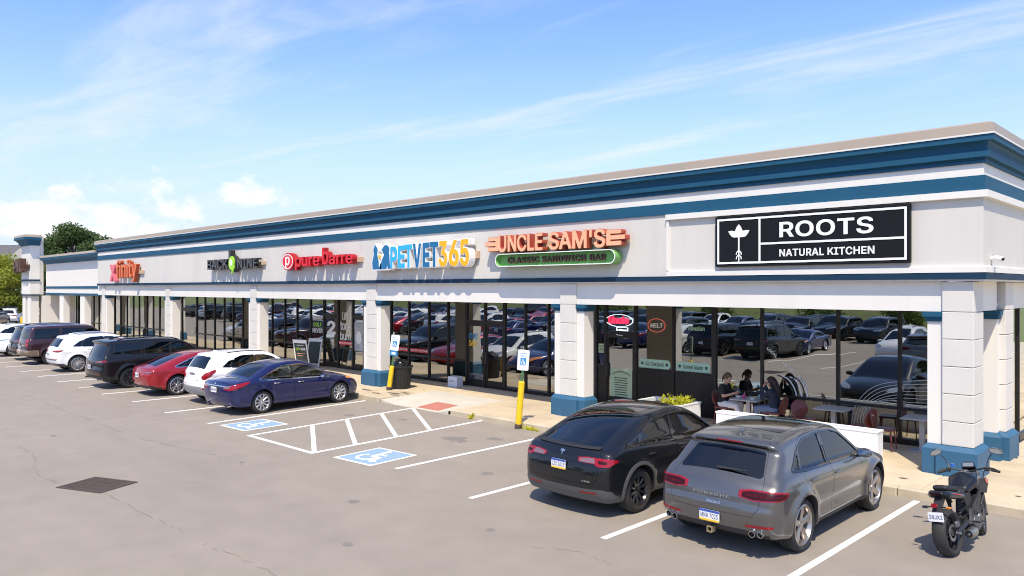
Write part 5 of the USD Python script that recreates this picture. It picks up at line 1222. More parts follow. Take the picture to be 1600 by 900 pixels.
# ------------------------------------------------------------------ signs on the fascia
mat('sign_orange', (.68, .16, .05), .4); mat('sign_pink_red', (.70, .13, .17), .4); mat('sign_orange_dark', (.42, .07, .02), .5)
mat('sign_black', (.025, .025, .027), .45); mat('sign_lime', (.33, .70, .03), .4); mat('sign_white', (.82, .82, .80), .45)
mat('sign_red', (.66, .010, .020), .35); mat('sign_red_dark', (.36, .006, .014), .4)
mat('sign_sky', (.03, .40, .78), .4); mat('sign_navy', (.008, .135, .30), .4); mat('sign_gold', (.85, .42, .008), .4)
mat('sign_peach', (.80, .42, .24), .45); mat('sign_green', (.17, .38, .10), .45); mat('sign_brick', (.40, .07, .045), .5); mat('sign_brown', (.085, .04, .025), .5)
mat('raceway_tan', (.52, .36, .24), .6); mat('sign_panel_black', (.010, .011, .014), .55, spec=.15)
def fit(g, x0, x1, z0, z1):
    a, b, c, d = g.bounds; g = affinity.translate(g, -a, -b)
    return affinity.translate(affinity.scale(g, (x1 - x0) / (c - a), (z1 - z0) / (d - b), origin=(0, 0)), x0, z0)
def sign(name, label, x): return thing(name, label, 'sign', (x, FY, 0))
def sx(path, name, g, y0, y1, m, x=0, label=None): return put(path, name, wall_ext(affinity.translate(g, -x, 0), y0 - FY, y1 - FY), m, label=label)
def letters(path, text, x0, x1, z0, z1, y0, y1, m, face=None, stroke=3, x=0, facey=.006, weight=None, desc=True, tr=0):
    """each letter its own part with a thin face in front"""
    gs = []; pen = 0
    whole = text_shape(text, 1.0, stroke, weight=weight)
    a, b, c, d = whole.bounds
    for i, ch in enumerate(text):
        if ch == ' ': continue
        w0 = text_shape(text[:i + 1], 1.0, stroke, weight=weight); single = text_shape(ch, 1.0, stroke, weight=weight)
        g = affinity.translate(single, w0.bounds[2] - single.bounds[2], 0); gs.append(g)
    for g in gs:
        g = affinity.translate(g, -a, -b); g = affinity.scale(g, (x1 - x0) / (c - a), (z1 - z0) / (d - b), origin=(0, 0)); g = affinity.translate(g, x0, z0)
        p = sx(path, 'letter', g, y0, y1, m, x)
        if face: sx(p, 'face', g.buffer(-.012), y0 - facey, y0 + .001, face, x)

s = sign('channel_letter_sign', 'small orange channel letter sign reading xfinity, farthest left on the long fascia', -48)
sx(s, 'raceway', sg.box(-50.0, 4.52, -45.3, 4.72), 15.84, 15.94, 'raceway_tan', -48)
letters(s, 'x', -50.3, -49.3, 4.10, 5.12, 15.66, 15.86, 'sign_pink_red', None, 4, -48)
letters(s, 'finity', -49.25, -45.75, 4.05, 5.36, 15.66, 15.86, 'sign_orange_dark', 'sign_orange', 4, -48)
s = sign('channel_letter_sign', 'dark grey letter sign reading BACK NINE with a lime green nine in the middle', -33.7)
sx(s, 'raceway', sg.box(-36.1, 4.72, -30.9, 4.86), 15.84, 15.94, 'raceway_tan', -33.7)
letters(s, 'BACK', -36.24, -34.05, 4.57, 5.05, 15.64, 15.86, 'sign_black', 'gloss_black', 4, -33.7)
letters(s, 'NINE', -33.05, -31.15, 4.58, 5.02, 15.64, 15.86, 'sign_black', 'gloss_black', 4, -33.7)
bb = unary_union([sg.box(-33.96, 4.6, -33.72, 5.44), sg.Point(-33.58, 4.80).buffer(.38)])
sx(s, 'tall_b', bb, 15.65, 15.86, 'sign_black', -33.7)
ring = affinity.scale(sg.Point(-33.58, 4.84).buffer(.27), 1, 1.15)
nine = unary_union([ring, sg.Polygon([(-33.33, 4.80), (-33.31, 4.62), (-33.50, 4.36), (-33.58, 4.38), (-33.46, 4.66)])])
sx(s, 'nine', nine, 15.60, 15.655, 'sign_lime', -33.7); sx(s, 'nine_center', affinity.scale(sg.Point(-33.60, 4.87).buffer(.13), 1, 1.2), 15.594, 15.61, 'sign_white', -33.7)
s = sign('channel_letter_sign', 'red letter sign reading pure barre with a round p emblem', -26.4)
sx(s, 'raceway', sg.box(-28.3, 4.66, -23.5, 4.84), 15.84, 15.94, 'raceway_tan', -26.4)
circ = affinity.scale(sg.Point(-28.46, 4.78).buffer(.50, quad_segs=24), 1, .72)
e_ = sx(s, 'emblem', circ, 15.62, 15.86, 'sign_red_dark', -26.4)
sx(e_, 'emblem_face', circ.buffer(-.015), 15.61, 15.63, 'sign_red', -26.4); sx(e_, 'emblem_ring', circ.buffer(-.05) - circ.buffer(-.09), 15.602, 15.612, 'sign_white', -26.4)
sx(e_, 'emblem_letter', fit(text_shape('p', 1, 2), -28.62, -28.28, 4.52, 4.98), 15.60, 15.612, 'sign_white', -26.4)
letters(s, 'pure', -27.92, -26.05, 4.42, 4.95, 15.64, 15.86, 'sign_red_dark', 'sign_red', 5, -26.4)
letters(s, 'b', -25.85, -25.40, 4.585, 5.26, 15.64, 15.86, 'sign_red_dark', 'sign_red', 5, -26.4); letters(s, 'arre', -25.37, -23.75, 4.585, 4.96, 15.64, 15.86, 'sign_red_dark', 'sign_red', 5, -26.4)
s = sign('channel_letter_sign', 'blue and yellow letter sign reading PETVET365 with dog and cat silhouettes', -19.9)
sx(s, 'raceway', sg.box(-22.0, 4.62, -17.2, 4.84), 15.83, 15.94, 'raceway_tan', -19.9)
dog = unary_union([affinity.scale(sg.Point(-21.62, 5.02).buffer(.17), 1.05, .9), sg.Polygon([(-21.86, 5.04), (-21.70, 5.12), (-21.7, 4.95)]), sg.Polygon([(-21.62, 4.98), (-21.45, 4.9), (-21.40, 4.40), (-21.50, 4.37), (-21.56, 4.6), (-21.60, 4.38), (-21.95, 4.38), (-21.93, 4.52), (-21.80, 4.72)])]).buffer(.015)
catp = unary_union([affinity.scale(sg.Point(-22.24, 5.02).buffer(.11), 1, 1.1), sg.Polygon([(-22.32, 5.08), (-22.27, 5.22), (-22.2, 5.10)]), sg.Polygon([(-22.30, 4.94), (-22.18, 4.94), (-22.06, 4.6), (-22.08, 4.38), (-22.40, 4.38), (-22.42, 4.6)]), sg.LineString([(-22.1, 4.42), (-21.95, 4.40), (-21.93, 4.5)]).buffer(.03)]).buffer(.015)
both = dog.union(catp)
sx(s, 'emblem_backing', both.buffer(.045), 15.60, 15.85, 'sign_white', -19.9); sx(s, 'dog_silhouette', dog, 15.588, 15.605, 'sign_navy', -19.9); sx(s, 'cat_silhouette', catp, 15.588, 15.605, 'sign_navy', -19.9)
sx(s, 'ball', sg.Point(-22.0, 4.80).buffer(.07), 15.585, 15.605, 'sign_gold', -19.9)
for tx, a, b, z0, z1, m in (('P', -21.36, -20.98, 4.38, 5.12, 'sign_sky'), ('E', -20.92, -20.55, 4.38, 5.14, 'sign_sky'), ('T', -20.54, -20.16, 4.38, 5.16, 'sign_sky'), ('V', -20.10, -19.68, 4.38, 5.17, 'sign_navy'), ('E', -19.58, -19.24, 4.38, 5.18, 'sign_navy'), ('T', -19.20, -18.80, 4.38, 5.19, 'sign_navy'),
                            ('3', -18.76, -18.36, 4.38, 5.20, 'sign_gold'), ('6', -18.27, -17.80, 4.38, 5.21, 'sign_gold'), ('5', -17.73, -17.33, 4.38, 5.21, 'sign_gold')):
    g = fit(text_shape(tx, 1, 3, weight=650), a, b, z0, z1)
    p = sx(s, 'letter', g.buffer(.026), 15.60, 15.85, 'sign_white', -19.9); sx(p, 'face', g, 15.588, 15.606, m, -19.9)
s = sign('channel_letter_sign', "peach letter sign reading UNCLE SAM'S above a green rounded sandwich bar plate", -14.1)
sx(s, 'raceway', sg.box(-16.3, 4.86, -11.55, 5.02), 15.84, 15.94, 'raceway_tan', -14.1)
letters(s, 'UNCLE', -16.08, -14.30, 4.74, 5.25, 15.64, 15.86, 'sign_brick', 'sign_peach', 7, -14.1, .02)
letters(s, "SAM'S", -14.08, -12.10, 4.74, 5.25, 15.64, 15.86, 'sign_brick', 'sign_peach', 7, -14.1, .02)
for sgn, xc in ((-1, -16.34), (1, -11.82)):
    f_ = unary_union([sg.box(xc - .20, 4.80, xc + .20, 4.90), sg.box(xc - (.32 if sgn < 0 else .18), 4.95, xc + (.32 if sgn > 0 else .18), 5.05), sg.box(xc - .20, 5.10, xc + .20, 5.19), sg.box(xc - sgn * .20 - .06, 4.80, xc - sgn * .20 + .06, 5.19)]).buffer(-.02).buffer(.035)
    p = sx(s, 'fork', f_, 15.66, 15.85, 'sign_brick', -14.1); sx(p, 'face', f_.buffer(-.012), 15.645, 15.665, 'sign_peach', -14.1)
cap_ = sg.LineString([(-15.98, 4.51), (-11.95, 4.51)]).buffer(.185)
p = sx(s, 'green_plate', cap_, 15.74, 15.92, 'sign_green', -14.1); sx(p, 'rim', cap_ - cap_.buffer(-.022), 15.60, 15.742, 'sign_green', -14.1); sx(p, 'lip', cap_.buffer(.004) - cap_.buffer(-.018), 15.588, 15.60, 'sign_white', -14.1)
sx(p, 'tagline', fit(text_shape('CLASSIC SANDWICH BAR', 1, 6, spacing=.10), -15.75, -12.15, 4.42, 4.60), 15.69, 15.745, 'sign_brown', -14.1)
# black panel sign
rx0, rx1, rz0, rz1 = -9.06, -4.86, 4.19, 5.345
s = sign('panel_sign', 'black panel sign with white lines reading ROOTS NATURAL KITCHEN', -7)
p = put(s, 'panel', cbox(rx0 + 7, rx1 + 7, 15.84 - FY, 15.93 - FY, rz0, rz1, .01), 'sign_panel_black')
fy = 15.838; xm = rx0 + 1.10
fr = sg.box(rx0 + .06, rz0 + .06, rx1 - .06, rz1 - .06)
frame_ = unary_union([fr - fr.buffer(-.045), sg.box(xm - .022, rz0 + .08, xm + .022, rz1 - .08), sg.box(xm, 4.66, rx1 - .08, 4.705)])
sx(p, 'white_lines', frame_, fy - .006, fy + .004, 'sign_white', -7)
sx(p, 'lettering', fit(text_shape('ROOTS', 1, 1, weight=600), xm + .46, xm + 2.42, 4.80, 5.14), fy - .006, fy + .004, 'sign_white', -7)
sx(p, 'lettering', fit(text_shape('NATURAL KITCHEN', 1, 1, weight=600), xm + .46, xm + 2.44, 4.385, 4.545), fy - .006, fy + .004, 'sign_white', -7)
xc = (rx0 + .06 + xm) / 2 + .02
leaf = lambda a, l, w: affinity.rotate(sg.Polygon([(0, 0), (w * .8, l * .35), (w, l * .55), (w * .55, l * .85), (0, l * 1.05), (-w * .55, l * .85), (-w, l * .55), (-w * .8, l * .35)]).buffer(.008), a, origin=(0, 0))
root = unary_union([leaf(0, .26, .08), leaf(62, .27, .065), leaf(-62, .27, .065), sg.LineString([(0, .05), (0, -.36)]).buffer(.018)] + [sg.LineString([(0, -.30 - .10 * k), (sd * .055, -.36 - .10 * k), (sd * .06, -.40 - .10 * k)]).buffer(.011) for k in range(2) for sd in (1, -1)] + [sg.LineString([(0, -.3), (0, -.56)]).buffer(.012)])
sx(p, 'plant_emblem', affinity.translate(root, xc, 4.86), fy - .006, fy + .004, 'sign_white', -7)
# sign on the far tower
s = thing('channel_letter_sign', 'brown block letter sign on the far tower front', 'sign', (-68.2, 15.2, 0))
put(s, 'raceway', box(-1.3, 1.35, -.12, -.02, 5.2, 5.5), 'sign_brown')
for k, (ch, x0) in enumerate((('P', -1.25), ('N', -.45), ('L', .45))):
    put(s, 'letter', wall_ext(fit(text_shape(ch, 1, 6), x0, x0 + .72, 4.85 + .06 * k, 5.85 + .06 * k), -.55, -.12), 'sign_brown')
# dome camera by the corner
s = thing('security_camera', 'small white security camera on the side wall near the corner', 'camera', (-3.65, 16.49, 4.27))
put(s, 'mount', lathe([(.0001, -.03), (.05, -.03), (.05, .03), (.0001, .03)], 16), 'sign_white', smooth=30)
put(s, 'bracket', chain([(0, 0, 0), (.11, -.02, 0)], [.025, .022], 10), 'sign_white', smooth=30)
put(s, 'housing', chain([(.09, -.06, -.01), (.20, -.14, -.03)], [.05, .048], 14), 'sign_white', smooth=30); put(s, 'lens', chain([(.205, -.145, -.032), (.22, -.155, -.035)], [.040, .035], 14), 'gloss_black', smooth=30)

# ------------------------------------------------------------------ lettering, posters and neon in the windows
mat('decal_white', (.80, .80, .78), .6); mat('decal_line', (.55, .56, .56), .6); mat('decal_lime', (.42, .75, .10), .6); mat('decal_red', (.70, .05, .06), .6); mat('paper_green', (.52, .66, .44), .7); mat('paper_mint', (.42, .66, .50), .7); mat('ink', (.04, .045, .04), .8)
mat('decal_blue', (.03, .28, .62), .6); mat('decal_yellow', (.85, .55, .03), .6); mat('photo_grey', (.42, .46, .50), .6, var=.5, scale=3); mat('neon_white', (.8, .85, .9), .5, emit=((.85, .93, 1), .9)); mat('neon_red', (.8, .03, .10), .5, emit=((1, .03, .10), 1.0)); mat('neon_dim', (.55, .12, .10), .5, emit=((1, .2, .15), .25))
DY = GYL - .010
def decal(name, label, cat_, x, z): return thing(name, label, cat_, (x, DY, z))
def dput(p, name, g, m, y=0.0, th=.003): return put(p, name, wall_ext(g, y - th, y), m)
def words(tx, w, h, st=2, **k): return affinity.translate(fit(text_shape(tx, 1, st, **k), 0, w, 0, h), -w / 2, -h / 2)
d = decal('window_lettering', 'white window lettering reading lift tone burn', 'lettering', -28.62, 2.05)
for k, t in enumerate(('lift', 'tone', 'burn')): dput(d, 'word', affinity.translate(words(t, (.5, .82, .84)[k], .36 if k < 2 else .36), 0, .42 - .44 * k), 'decal_white')
for k, x in enumerate((-28.62, -24.67, -23.45)):
    d = decal('red_window_strip', ('red strip with white words below the lift tone burn lettering', 'red strip with white words in the first pane right of the trash can', 'red strip with white words in the second pane right of the trash can')[k], 'window strip', x, (1.28, 1.25, 1.25)[k])
    w = (1.05, 1.0, 1.12)[k]; st_ = dput(d, 'strip', sg.box(-w / 2, -.075, w / 2, .075), 'decal_red'); dput(st_, 'words', words('pure barre', w * .72, .09), 'decal_white', -.0035); dput(st_, 'dot', sg.Point(-w * .42, 0).buffer(.04) | sg.Point(w * .42, 0).buffer(.04), 'decal_white', -.0035)
d = decal('window_lettering', 'white and lime window lettering reading WHERE GOLF NEVER', 'lettering', -30.95, 2.02)
for k, (t, m) in enumerate((('WHERE', 'decal_white'), ('GOLF', 'decal_lime'), ('NEVER', 'decal_white'))): dput(d, 'word', affinity.translate(words(t, (.86, .72, .86)[k], .20, 5), 0, .28 - .28 * k), m)
d = decal('window_lettering', 'white numeral two shape on the glass door left of the lift tone burn lettering', 'lettering', -29.78, 1.92); dput(d, 'numeral', words('2', .70, .62, 8), 'decal_white')
d = decal('door_poster', 'grey photo poster with a face on the glass door next to a column', 'poster', -27.60, 1.62); q = dput(d, 'sheet', sg.box(-.32, -.62, .32, .62), 'photo_grey'); dput(q, 'face', affinity.scale(sg.Point(0, -.05).buffer(.2), 1, 1.35), 'decal_white', -.0035)
d = decal('window_lettering', 'small blue and yellow door lettering reading PETVET 365', 'lettering', -20.35, 1.80)
dput(d, 'word', affinity.translate(words('PET', .26, .20, 4), -.15, .16), 'decal_blue'); dput(d, 'word', affinity.translate(words('VET', .26, .20, 4), .14, .16), 'decal_blue'); dput(d, 'word', affinity.translate(words('365', .42, .22, 4), 0, -.10), 'decal_yellow')
d = decal('door_poster', 'pale green poster with arched heading and many text lines on the sandwich shop door', 'poster', -13.72, .76)
q = dput(d, 'sheet', sg.box(-.40, -.50, .40, .50), 'paper_green')
hd = text_shape('THE HOUSE OF UNCLE', 1, 4); a_, b_, c_, d_ = hd.bounds; hd = fit(hd, -.33, .33, 0, .055)
hd = shapely.transform(shapely.segmentize(hd, .01), lambda p: np.column_stack([p[:, 0], p[:, 1] + .40 - .9 * p[:, 0] ** 2])); dput(q, 'heading', hd.buffer(0), 'ink', -.0035)
rr_ = np.random.default_rng(3)
for k in range(10):
    x = -.25 + .04 * rr_.random(); end = .25 - .05 * rr_.random(); segs = []
    while x < end:
        w = rr_.uniform(.03, .075); segs.append(sg.box(x, 0, min(x + w, end), .028)); x += w + .012
    dput(q, 'text_line', affinity.translate(unary_union(segs), 0, .22 - .071 * k), 'ink', -.0035)
for x, t, lab in ((-12.53, 'Go Oakland', 'mint green banner sticker reading Go Oakland above the lattice panels'), (-11.26, 'Summer Season', 'mint green banner sticker nearest the planter with green shrubs')):
    d = decal('window_banner', lab, 'banner', x, 1.50); q = dput(d, 'sheet', sg.box(-.54, -.13, .54, .13).difference(unary_union([sg.Point(a, b).buffer(.05) for a in (-.54, .54) for b in (-.13, .13)])), 'paper_mint')
    dput(q, 'words', words(t, .62, .12, 2), 'ink', -.0035)
    for e in (-.42, .42): dput(q, 'star', unary_union([affinity.rotate(sg.box(-.012, -.05, .012, .05), a, origin=(0, 0)) for a in (0, 60, 120)]).buffer(.004).__class__ and affinity.translate(unary_union([affinity.rotate(sg.box(-.012, -.05, .012, .05), a, origin=(0, 0)) for a in (0, 60, 120)]), e, 0), 'ink', -.0035)
d = decal('door_notice', 'white paper notice in the narrow pane left of the sandwich shop door', 'notice', -14.47, 1.85); q = dput(d, 'sheet', sg.box(-.10, -.14, .10, .14), 'paper_green')
for k in range(5): dput(q, 'text_line', sg.box(-.07, .07 - .04 * k, .07, .085 - .04 * k), 'ink', -.0035)
el = lambda rx, rz, n=32: affinity.scale(sg.Point(0, 0).buffer(1, quad_segs=n), rx, rz)
NY = .06
d = decal('neon_sign', 'oval neon sign with white outline and red script above the sandwich shop door poster', 'neon sign', -13.78, 2.72)
dput(d, 'outline', el(.50, .19) - el(.485, .175), 'neon_white', -.01, .012); dput(d, 'script', fit(text_shape("Uncle", 1, 10), -.40, .34, -.10, .12), 'neon_red', -.01, .012)
q = dput(d, 'open_plate', sg.box(-.10, -.38, .32, -.20) - sg.box(-.085, -.365, .305, -.215), 'neon_white', -.01, .012); dput(d, 'number', fit(text_shape('225', 1, 2), -.10, .14, -.44, -.26), 'neon_white', -.024, .006); dput(d, 'word', fit(text_shape('Open', 1, 2), .0, .27, -.33, -.25), 'neon_white', -.01, .008)
d = decal('neon_sign', 'oval red ring neon sign with white letters between two lattice panes', 'neon sign', -12.45, 2.62); dput(d, 'ring', el(.30, .20) - el(.283, .183), 'neon_dim', -.01, .012); dput(d, 'word', words('MELT', .42, .13, 4), 'decal_white', -.01, .01)
d = decal('window_lettering', 'small mint lettering on the pane left of the seated people', 'lettering', -11.15, 2.58); dput(d, 'word', words('Hawaiian', .5, .13, 2), 'paper_mint')
# sweeping line art on the corner restaurant's glass
d = decal('window_line_art', 'white sweeping line art on the two panes left of the corner column', 'window graphic', -5.9, 1.35)
for k in range(9):
    pts = spline([(-1.05 + .07 * k, -1.0), (-.95 + .09 * k, -.40 + .02 * k), (-.55 + .085 * k, .05 - .045 * k), (0.02, .22 - .075 * k), (.6, .30 - .085 * k), (1.05, .42 - .09 * k)], 6)
    dput(d, 'line', sg.LineString(pts).buffer(.0055) - sg.box(-.05, -2, .08, 2), 'decal_line')
d = decal('window_line_art', 'black and white stripe graphic with small words behind the seated woman in navy', 'window graphic', -8.2, 1.45)
for k in range(6): dput(d, 'stripe', sg.LineString(spline([(-.60 + .10 * k, .02 - .012 * k * k * .2), (-.44 + .09 * k, -.03), (-.28 + .08 * k, -.20), (-.18 + .07 * k, -.44)], 6)).buffer(.016), 'decal_white' if k % 2 else 'ink')
for t, x, z, r in (('LOCAL', -.75, .60, -40), ('TASTE', -.33, .27, -36), ('FRESH', .06, -.08, -52)): dput(d, 'word', affinity.translate(affinity.rotate(words(t, .34, .07, 3), r, origin=(0, 0)), x, z), 'decal_white')
# stains and old gum on the pavement, lapped joints of the metal coping
mat('stain_brown', (.23, .17, .105), .9, var=.3, scale=9); mat('gum_dark', (.10, .085, .07), .9)
rs_ = np.random.default_rng(12)
for k in range(34):
    x, y = rs_.uniform(-30, 3), rs_.uniform(14.9, 18.2)
    if any(abs(x - c_) < .9 and y > 15.8 for c_ in (-13.69, -23.11, -4.3)): continue
    a = np.linspace(0, 2 * math.pi, 14, endpoint=False); s_ = rs_.choice([.03, .05, .10], p=[.6, .25, .15]); rad = s_ * rs_.uniform(.5, 1.0, 14)
    put(pave, 'stain', ext(sg.Polygon(np.column_stack([x + rad * np.cos(a) * 1.7, y + rad * np.sin(a)])).buffer(.008), .002).translate((0, 0, .1525)), 'gum_dark' if s_ < .06 else 'stain_brown')
for x, y, s_ in ((-20.9, 15.35, .22), (-20.5, 15.1, .16), (-21.3, 14.95, .14), (-22.2, 15.2, .18)):
    a = np.linspace(0, 2 * math.pi, 14, endpoint=False); rad = s_ * rs_.uniform(.4, 1.0, 14); put(pave, 'stain', ext(sg.Polygon(np.column_stack([x + rad * np.cos(a) * 1.9, y + rad * np.sin(a) * .6])).buffer(.01), .002).translate((0, 0, .1525)), 'gum_dark')
for k in range(16):
    x = -51.5 + k * 3.05; put(shop, 'coping_lap', sweep([(.2215, 6.523), (.1985, 6.692), (.10, 6.733), (.10, 6.729), (.194, 6.688), (.217, 6.523)], [(x, FY), (x + .09, FY)]), 'coping_tan')
    put(shop, 'cornice_joint', box(x + 1.2, x + 1.208, FY - .2065, FY - .19, 6.385, 6.498), 'trim_blue_dark')
# ------------------------------------------------------------------ street furniture and things on the pavement
mat('bollard_yellow', (.78, .50, .01), .5, var=.15, scale=7, bump=.1); mat('post_green', (.06, .17, .07), .5); mat('sign_face', (.80, .81, .83), .4); mat('isa_blue', (.02, .22, .55), .4); mat('can_black', (.014, .015, .015), .5, var=.3, scale=14); mat('bag_black', (.012, .012, .013), .25)
mat('carton_white', (.62, .64, .70), .7); mat('ink_soft', (.10, .10, .12), .7); mat('planter_white', (.80, .80, .80), .45); mat('soil', (.04, .028, .02), .9)
mat('leaf_lime', (.48, .47, .03), .5, var=.35, scale=25, trans=.35); mat('table_grey', (.36, .36, .355), .5); mat('chair_red', (.165, .040, .032), .45, coat=.2); mat('table_metal', (.42, .42, .43), .4, metal=.3)
def parking_sign(label, loc, tilt, h_sleeve, h_sign, extra):
    t = thing('accessible_parking_sign', label, 'parking sign', loc, 45, tilt=tilt)
    put(t, 'sleeve', lathe([(.0001, 0), (.082, 0), (.082, h_sleeve), (.06, h_sleeve + .025), (.0001, h_sleeve + .025)], 20), 'bollard_yellow', smooth=35)
    put(t, 'sleeve_base', lathe([(.083, .0), (.098, .0), (.098, .10), (.083, .12)], 16), 'rust_iron')
    put(t, 'post', cat(box(-.03, .03, -.012, -.004, h_sleeve - .1, h_sign), box(-.03, -.022, -.03, -.012, h_sleeve - .1, h_sign), box(.022, .03, -.03, -.012, h_sleeve - .1, h_sign)), 'post_green')
    pl = put(t, 'plate', wall_ext(affinity.translate(sg.box(-.15, -.54, .15, 0).buffer(-.03).buffer(.03), 0, h_sign), -.040, -.034), 'sign_face')
    f = lambda nm, g, m, y=-.040: put(pl, nm, wall_ext(affinity.translate(g, 0, h_sign), y - .002, y), m)
    f('words', affinity.translate(words('RESERVED', .21, .036, 2), 0, -.10), 'isa_blue'); f('words', affinity.translate(words('PARKING', .19, .036, 2), 0, -.165), 'isa_blue')
    f('blue_square', sg.box(-.075, -.41, .075, -.21), 'isa_blue'); f('wheelchair_symbol', affinity.translate(isa(.17), 0, -.32), 'sign_face', -.0425); f('bolt', sg.Point(0, -.05).buffer(.012) | sg.Point(0, -.48).buffer(.012), 'ink_soft')
    if extra:
        p2 = put(t, 'small_plate', wall_ext(affinity.translate(sg.box(-.13, -.72, .13, -.555).buffer(-.02).buffer(.02), 0, h_sign), -.040, -.034), 'isa_blue')
        put(p2, 'van_symbol', wall_ext(affinity.translate(affinity.scale(sg.Point(0, -.64).buffer(.05), 1.5, .9), 0, h_sign), -.0425, -.0405), 'sign_face')
    return t
parking_sign('accessible parking sign alone on a yellow sleeve post at the kerb', (-13.95, 14.30, 0), (0, 4.2, 0), 1.22, 2.08, False)
parking_sign('leaning accessible parking sign with extra blue plate in front of trash can', (-21.62, 15.72, .152), (0, 7.5, 0), .82, 1.93, True)
t = thing('trash_can', 'black ribbed trash can with domed bag beside the blue plinth', 'trash can', (-21.70, 16.30, .152))
put(t, 'barrel', lathe([(.0001, 0), (.30, 0), (.315, .02), (.385, .72), (.40, .73), (.43, .76), (.43, .80), (.385, .81), (.37, .78), (.31, .05)], 36), 'can_black', smooth=30)
for k in range(18):
    a = k * math.pi / 9; put(t, 'rib', rod((.318 * math.cos(a), .318 * math.sin(a), .03), (.383 * math.cos(a), .383 * math.sin(a), .70), .010, 5), 'can_black', smooth=40)
bag = trimesh.creation.icosphere(4, 1.0); v = bag.vertices * [.30, .30, .26]; v += (meshkit.fbm(v * 7 + 3) - .5)[:, None] * .10 * bag.vertices; put(t, 'bag', (v + [0, 0, .78], bag.faces), 'bag_black', smooth=True)
t = thing('carton', 'small white cardboard carton standing by the glass door', 'box', (-20.75, 18.02, .152), 8)
put(t, 'carton_body', cbox(-.22, .22, -.17, .17, 0, .36, .006), 'carton_white'); put(t, 'tape', box(-.221, .221, -.03, .03, .335, .3615), 'sign_face'); put(t, 'print', wall_ext(affinity.translate(words('FRAGILE', .20, .045, 3), -.03, .2), -.1735, -.1705), 'ink_soft')
# sandwich board
t = thing('sandwich_board', 'white framed sandwich board with dark poster on the pavement', 'sandwich board', (-30.45, 17.70, .152), 16)
mat('poster_dark', (.030, .045, .042), .5)
for sgn in (-1, 1):
    fm = lambda m: xf(m, rx=sgn * math.radians(11) * -1, t=(0, sgn * .27, 0))
    g = sg.box(-.40, .0, .40, 1.28) - sg.box(-.35, .14, .35, 1.13) - sg.box(-.30, -.1, .30, .09)
    put(t, 'frame', fm(wall_ext(g, -.018, .018)), 'decal_white')
    p = put(t, 'poster', fm(wall_ext(sg.box(-.352, .138, .352, 1.132), -.008, .008)), 'poster_dark')
    yy = -.009 if sgn < 0 else .011
    f = lambda nm, g, m: put(p, nm, fm(wall_ext(g, yy - .002, yy)), m)
    f('word', affinity.translate(words('OPEN', .26, .12, 6), -.16, .86), 'decal_lime'); f('word', affinity.translate(words('NOW', .26, .12, 6), .15, .86), 'decal_white')
    f('stripe', sg.box(-.24, .64, .22, .67) | sg.box(-.24, .54, .10, .565), 'sign_peach'); f('stripe', sg.box(-.2, 1.02, .2, 1.045), 'decal_white')
# planters
def planter(label, x0, x1, y0, y1, h=.60, th=.05):
    t = thing('planter', label, 'planter', ((x0 + x1) / 2, (y0 + y1) / 2, .152)); w, d = (x1 - x0) / 2, (y1 - y0) / 2
    b = cbox(-w, w, -d, d, .0, h, .008) - Manifold.cube((2 * w - 2 * th, 2 * d - 2 * th, h)).translate((-w + th, -d + th, .08)); put(t, 'box', b, 'planter_white')
    put(t, 'rim', cat(box(-w - .012, w + .012, -d - .012, -d + .03, h - .03, h + .004), box(-w - .012, w + .012, d - .03, d + .012, h - .03, h + .004), box(-w - .012, -w + .03, -d + .03, d - .03, h - .03, h + .004), box(w - .03, w + .012, -d + .03, d - .03, h - .03, h + .004)), 'planter_white')
    put(t, 'soil', box(-w + th, w - th, -d + th, d - th, .09, h - .10), 'soil'); return t
planter('long low white planter between the seated people and the parked cars', -9.3, -5.62, 16.30, 16.62)
pl = planter('square white planter holding lime green leafy plants', -11.75, -10.38, 16.38, 17.42)
def leaf_mesh(n, cen, spread, size, seed, up=.5):
    """many small bent leaves, each four triangles"""
    r = np.random.default_rng(seed); c = cen + r.normal(0, 1, (n, 3)) * spread if not callable(spread) else spread(r, n)
    d = r.normal(0, 1, (n, 3)) + [0, 0, up]; d /= np.linalg.norm(d, axis=1)[:, None]
    s = np.cross(d, r.normal(0, 1, (n, 3))); s /= np.linalg.norm(s, axis=1)[:, None]; nn = np.cross(d, s)
    L = size * r.uniform(.6, 1.3, n)[:, None]
    v = np.stack([c, c + d * L * .5 + s * L * .24 - nn * L * .05, c + d * L, c + d * L * .5 - s * L * .24 - nn * L * .05, c + d * L * .5 + nn * L * .06], 1).reshape(-1, 3)
    q = (np.arange(n) * 5)[:, None]; f = np.vstack([q + [0, 1, 4], q + [1, 2, 4], q + [2, 3, 4], q + [3, 0, 4]])
    return v, f
pt = thing('leafy_plant', 'lime green leafy plant filling the square white planter', 'plant', (-11.05, 16.9, .65))
for k in range(16):
    r = np.random.default_rng(k); x, y = r.uniform(-.02, .52), r.uniform(-.38, .38); h_ = r.uniform(.0, .14)
    put(pt, 'stem', rod((x, y, -.04), (x * 1.05, y * 1.05, h_), .008, 5), 'leaf_lime'); put(pt, 'leaf_clump', leaf_mesh(26, np.array([x, y, h_]), .07, .12, k, .7), 'leaf_lime', kind='stuff')
wd = thing('weed_tuft', 'small green weed tuft at the foot of the yellow sign post', 'weeds', (-13.55, 14.36, 0), kind='stuff'); put(wd, 'blades', leaf_mesh(70, np.array([0, 0, .0]), np.array([.14, .04, .012]), .10, 5, 1.5), 'leaf_lime')
wd = thing('weed_tuft', 'dry weed tuft in the kerb joint by the hatched bay', 'weeds', (-15.9, 14.40, 0), kind='stuff'); put(wd, 'blades', leaf_mesh(24, np.array([0, 0, .0]), np.array([.04, .02, .012]), .16, 6, 2.2), 'leaf_lime')
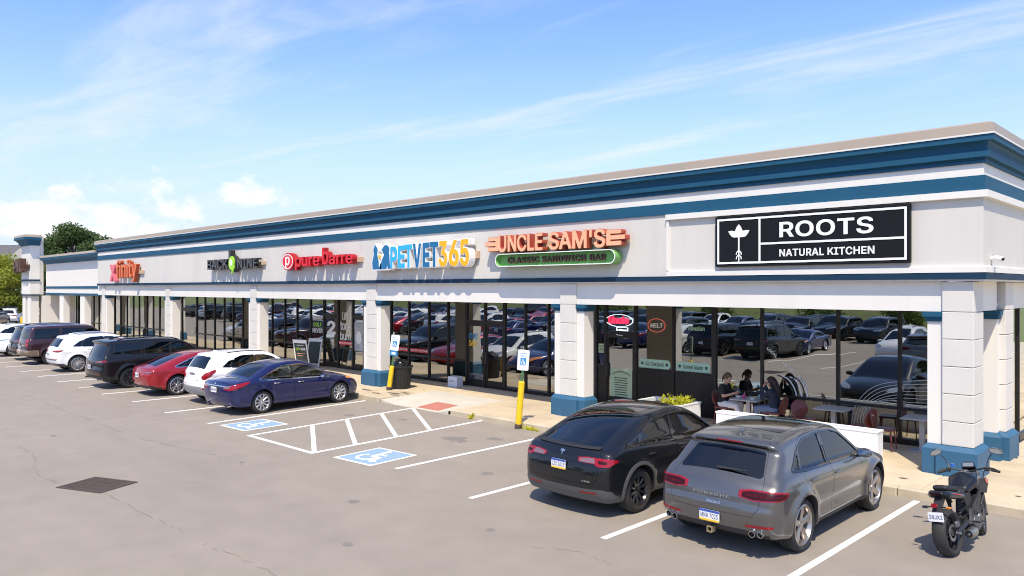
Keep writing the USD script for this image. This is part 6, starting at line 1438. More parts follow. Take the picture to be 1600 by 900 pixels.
# tables and chairs
def table(label, x, y, first=None):
    t = thing('cafe_table', label, 'table', (x, y, .152), 3)
    put(t, 'table_top', cbox(-.36, .36, -.36, .36, .70, .735, .008), 'table_grey'); put(t, 'column', box(-.05, .05, -.05, .05, .015, .70), 'table_metal'); put(t, 'base_plate', cbox(-.24, .24, -.24, .24, 0, .018, .005), 'table_metal')
table('square grey cafe table where the two people sit', -9.33, 17.98); table('empty square grey cafe table in the middle of the terrace', -7.18, 17.98); table('square grey cafe table next to the corner column', -5.28, 18.0)
def chair_parts(t):
    seat = chain([(-.17, -.17, .44), (.17, -.19, .455), (.17, .19, .455), (-.17, .17, .44), (-.17, -.17, .44)], [.028] * 5, 10)
    put(t, 'seat', hullp(np.vstack([ball((sx_ * .17, sy_ * (.19 if sx_ > 0 else .17), .45), .026, 10) for sx_ in (-1, 1) for sy_ in (-1, 1)])), 'chair_red', smooth=40)
    a = np.linspace(0, 2 * math.pi, 20, endpoint=False); pts = np.column_stack([np.zeros(20), .205 * np.cos(a), .66 + .20 * np.sin(a)])
    pts[:, 0] = -.19 - (pts[:, 2] - .45) * .22 + .35 * pts[:, 1] ** 2
    up = np.vstack([ball(p, .016, 8) for p in pts]); put(t, 'backrest', hullp(up), 'chair_red', smooth=40)
    for sx_ in (-1, 1):
        for sy_ in (-1, 1): put(t, 'leg', rod((sx_ * .15, sy_ * .16, .44), (sx_ * .20, sy_ * .20, 0), .018, 8, .012), 'chair_red', smooth=40)
    for sy_ in (-1, 1): put(t, 'back_post', rod((-.17, sy_ * .12, .44), (-.22, sy_ * .13, .56), .014, 8), 'chair_red', smooth=40)
CH = None
for lab, x, y, rz in (('dark red cafe chair under the person in the black shirt', -10.0, 17.95, 0), ('dark red cafe chair under the woman in the navy top', -8.62, 17.98, 180), ('empty dark red round backed chair left of the middle table, turned to the street', -7.72, 17.62, -35),
                      ('empty dark red chair right of the middle table facing it', -6.42, 17.62, 168), ('empty dark red chair facing the table by the corner column', -5.92, 17.60, 6)):
    if CH is None:
        CH = thing('cafe_chair', lab, 'chair', (x, y, .152), rz); chair_parts(CH)
    else: copy(CH, (x, y, .152), rz, lab, name='cafe_chair')
mat('cup_pink', (.55, .06, .22), .4); mat('cup_teal', (.30, .45, .48), .3); mat('bowl_white', (.7, .68, .64), .4); mat('food', (.30, .17, .08), .7, var=.5, scale=60)
t = thing('pink_cup', 'pink paper cup on the cafe table', 'cup', (-9.40, 17.86, .888)); put(t, 'cup', lathe([(.0001, 0), (.032, 0), (.044, .11), (.040, .11), (.030, .01)], 18), 'cup_pink', smooth=30); put(t, 'straw', rod((0, 0, .02), (.02, .01, .17), .004, 5), 'bowl_white')
t = thing('teal_cup', 'pale teal plastic cup on the cafe table', 'cup', (-9.06, 18.05, .888)); put(t, 'cup', lathe([(.0001, 0), (.032, 0), (.044, .11), (.040, .11), (.030, .01)], 18), 'cup_teal', smooth=30)
for lab, x, y in (('white food bowl nearest the person in the black shirt', -9.58, 17.92), ('white food bowl in front of the woman in navy', -9.16, 17.85)):
    t = thing('food_bowl', lab, 'bowl', (x, y, .888)); put(t, 'bowl', lathe([(.0001, 0), (.05, 0), (.09, .055), (.084, .055), (.05, .008), (.0001, .008)], 20), 'bowl_white', smooth=30); put(t, 'food', lathe([(.074, .04), (.04, .055), (.0001, .06)], 14), 'food', smooth=40)
# ------------------------------------------------------------------ the two people at the table
mat('skin', (.50, .28, .19), .5, spec=.35); mat('skin_b', (.46, .26, .18), .5, spec=.35); mat('shirt_black', (.012, .012, .014), .8, bump=.3, bscale=40); mat('pants_white', (.62, .60, .60), .8, var=.08, scale=10, bump=.3, bscale=30)
mat('top_navy', (.014, .024, .045), .8, bump=.3, bscale=40); mat('jeans_blue', (.15, .18, .28), .85, var=.15, scale=14, bump=.3, bscale=60); mat('hair_brown', (.085, .048, .026), .45, var=.4, scale=40, stretch=(1, 1, .15)); mat('hair_dark', (.018, .010, .007), .6, var=.4, scale=40, stretch=(1, 1, .15))
mat('eye_white', (.75, .73, .70), .2); mat('eye_dark', (.03, .018, .01), .15); mat('lip', (.42, .14, .12), .45); mat('shoe_white', (.7, .7, .69), .6); mat('shoe_dark', (.03, .03, .03), .6); mat('phone_glass', (.02, .022, .03), .05, coat=1.0)
def soften(m, edge=.02, it=12):
    m = m.refine_to_length(edge); q = m.to_mesh(); tm = trimesh.Trimesh(np.array(q.vert_properties[:, :3]), np.array(q.tri_verts), process=True)
    trimesh.smoothing.filter_taubin(tm, lamb=.5, nu=.53, iterations=it); return tm
def limb(*pr): return chain([p for p, r in pr], [r for p, r in pr], 14)
def V(*a): return np.array(a, float)
def hand(wrist, dirn, palm_n, curl=.5, sgn=1):
    """palm, four bent fingers and a thumb; dirn points along the palm, palm_n out of the palm"""
    d = dirn / np.linalg.norm(dirn); n = palm_n - d * (palm_n @ d); n /= np.linalg.norm(n); s = np.cross(d, n) * sgn
    ms = [hullp(np.vstack([ball(wrist, .024, 8), ball(wrist + d * .085 + s * .030, .014, 8), ball(wrist + d * .08 - s * .032, .014, 8), ball(wrist + d * .02 + s * .022, .02, 8)]))]
    for k, (o, L) in enumerate(((.030, .070), (.010, .080), (-.011, .074), (-.032, .058))):
        a = wrist + d * .085 + s * o; c = curl * (1 + .12 * k); p1 = a + (d * math.cos(c) + n * math.sin(c)) * L * .5; p2 = p1 + (d * math.cos(2 * c) + n * math.sin(2 * c)) * L * .3; p3 = p2 + (d * math.cos(2.7 * c) + n * math.sin(2.7 * c)) * L * .25
        ms.append(chain([a, p1, p2, p3], [.010, .009, .0085, .007], 8))
    a = wrist + d * .025 + s * .028; p1 = a + (d * .6 + s * .7 + n * .3) * .035; p2 = p1 + (d * .85 + s * .1 + n * .55) * .035; ms.append(chain([a, p1, p2], [.014, .011, .009], 8))
    return Manifold.batch_boolean(ms, m3.OpType.Add)
def head_solid(c, yaw, pitch):
    """skull, jaw, nose, ears; returns (solid, frame)"""
    R = trimesh.transformations.euler_matrix(0, pitch, yaw, 'sxyz')[:3, :3]
    P = lambda x, y, z: c + R @ V(x, y, z)
    sk = hullp(np.vstack([(ball((0, 0, 0), 1, 24) * [.098, .076, .105] + [-.012, 0, .035])] ))
    jw = hullp(np.vstack([ball((.060, 0, -.092), .020, 10), ball((.045, .030, -.085), .020, 10), ball((.045, -.030, -.085), .020, 10), ball((.00, .050, -.05), .022, 10), ball((.00, -.050, -.05), .022, 10), ball((.060, .03, -.02), .03, 10), ball((.060, -.03, -.02), .03, 10), ball((.02, .045, .03), .03, 10), ball((.02, -.045, .03), .03, 10), ball((.055, 0, .06), .03, 10)]))
    ns = hullp(np.vstack([ball((.084, 0, .018), .008, 8), ball((.112, 0, -.022), .010, 8), ball((.092, .014, -.028), .008, 8), ball((.092, -.014, -.028), .008, 8)]))
    br = hullp(np.vstack([ball((.076, .034, .030), .012, 8), ball((.076, -.034, .030), .012, 8)]))
    ears = [Manifold.sphere(1, 14).scale((.020, .009, .032)).translate((-.012, sd * .078, -.005)) for sd in (1, -1)]
    m = Manifold.batch_boolean([sk, jw, ns, br] + ears, m3.OpType.Add)
    T = np.column_stack([R, c]); return m.transform(T), P, T
def face_parts(path, P, T):
    for sd in (1, -1):
        e = put(path, 'eye', Manifold.sphere(.0125, 14).translate((.072, sd * .031, .004)).transform(T), 'eye_white', smooth=True); put(e, 'iris', Manifold.sphere(.0075, 12).translate((.0795, sd * .031, .003)).transform(T), 'eye_dark', smooth=True)
        put(path, 'eyebrow', chain([P(.086, sd * .016, .028), P(.082, sd * .045, .030)], [.0045, .003], 6), 'hair_dark', smooth=True)
    put(path, 'mouth', Manifold.sphere(1, 14).scale((.008, .022, .007)).translate((.083, 0, -.058)).transform(T), 'lip', smooth=True)
def sit(label, loc, rot, cfg):
    t = thing('person', label, 'person', loc, rot)
    hipz = .535; neck = V(*cfg['neck']); chest = V(*cfg['chest']); head = V(*cfg['head'])
    sh = [V(*cfg['sh'][0]), V(*cfg['sh'][1])]; el_ = [V(*p) for p in cfg['el']]; wr = [V(*p) for p in cfg['wr']]
    hip = [V(.0, .09, hipz), V(.0, -.09, hipz)]; kn = [V(*p) for p in cfg['kn']]; an = [V(*p) for p in cfg['an']]; toe = [V(*p) for p in cfg['toe']]
    pel = V(-.01, 0, hipz + .03); waist = (pel * .5 + chest * .5)
    torso = [hullp(np.vstack([ball(pel + V(0, .075, 0), .105, 14), ball(pel - V(0, .075, 0), .105, 14), ball(waist + V(0, .055, 0), .088, 14), ball(waist - V(0, .055, 0), .088, 14)])),
             hullp(np.vstack([ball(waist + V(0, .055, 0), .088, 14), ball(waist - V(0, .055, 0), .088, 14), ball(chest + V(0, .075, 0), .098, 14), ball(chest - V(0, .075, 0), .098, 14)])),
             hullp(np.vstack([ball(chest + V(0, .075, 0), .098, 14), ball(chest - V(0, .075, 0), .098, 14), ball(sh[0], .052, 14), ball(sh[1], .052, 14), ball(neck, .05, 14)]))]
    nk = limb((neck, .050), (head + V(-.02, 0, -.05), .048))
    arms = [limb((sh[i], .050), (el_[i], .038), (wr[i], .026)) for i in (0, 1)]
    legs = [limb((hip[i], .088), (kn[i], .058), (an[i], .040)) for i in (0, 1)]
    feet = [limb((an[i], .038), (toe[i], .034)) for i in (0, 1)]
    hd, P, T = head_solid(head, cfg['yaw'], cfg['pitch'])
    hands = [hand(wr[i], V(*cfg['hd'][i]), V(*cfg['hn'][i]), cfg['curl'], 1 if i == 0 else -1) for i in (0, 1)]
    body = Manifold.batch_boolean(torso + [nk] + arms + legs + feet, m3.OpType.Add)
    body = soften(body, .022, 14); fine = soften(Manifold.batch_boolean([hd], m3.OpType.Add), .008, 8); hnd = [soften(h, .006, 5) for h in hands]
    tomf = lambda m: Manifold(m3.Mesh(vert_properties=np.asarray(m.vertices, np.float32), tri_verts=np.asarray(m.faces, np.uint32)))
    whole = Manifold.batch_boolean([tomf(m) for m in [body, fine] + hnd], m3.OpType.Add)
    put(t, 'body', whole, cfg['skin'], smooth=50)
    # clothes: the same limbs a little fuller
    g = .013
    fat = lambda m, e=g: m
    def grow(pr, e): return chain([p for p, r in pr], [r + e for p, r in pr], 14)
    b = lambda c_, r: ball(c_, r + g, 14)
    shirt = [hullp(np.vstack([b(pel + V(0, .075, .03), .10), b(pel - V(0, .075, -.03), .10), b(waist + V(0, .055, 0), .088), b(waist - V(0, .055, 0), .088)])), hullp(np.vstack([b(waist + V(0, .055, 0), .088), b(waist - V(0, .055, 0), .088), b(chest + V(0, .075, 0), .098), b(chest - V(0, .075, 0), .098)])),
             hullp(np.vstack([b(chest + V(0, .075, 0), .098), b(chest - V(0, .075, 0), .098), b(sh[0], .052), b(sh[1], .052), ball(neck - V(0, 0, .03), .06, 14)]))]
    for i in (0, 1):
        if cfg['long']: shirt.append(grow([(sh[i], .050), (el_[i], .038), (el_[i] * .08 + wr[i] * .92, .028)], .012))
        else: shirt.append(grow([(sh[i], .050), (sh[i] * .35 + el_[i] * .65, .046)], .014))
    shirt = Manifold.batch_boolean(shirt, m3.OpType.Add)
    put(t, 'shirt', soften(shirt, .02, 10), cfg['shirt'], smooth=60)
    pants = [hullp(np.vstack([ball(pel + V(0, .08, -.01), .112, 14), ball(pel - V(0, .08, .01), .112, 14)]))] + [grow([(hip[i], .088), (kn[i], .060), (an[i] * .9 + kn[i] * .1, .050)], .014) for i in (0, 1)]
    put(t, 'pants', soften(Manifold.batch_boolean(pants, m3.OpType.Add), .02, 10), cfg['pants'], smooth=60)
    for i in (0, 1): put(t, 'shoe', soften(limb((an[i] + V(-.03, 0, -.045), .040), (toe[i], .040)) + limb((an[i], .045), (an[i] + V(0, 0, -.04), .045)), .015, 6), cfg['shoe'], smooth=60)
    face_parts(t, P, T)
    cap = (Manifold.sphere(1.0, 36).scale((.116, .089, .118)).translate((-.014, 0, .040)) - Manifold.cube((.2, .4, .3)).translate((.042, -.2, -.228)) - Manifold.cube((.2, .4, .2)).translate((.0, -.2, -.212)) - Manifold.cube((.4, .4, .2)).translate((-.3, -.2, -.27)))
    if cfg['hair'] == 'tail':
        hr = cap + hullp(np.vstack([ball((-.10, 0, .04), .035, 12), ball((-.125, 0, -.01), .03, 12)])) + chain([(-.12, 0, .0), (-.125, .01, -.07), (-.105, .015, -.15)], [.028, .024, .010], 12)
    else:
        hr = cap + chain([(-.07, 0, .02), (-.11, 0, -.12), (-.13, .0, -.26), (-.12, 0, -.36)], [.085, .085, .075, .035], 14) + chain([(-.01, .075, .03), (-.03, .085, -.10), (-.07, .075, -.24)], [.025, .03, .02], 10) + chain([(-.01, -.075, .03), (-.03, -.085, -.10), (-.07, -.075, -.24)], [.025, .03, .02], 10)
    hm = soften(hr.transform(T), .012, 4); v = hm.vertices + (meshkit.fbm(hm.vertices * [70, 70, 14]) - .5)[:, None] * .016 * hm.vertex_normals
    put(t, 'hair', (v, hm.faces), cfg['haircol'], smooth=60)
    return t
sit('person in a black t-shirt and white trousers looking down at a phone', (-10.02, 17.95, .152), 0,
    dict(neck=(.05, 0, 1.03), chest=(.02, 0, .90), head=(.115, 0, 1.20), sh=((.04, .175, 1.0), (.04, -.175, 1.0)), el=((.10, .235, .76), (.12, -.235, .76)), wr=((.345, .085, .83), (.345, -.075, .84)),
         hd=((.9, -.3, .35), (.9, .25, .3)), hn=((.2, -.8, .5), (.2, .8, .5)), curl=.6, kn=((.43, .12, .54), (.43, -.12, .53)), an=((.36, .12, .10), (.50, -.10, .10)), toe=((.50, .13, .04), (.64, -.11, .04)),
         yaw=0, pitch=.38, skin='skin', long=False, shirt='shirt_black', pants='pants_white', shoe='shoe_white', hair='tail', haircol='hair_brown'))
ph = thing('phone', 'phone held by the person in the black shirt', 'phone', (-9.575, 17.955, 1.055), 0, tilt=(0, -38, 0)); put(ph, 'case', cbox(-.004, .004, -.037, .037, -.072, .072, .004), 'gloss_black'); put(ph, 'screen', box(-.0052, -.0042, -.033, .033, -.066, .066), 'phone_glass')
sit('woman with long dark hair in a navy top, hands raised to her face', (-8.62, 17.98, .152), 180,
    dict(neck=(.06, 0, 1.02), chest=(.03, 0, .89), head=(.11, 0, 1.19), sh=((.06, .165, .99), (.06, -.165, .99)), el=((.26, .20, .80), (.28, -.19, .82)), wr=((.27, .09, 1.06), (.28, -.06, 1.09)),
         hd=((-.25, -.15, .95), (-.2, .1, .95)), hn=((-.7, -.6, -.2), (-.7, .6, -.2)), curl=.55, kn=((.44, .13, .53), (.42, -.13, .53)), an=((.40, .13, .10), (.22, -.12, .11)), toe=((.54, .14, .04), (.36, -.13, .04)),
         yaw=.12, pitch=.16, skin='skin_b', long=True, shirt='top_navy', pants='jeans_blue', shoe='shoe_dark', hair='long', haircol='hair_dark'))
# ------------------------------------------------------------------ the motorcycle
mat('engine_grey', (.12, .12, .125), .42, metal=.6, var=.2, scale=20); mat('engine_dark', (.03, .03, .032), .45, metal=.3); mat('muffler', (.30, .29, .25), .35, metal=.85); mat('seat_vinyl', (.014, .014, .015), .6, bump=.2, bscale=200); mat('moto_red', (.45, .015, .02), .3, coat=.6); mat('reservoir_blue', (.03, .12, .45), .3); mat('fork_silver', (.55, .55, .56), .2, metal=1); mat('instrument', (.16, .17, .18), .15, coat=1)
mo = thing('motorcycle', 'black naked motorcycle with red accents leaning on its stand at the kerb', 'motorcycle', (-3.07, 11.72, 0), 84.5, tilt=(-9, 0, 0))
def mp(name, m, mt, parent=None, s=35): return put(parent or mo, name, m, mt, smooth=s)
def moto_wheel(x, z, R, w, steer=0, T=None):
    T = T or (lambda m: m)
    h = w / 2; prof = [(R - .085, -h * .72), (R - .05, -h * .98), (R - .025, -h * .92), (R - .006, -h * .55), (R, -h * .18), (R, h * .18), (R - .006, h * .55), (R - .025, h * .92), (R - .05, h * .98), (R - .085, h * .72), (R - .095, 0), (R - .085, -h * .72)]
    c = lambda m: T(xf(m, t=(x, 0, z)))
    wh = mp('wheel', c(cat(lathe([(R - .082, -h * .74), (R - .105, -h * .5), (R - .115, 0), (R - .105, h * .5), (R - .082, h * .74), (R - .082, -h * .74)], 40, 'y'))), 'dark_alloy')
    ty = lathe(prof, 56, 'y'); put(wh, 'tyre', c(ty), 'rubber', smooth=40)
    sp = [hullp([(math.cos(a) * .035 + dx * math.sin(a), dy, math.sin(a) * .035 - dx * math.cos(a)) for dx in (-.014, .014) for dy in (-.025, .025)] + [(math.cos(a + .13 * q) * (R - .10) + dx * math.sin(a), dy, math.sin(a + .13 * q) * (R - .10) - dx * math.cos(a)) for dx in (-.009, .009) for dy in (-.016, .016)]) for a in np.arange(5) * 2 * math.pi / 5 for q in (-1, 1)]
    put(wh, 'spokes', c(cat(*sp)), 'dark_alloy', smooth=25); put(wh, 'hub', c(lathe([(.0001, -h * .8), (.045, -h * .8), (.045, h * .8), (.0001, h * .8)], 20, 'y')), 'engine_grey', smooth=30)
    for sd in ((-1,) if w > .15 else (-1, 1)): put(wh, 'brake_disc', c(cat(lathe([(.075, sd * (h * .75) - .003), (.115 if w > .15 else .145, sd * (h * .75) - .003), (.115 if w > .15 else .145, sd * (h * .75) + .003), (.075, sd * (h * .75) + .003), (.075, sd * (h * .75) - .003)], 32, 'y'))), 'steel', smooth=30)
    return wh
moto_wheel(0, .315, .315, .185)
pivot = np.array([1.06, 0, .90]); sa = math.radians(14)
def steer(m): v, f = cat(m); v = v - pivot; c, s = math.cos(sa), math.sin(sa); v = np.column_stack([v[:, 0] * c - v[:, 1] * s, v[:, 0] * s + v[:, 1] * c, v[:, 2]]); return v + pivot, f
moto_wheel(1.40, .30, .30, .125, T=steer)
for sd in (-1, 1):
    mp('swingarm', hullp(np.vstack([ball((0, sd * .125, .315), .032, 8), ball((.30, sd * .115, .36), .036, 8)])) + hullp(np.vstack([ball((.30, sd * .115, .36), .036, 8), ball((.54, sd * .09, .40), .04, 8)])), 'engine_dark')
    mp('axle_nut', lathe([(.0001, -.015), (.022, -.015), (.022, .015), (.0001, .015)], 6, 'y') if False else xf(lathe([(.0001, -.015), (.022, -.015), (.022, .015), (.0001, .015)], 6, 'y'), t=(0, sd * .165, .315)), 'steel')
    mp('footpeg', rod((.50, sd * .16, .38), (.47, sd * .27, .38), .013, 8), 'engine_dark'); mp('peg_plate', hullp([(x, sd * y, z) for x, z in ((.42, .36), (.58, .34), (.62, .52), (.50, .56)) for y in (.135, .15)]), 'engine_grey')
mp('brake_caliper', cbox(-.02, .10, -.15, -.10, .38, .47, .02), 'engine_grey'); mp('chain_cover', hullp([(x, y, z) for x, z in ((-.02, .40), (.45, .47), (.45, .50), (-.02, .43)) for y in (.10, .125)]), 'black_plastic')
mp('sprocket', xf(lathe([(.03, -.006), (.115, -.006), (.115, .006), (.03, .006)], 40, 'y'), t=(0, .105, .315)), 'engine_grey')
# engine
eng = mp('engine', cbox(.52, .90, -.14, .14, .24, .46, .05) + hullp([(x, y, z) for x, z in ((.70, .44), (.98, .42), (1.04, .66), (.80, .70)) for y in (-.13, .13)]), 'engine_dark')
for sd in (-1, 1):
    put(eng, 'engine_cover', xf(lathe([(.0001, .035), (.075, .035), (.098, .02), (.105, 0), (.0001, 0)], 28, 'y'), t=(.66, sd * .140, .34), s=(1, -1 if sd < 0 else 1, 1)), 'engine_grey', smooth=35); put(eng, 'engine_cover', xf(lathe([(.0001, .025), (.05, .025), (.062, .01), (.065, 0), (.0001, 0)], 24, 'y'), t=(.82, sd * .138, .38), s=(1, -1 if sd < 0 else 1, 1)), 'engine_grey', smooth=35)
put(eng, 'cooling_fins', cat(*[box(.76 + .03 * k, .99 + .02 * k, -.135, .135, .47 + .035 * k, .478 + .035 * k) for k in range(6)]), 'engine_grey')
mp('radiator', cbox(1.06, 1.11, -.15, .15, .46, .74, .01), 'engine_dark'); mp('radiator_hose', tube(spline([(1.05, -.14, .70), (.95, -.18, .66), (.84, -.17, .55)], 6), .016, 8), 'black_plastic')
for k in range(3): mp('exhaust_header', tube(spline([(1.02, -.08 + .08 * k, .60), (1.13, -.08 + .08 * k, .46), (1.03, -.06 + .06 * k, .24), (.82, -.03 + .03 * k, .19)], 6), .019, 8), 'muffler')
mp('exhaust_collector', chain([(.84, 0, .19), (.62, -.03, .19), (.50, -.10, .22)], [.05, .06, .06], 14), 'muffler'); mf = mp('muffler', chain([(.50, -.14, .24), (.26, -.19, .26)], [.072, .062], 18), 'muffler'); put(mf, 'muffler_tip', xf(lathe([(.030, 0), (.045, 0), (.045, .03), (.030, .03), (.030, 0)], 18, 'x'), t=(.185, -.20, .268)), 'gloss_black', smooth=35)
# frame, tank, seat, tail
for sd in (-1, 1):
    mp('frame_tube', tube(spline([(1.06, sd * .05, .88), (.86, sd * .17, .74), (.66, sd * .17, .62), (.54, sd * .13, .42)], 6), .024, 8), 'engine_dark'); mp('subframe_tube', tube([(.60, sd * .12, .62), (.25, sd * .10, .78), (-.10, sd * .06, .86)], .015, 8), 'engine_dark'); mp('lower_tube', tube(spline([(1.05, sd * .06, .78), (1.02, sd * .13, .5), (.9, sd * .15, .3)], 6), .02, 8), 'engine_dark')
    mp('tank_shroud', hullp([(.78, sd * .17, .80), (.80, sd * .19, .92), (1.12, sd * .20, .90), (1.20, sd * .19, .80), (1.05, sd * .20, .68), (.88, sd * .19, .72), (.9, sd * .13, .8), (1.1, sd * .13, .8)]), 'black_plastic'); mp('red_accent', hullp([(1.06, sd * .203, .89), (1.19, sd * .197, .86), (1.17, sd * .203, .80), (1.08, sd * .208, .82), (1.10, sd * .19, .85)]), 'moto_red')
    mp('side_panel', hullp([(.34, sd * .12, .80), (.60, sd * .15, .76), (.62, sd * .14, .62), (.48, sd * .13, .58), (.4, sd * .10, .7)]), 'black_plastic')
tank = soften(hullp(np.vstack([ball((.62, .07, .80), .07, 12), ball((.62, -.07, .80), .07, 12), ball((.80, .11, .88), .095, 12), ball((.80, -.11, .88), .095, 12), ball((.98, .09, .92), .075, 12), ball((.98, -.09, .92), .075, 12), ball((.78, 0, .95), .08, 12), ball((.95, 0, .97), .05, 12)])), .03, 6)
tk = mp('fuel_tank', tank, 'paint_black', s=60); put(tk, 'fuel_cap', xf(lathe([(.0001, .012), (.045, .012), (.05, 0), (.0001, 0)], 20), t=(.93, 0, 1.012)), 'engine_grey', smooth=35)
mp('rider_seat', soften(hullp(np.vstack([ball((.60, .05, .80), .05, 10), ball((.60, -.05, .80), .05, 10), ball((.34, .10, .80), .05, 10), ball((.34, -.10, .80), .05, 10)])), .025, 5), 'seat_vinyl', s=60)
mp('passenger_seat', soften(hullp(np.vstack([ball((.28, .07, .86), .045, 10), ball((.28, -.07, .86), .045, 10), ball((.0, .06, .92), .04, 10), ball((.0, -.06, .92), .04, 10)])), .025, 5), 'seat_vinyl', s=60)
tl = mp('tail_cowl', hullp(np.vstack([ball((.34, .12, .76), .05, 8), ball((.34, -.12, .76), .05, 8), ball((-.06, .105, .84), .055, 8), ball((-.06, -.105, .84), .055, 8), ball((-.16, .07, .87), .03, 8), ball((-.16, -.07, .87), .03, 8)])), 'paint_black'); put(tl, 'tail_light', hullp([(-.195, sd * .055, .885) for sd in (-1, 1)] + [(-.188, sd * .05, .855) for sd in (-1, 1)] + [(-.10, sd * .07, .87) for sd in (-1, 1)]), 'lamp_dark')
for sd in (-1, 1): put(tl, 'red_stripe', hullp([(.24, sd * .172, .80), (-.03, sd * .162, .86), (-.03, sd * .163, .85), (.24, sd * .174, .785), (.1, sd * .14, .82)]), 'moto_red')
fh = mp('rear_fender', hullp([(x, y, z) for x, z in ((-.08, .84), (.02, .80), (-.24, .60), (-.28, .62)) for y in (-.05, .05)]), 'black_plastic'); put(fh, 'reflector', cbox(-.275, -.262, -.035, .035, .655, .705, .004) if False else hullp([(-.292, -.035, .70), (-.292, .035, .70), (-.285, -.035, .755), (-.285, .035, .755), (-.24, -.03, .72), (-.24, .03, .72)]), 'lamp_red')
for sd in (-1, 1): q = put(fh, 'turn_signal_stalk', rod((-.20, sd * .04, .70), (-.20, sd * .13, .69), .010, 8), 'black_plastic', smooth=40); put(q, 'turn_signal', hullp(np.vstack([ball((-.20, sd * .13, .69), .020, 8), ball((-.215, sd * .18, .69), .016, 8)])), 'lamp_amber' if sd < 0 else 'gloss_black', smooth=40)
pp_ = plate(mo, -.285, 0, .575, w=.20, h=.125, text='38JX2', blue=False)
# forks and bars, turned a little to the left
ST = lambda m: steer(cat(m))
for sd in (-1, 1):
    fk = mp('fork_leg', ST(rod((1.40, sd * .095, .30), (1.245, sd * .095, .60), .030, 12)), 'engine_dark'); put(fk, 'fork_tube', ST(rod((1.25, sd * .095, .59), (1.10, sd * .095, .98), .021, 12)), 'fork_silver', smooth=40); put(fk, 'brake_caliper', ST(cbox(1.28, 1.37, sd * .105 - .02, sd * .105 + .02, .32, .44, .012)), 'engine_grey')
mp('triple_clamp', ST(cbox(1.06, 1.16, -.13, .13, .92, .955, .012)), 'engine_dark'); mp('triple_clamp', ST(cbox(1.12, 1.22, -.13, .13, .74, .78, .012)), 'engine_dark')
ar = np.linspace(math.radians(15), math.radians(150), 12); fl = []
for a in ar: fl += [(1.40 + .325 * math.cos(a), y, .30 + .325 * math.sin(a)) for y in (-.065, .065)] + [(1.40 + .338 * math.cos(a), 0, .30 + .338 * math.sin(a))]
fl = np.array(fl).reshape(-1, 3, 3); fv = fl.reshape(-1, 3); ff = []
for i in range(11): a = 3 * i; ff += [[a, a + 3, a + 5], [a, a + 5, a + 2], [a + 2, a + 5, a + 4], [a + 2, a + 4, a + 1]]
mp('front_fender', ST((fv, np.array(ff))), 'black_plastic', s=60)
hl = mp('headlight', ST(soften(hullp(np.vstack([ball((1.22, .06, .90), .06, 10), ball((1.22, -.06, .90), .06, 10), ball((1.30, .04, .86), .045, 10), ball((1.30, -.04, .86), .045, 10), ball((1.26, 0, .78), .05, 10)])), .02, 5)), 'paint_black', s=60); put(hl, 'lens', ST(hullp(np.vstack([ball((1.335, .04, .86), .02, 8), ball((1.335, -.04, .86), .02, 8), ball((1.32, 0, .80), .02, 8)]))), 'headlamp', smooth=40)
mp('fly_screen', ST(hullp([(1.22, sd * .10, .96) for sd in (-1, 1)] + [(1.17, sd * .07, 1.10) for sd in (-1, 1)] + [(1.23, sd * .09, .96) for sd in (-1, 1)] + [(1.18, sd * .06, 1.11) for sd in (-1, 1)])), 'gloss_black')
hb = spline([(1.00, .39, .985), (1.06, .22, 1.03), (1.10, .06, .99), (1.10, -.06, .99), (1.06, -.22, 1.03), (1.00, -.39, .985)], 6); mp('handlebar', ST(tube(hb, .0125, 8)), 'engine_dark')
ins = mp('instrument_cluster', ST(hullp([(1.10, sd * .085, 1.045) for sd in (-1, 1)] + [(1.17, sd * .085, 1.10) for sd in (-1, 1)] + [(1.12, sd * .08, 1.015) for sd in (-1, 1)] + [(1.19, sd * .08, 1.07) for sd in (-1, 1)])), 'gloss_black'); put(ins, 'instrument_screen', ST(hullp([(1.1005, sd * .07, 1.052) for sd in (-1, 1)] + [(1.158, sd * .07, 1.0985) for sd in (-1, 1)] + [(1.104, sd * .07, 1.049) for sd in (-1, 1)] + [(1.162, sd * .07, 1.095) for sd in (-1, 1)])), 'instrument')
mp('fluid_reservoir', ST(xf(lathe([(.0001, 0), (.026, 0), (.026, .045), (.0001, .045)], 14), t=(1.10, .20, 1.05))), 'reservoir_blue')
for sd in (-1, 1):
    mp('grip', ST(rod((1.03, sd * .29, 1.005), (.995, sd * .405, .983), .019, 10)), 'seat_vinyl'); mp('lever', ST(tube([(1.08, sd * .25, 1.02), (1.10, sd * .31, 1.00), (1.06, sd * .40, .975)], .007, 6)), 'steel'); mp('switch_box', ST(cbox(1.0, 1.08, sd * .25 - .03, sd * .25 + .03, .99, 1.05, .01)), 'black_plastic')
    m_ = mp('mirror_stalk', ST(tube(spline([(1.05, sd * .24, 1.04), (1.09, sd * .27, 1.14), (1.07, sd * .33, 1.23)], 6), .0075, 6)), 'engine_dark')
    g_ = affinity.rotate(affinity.scale(sg.Polygon([(-.10, -.028), (-.02, -.045), (.08, -.03), (.115, .02), (.03, .05), (-.06, .035)]).buffer(.012), .78 * sd, .78, origin=(0, 0)), 12 * sd, origin=(0, 0))
    fm = lambda d0, th, gg: steer(cat(frame(ext(gg, th), (1.045 - d0, sd * .395, 1.27), (0, -1, 0), (0, 0, 1), (-1, 0, 0))))
    h_ = put(m_, 'mirror_housing', fm(-.03, .03, g_), 'gloss_black'); put(m_, 'mirror_glass', fm(.0005, .002, g_.buffer(-.008)), 'mirror_glass')
mp('side_stand', rod((.56, .16, .28), (.60, .34, .045), .013, 8), 'engine_dark')
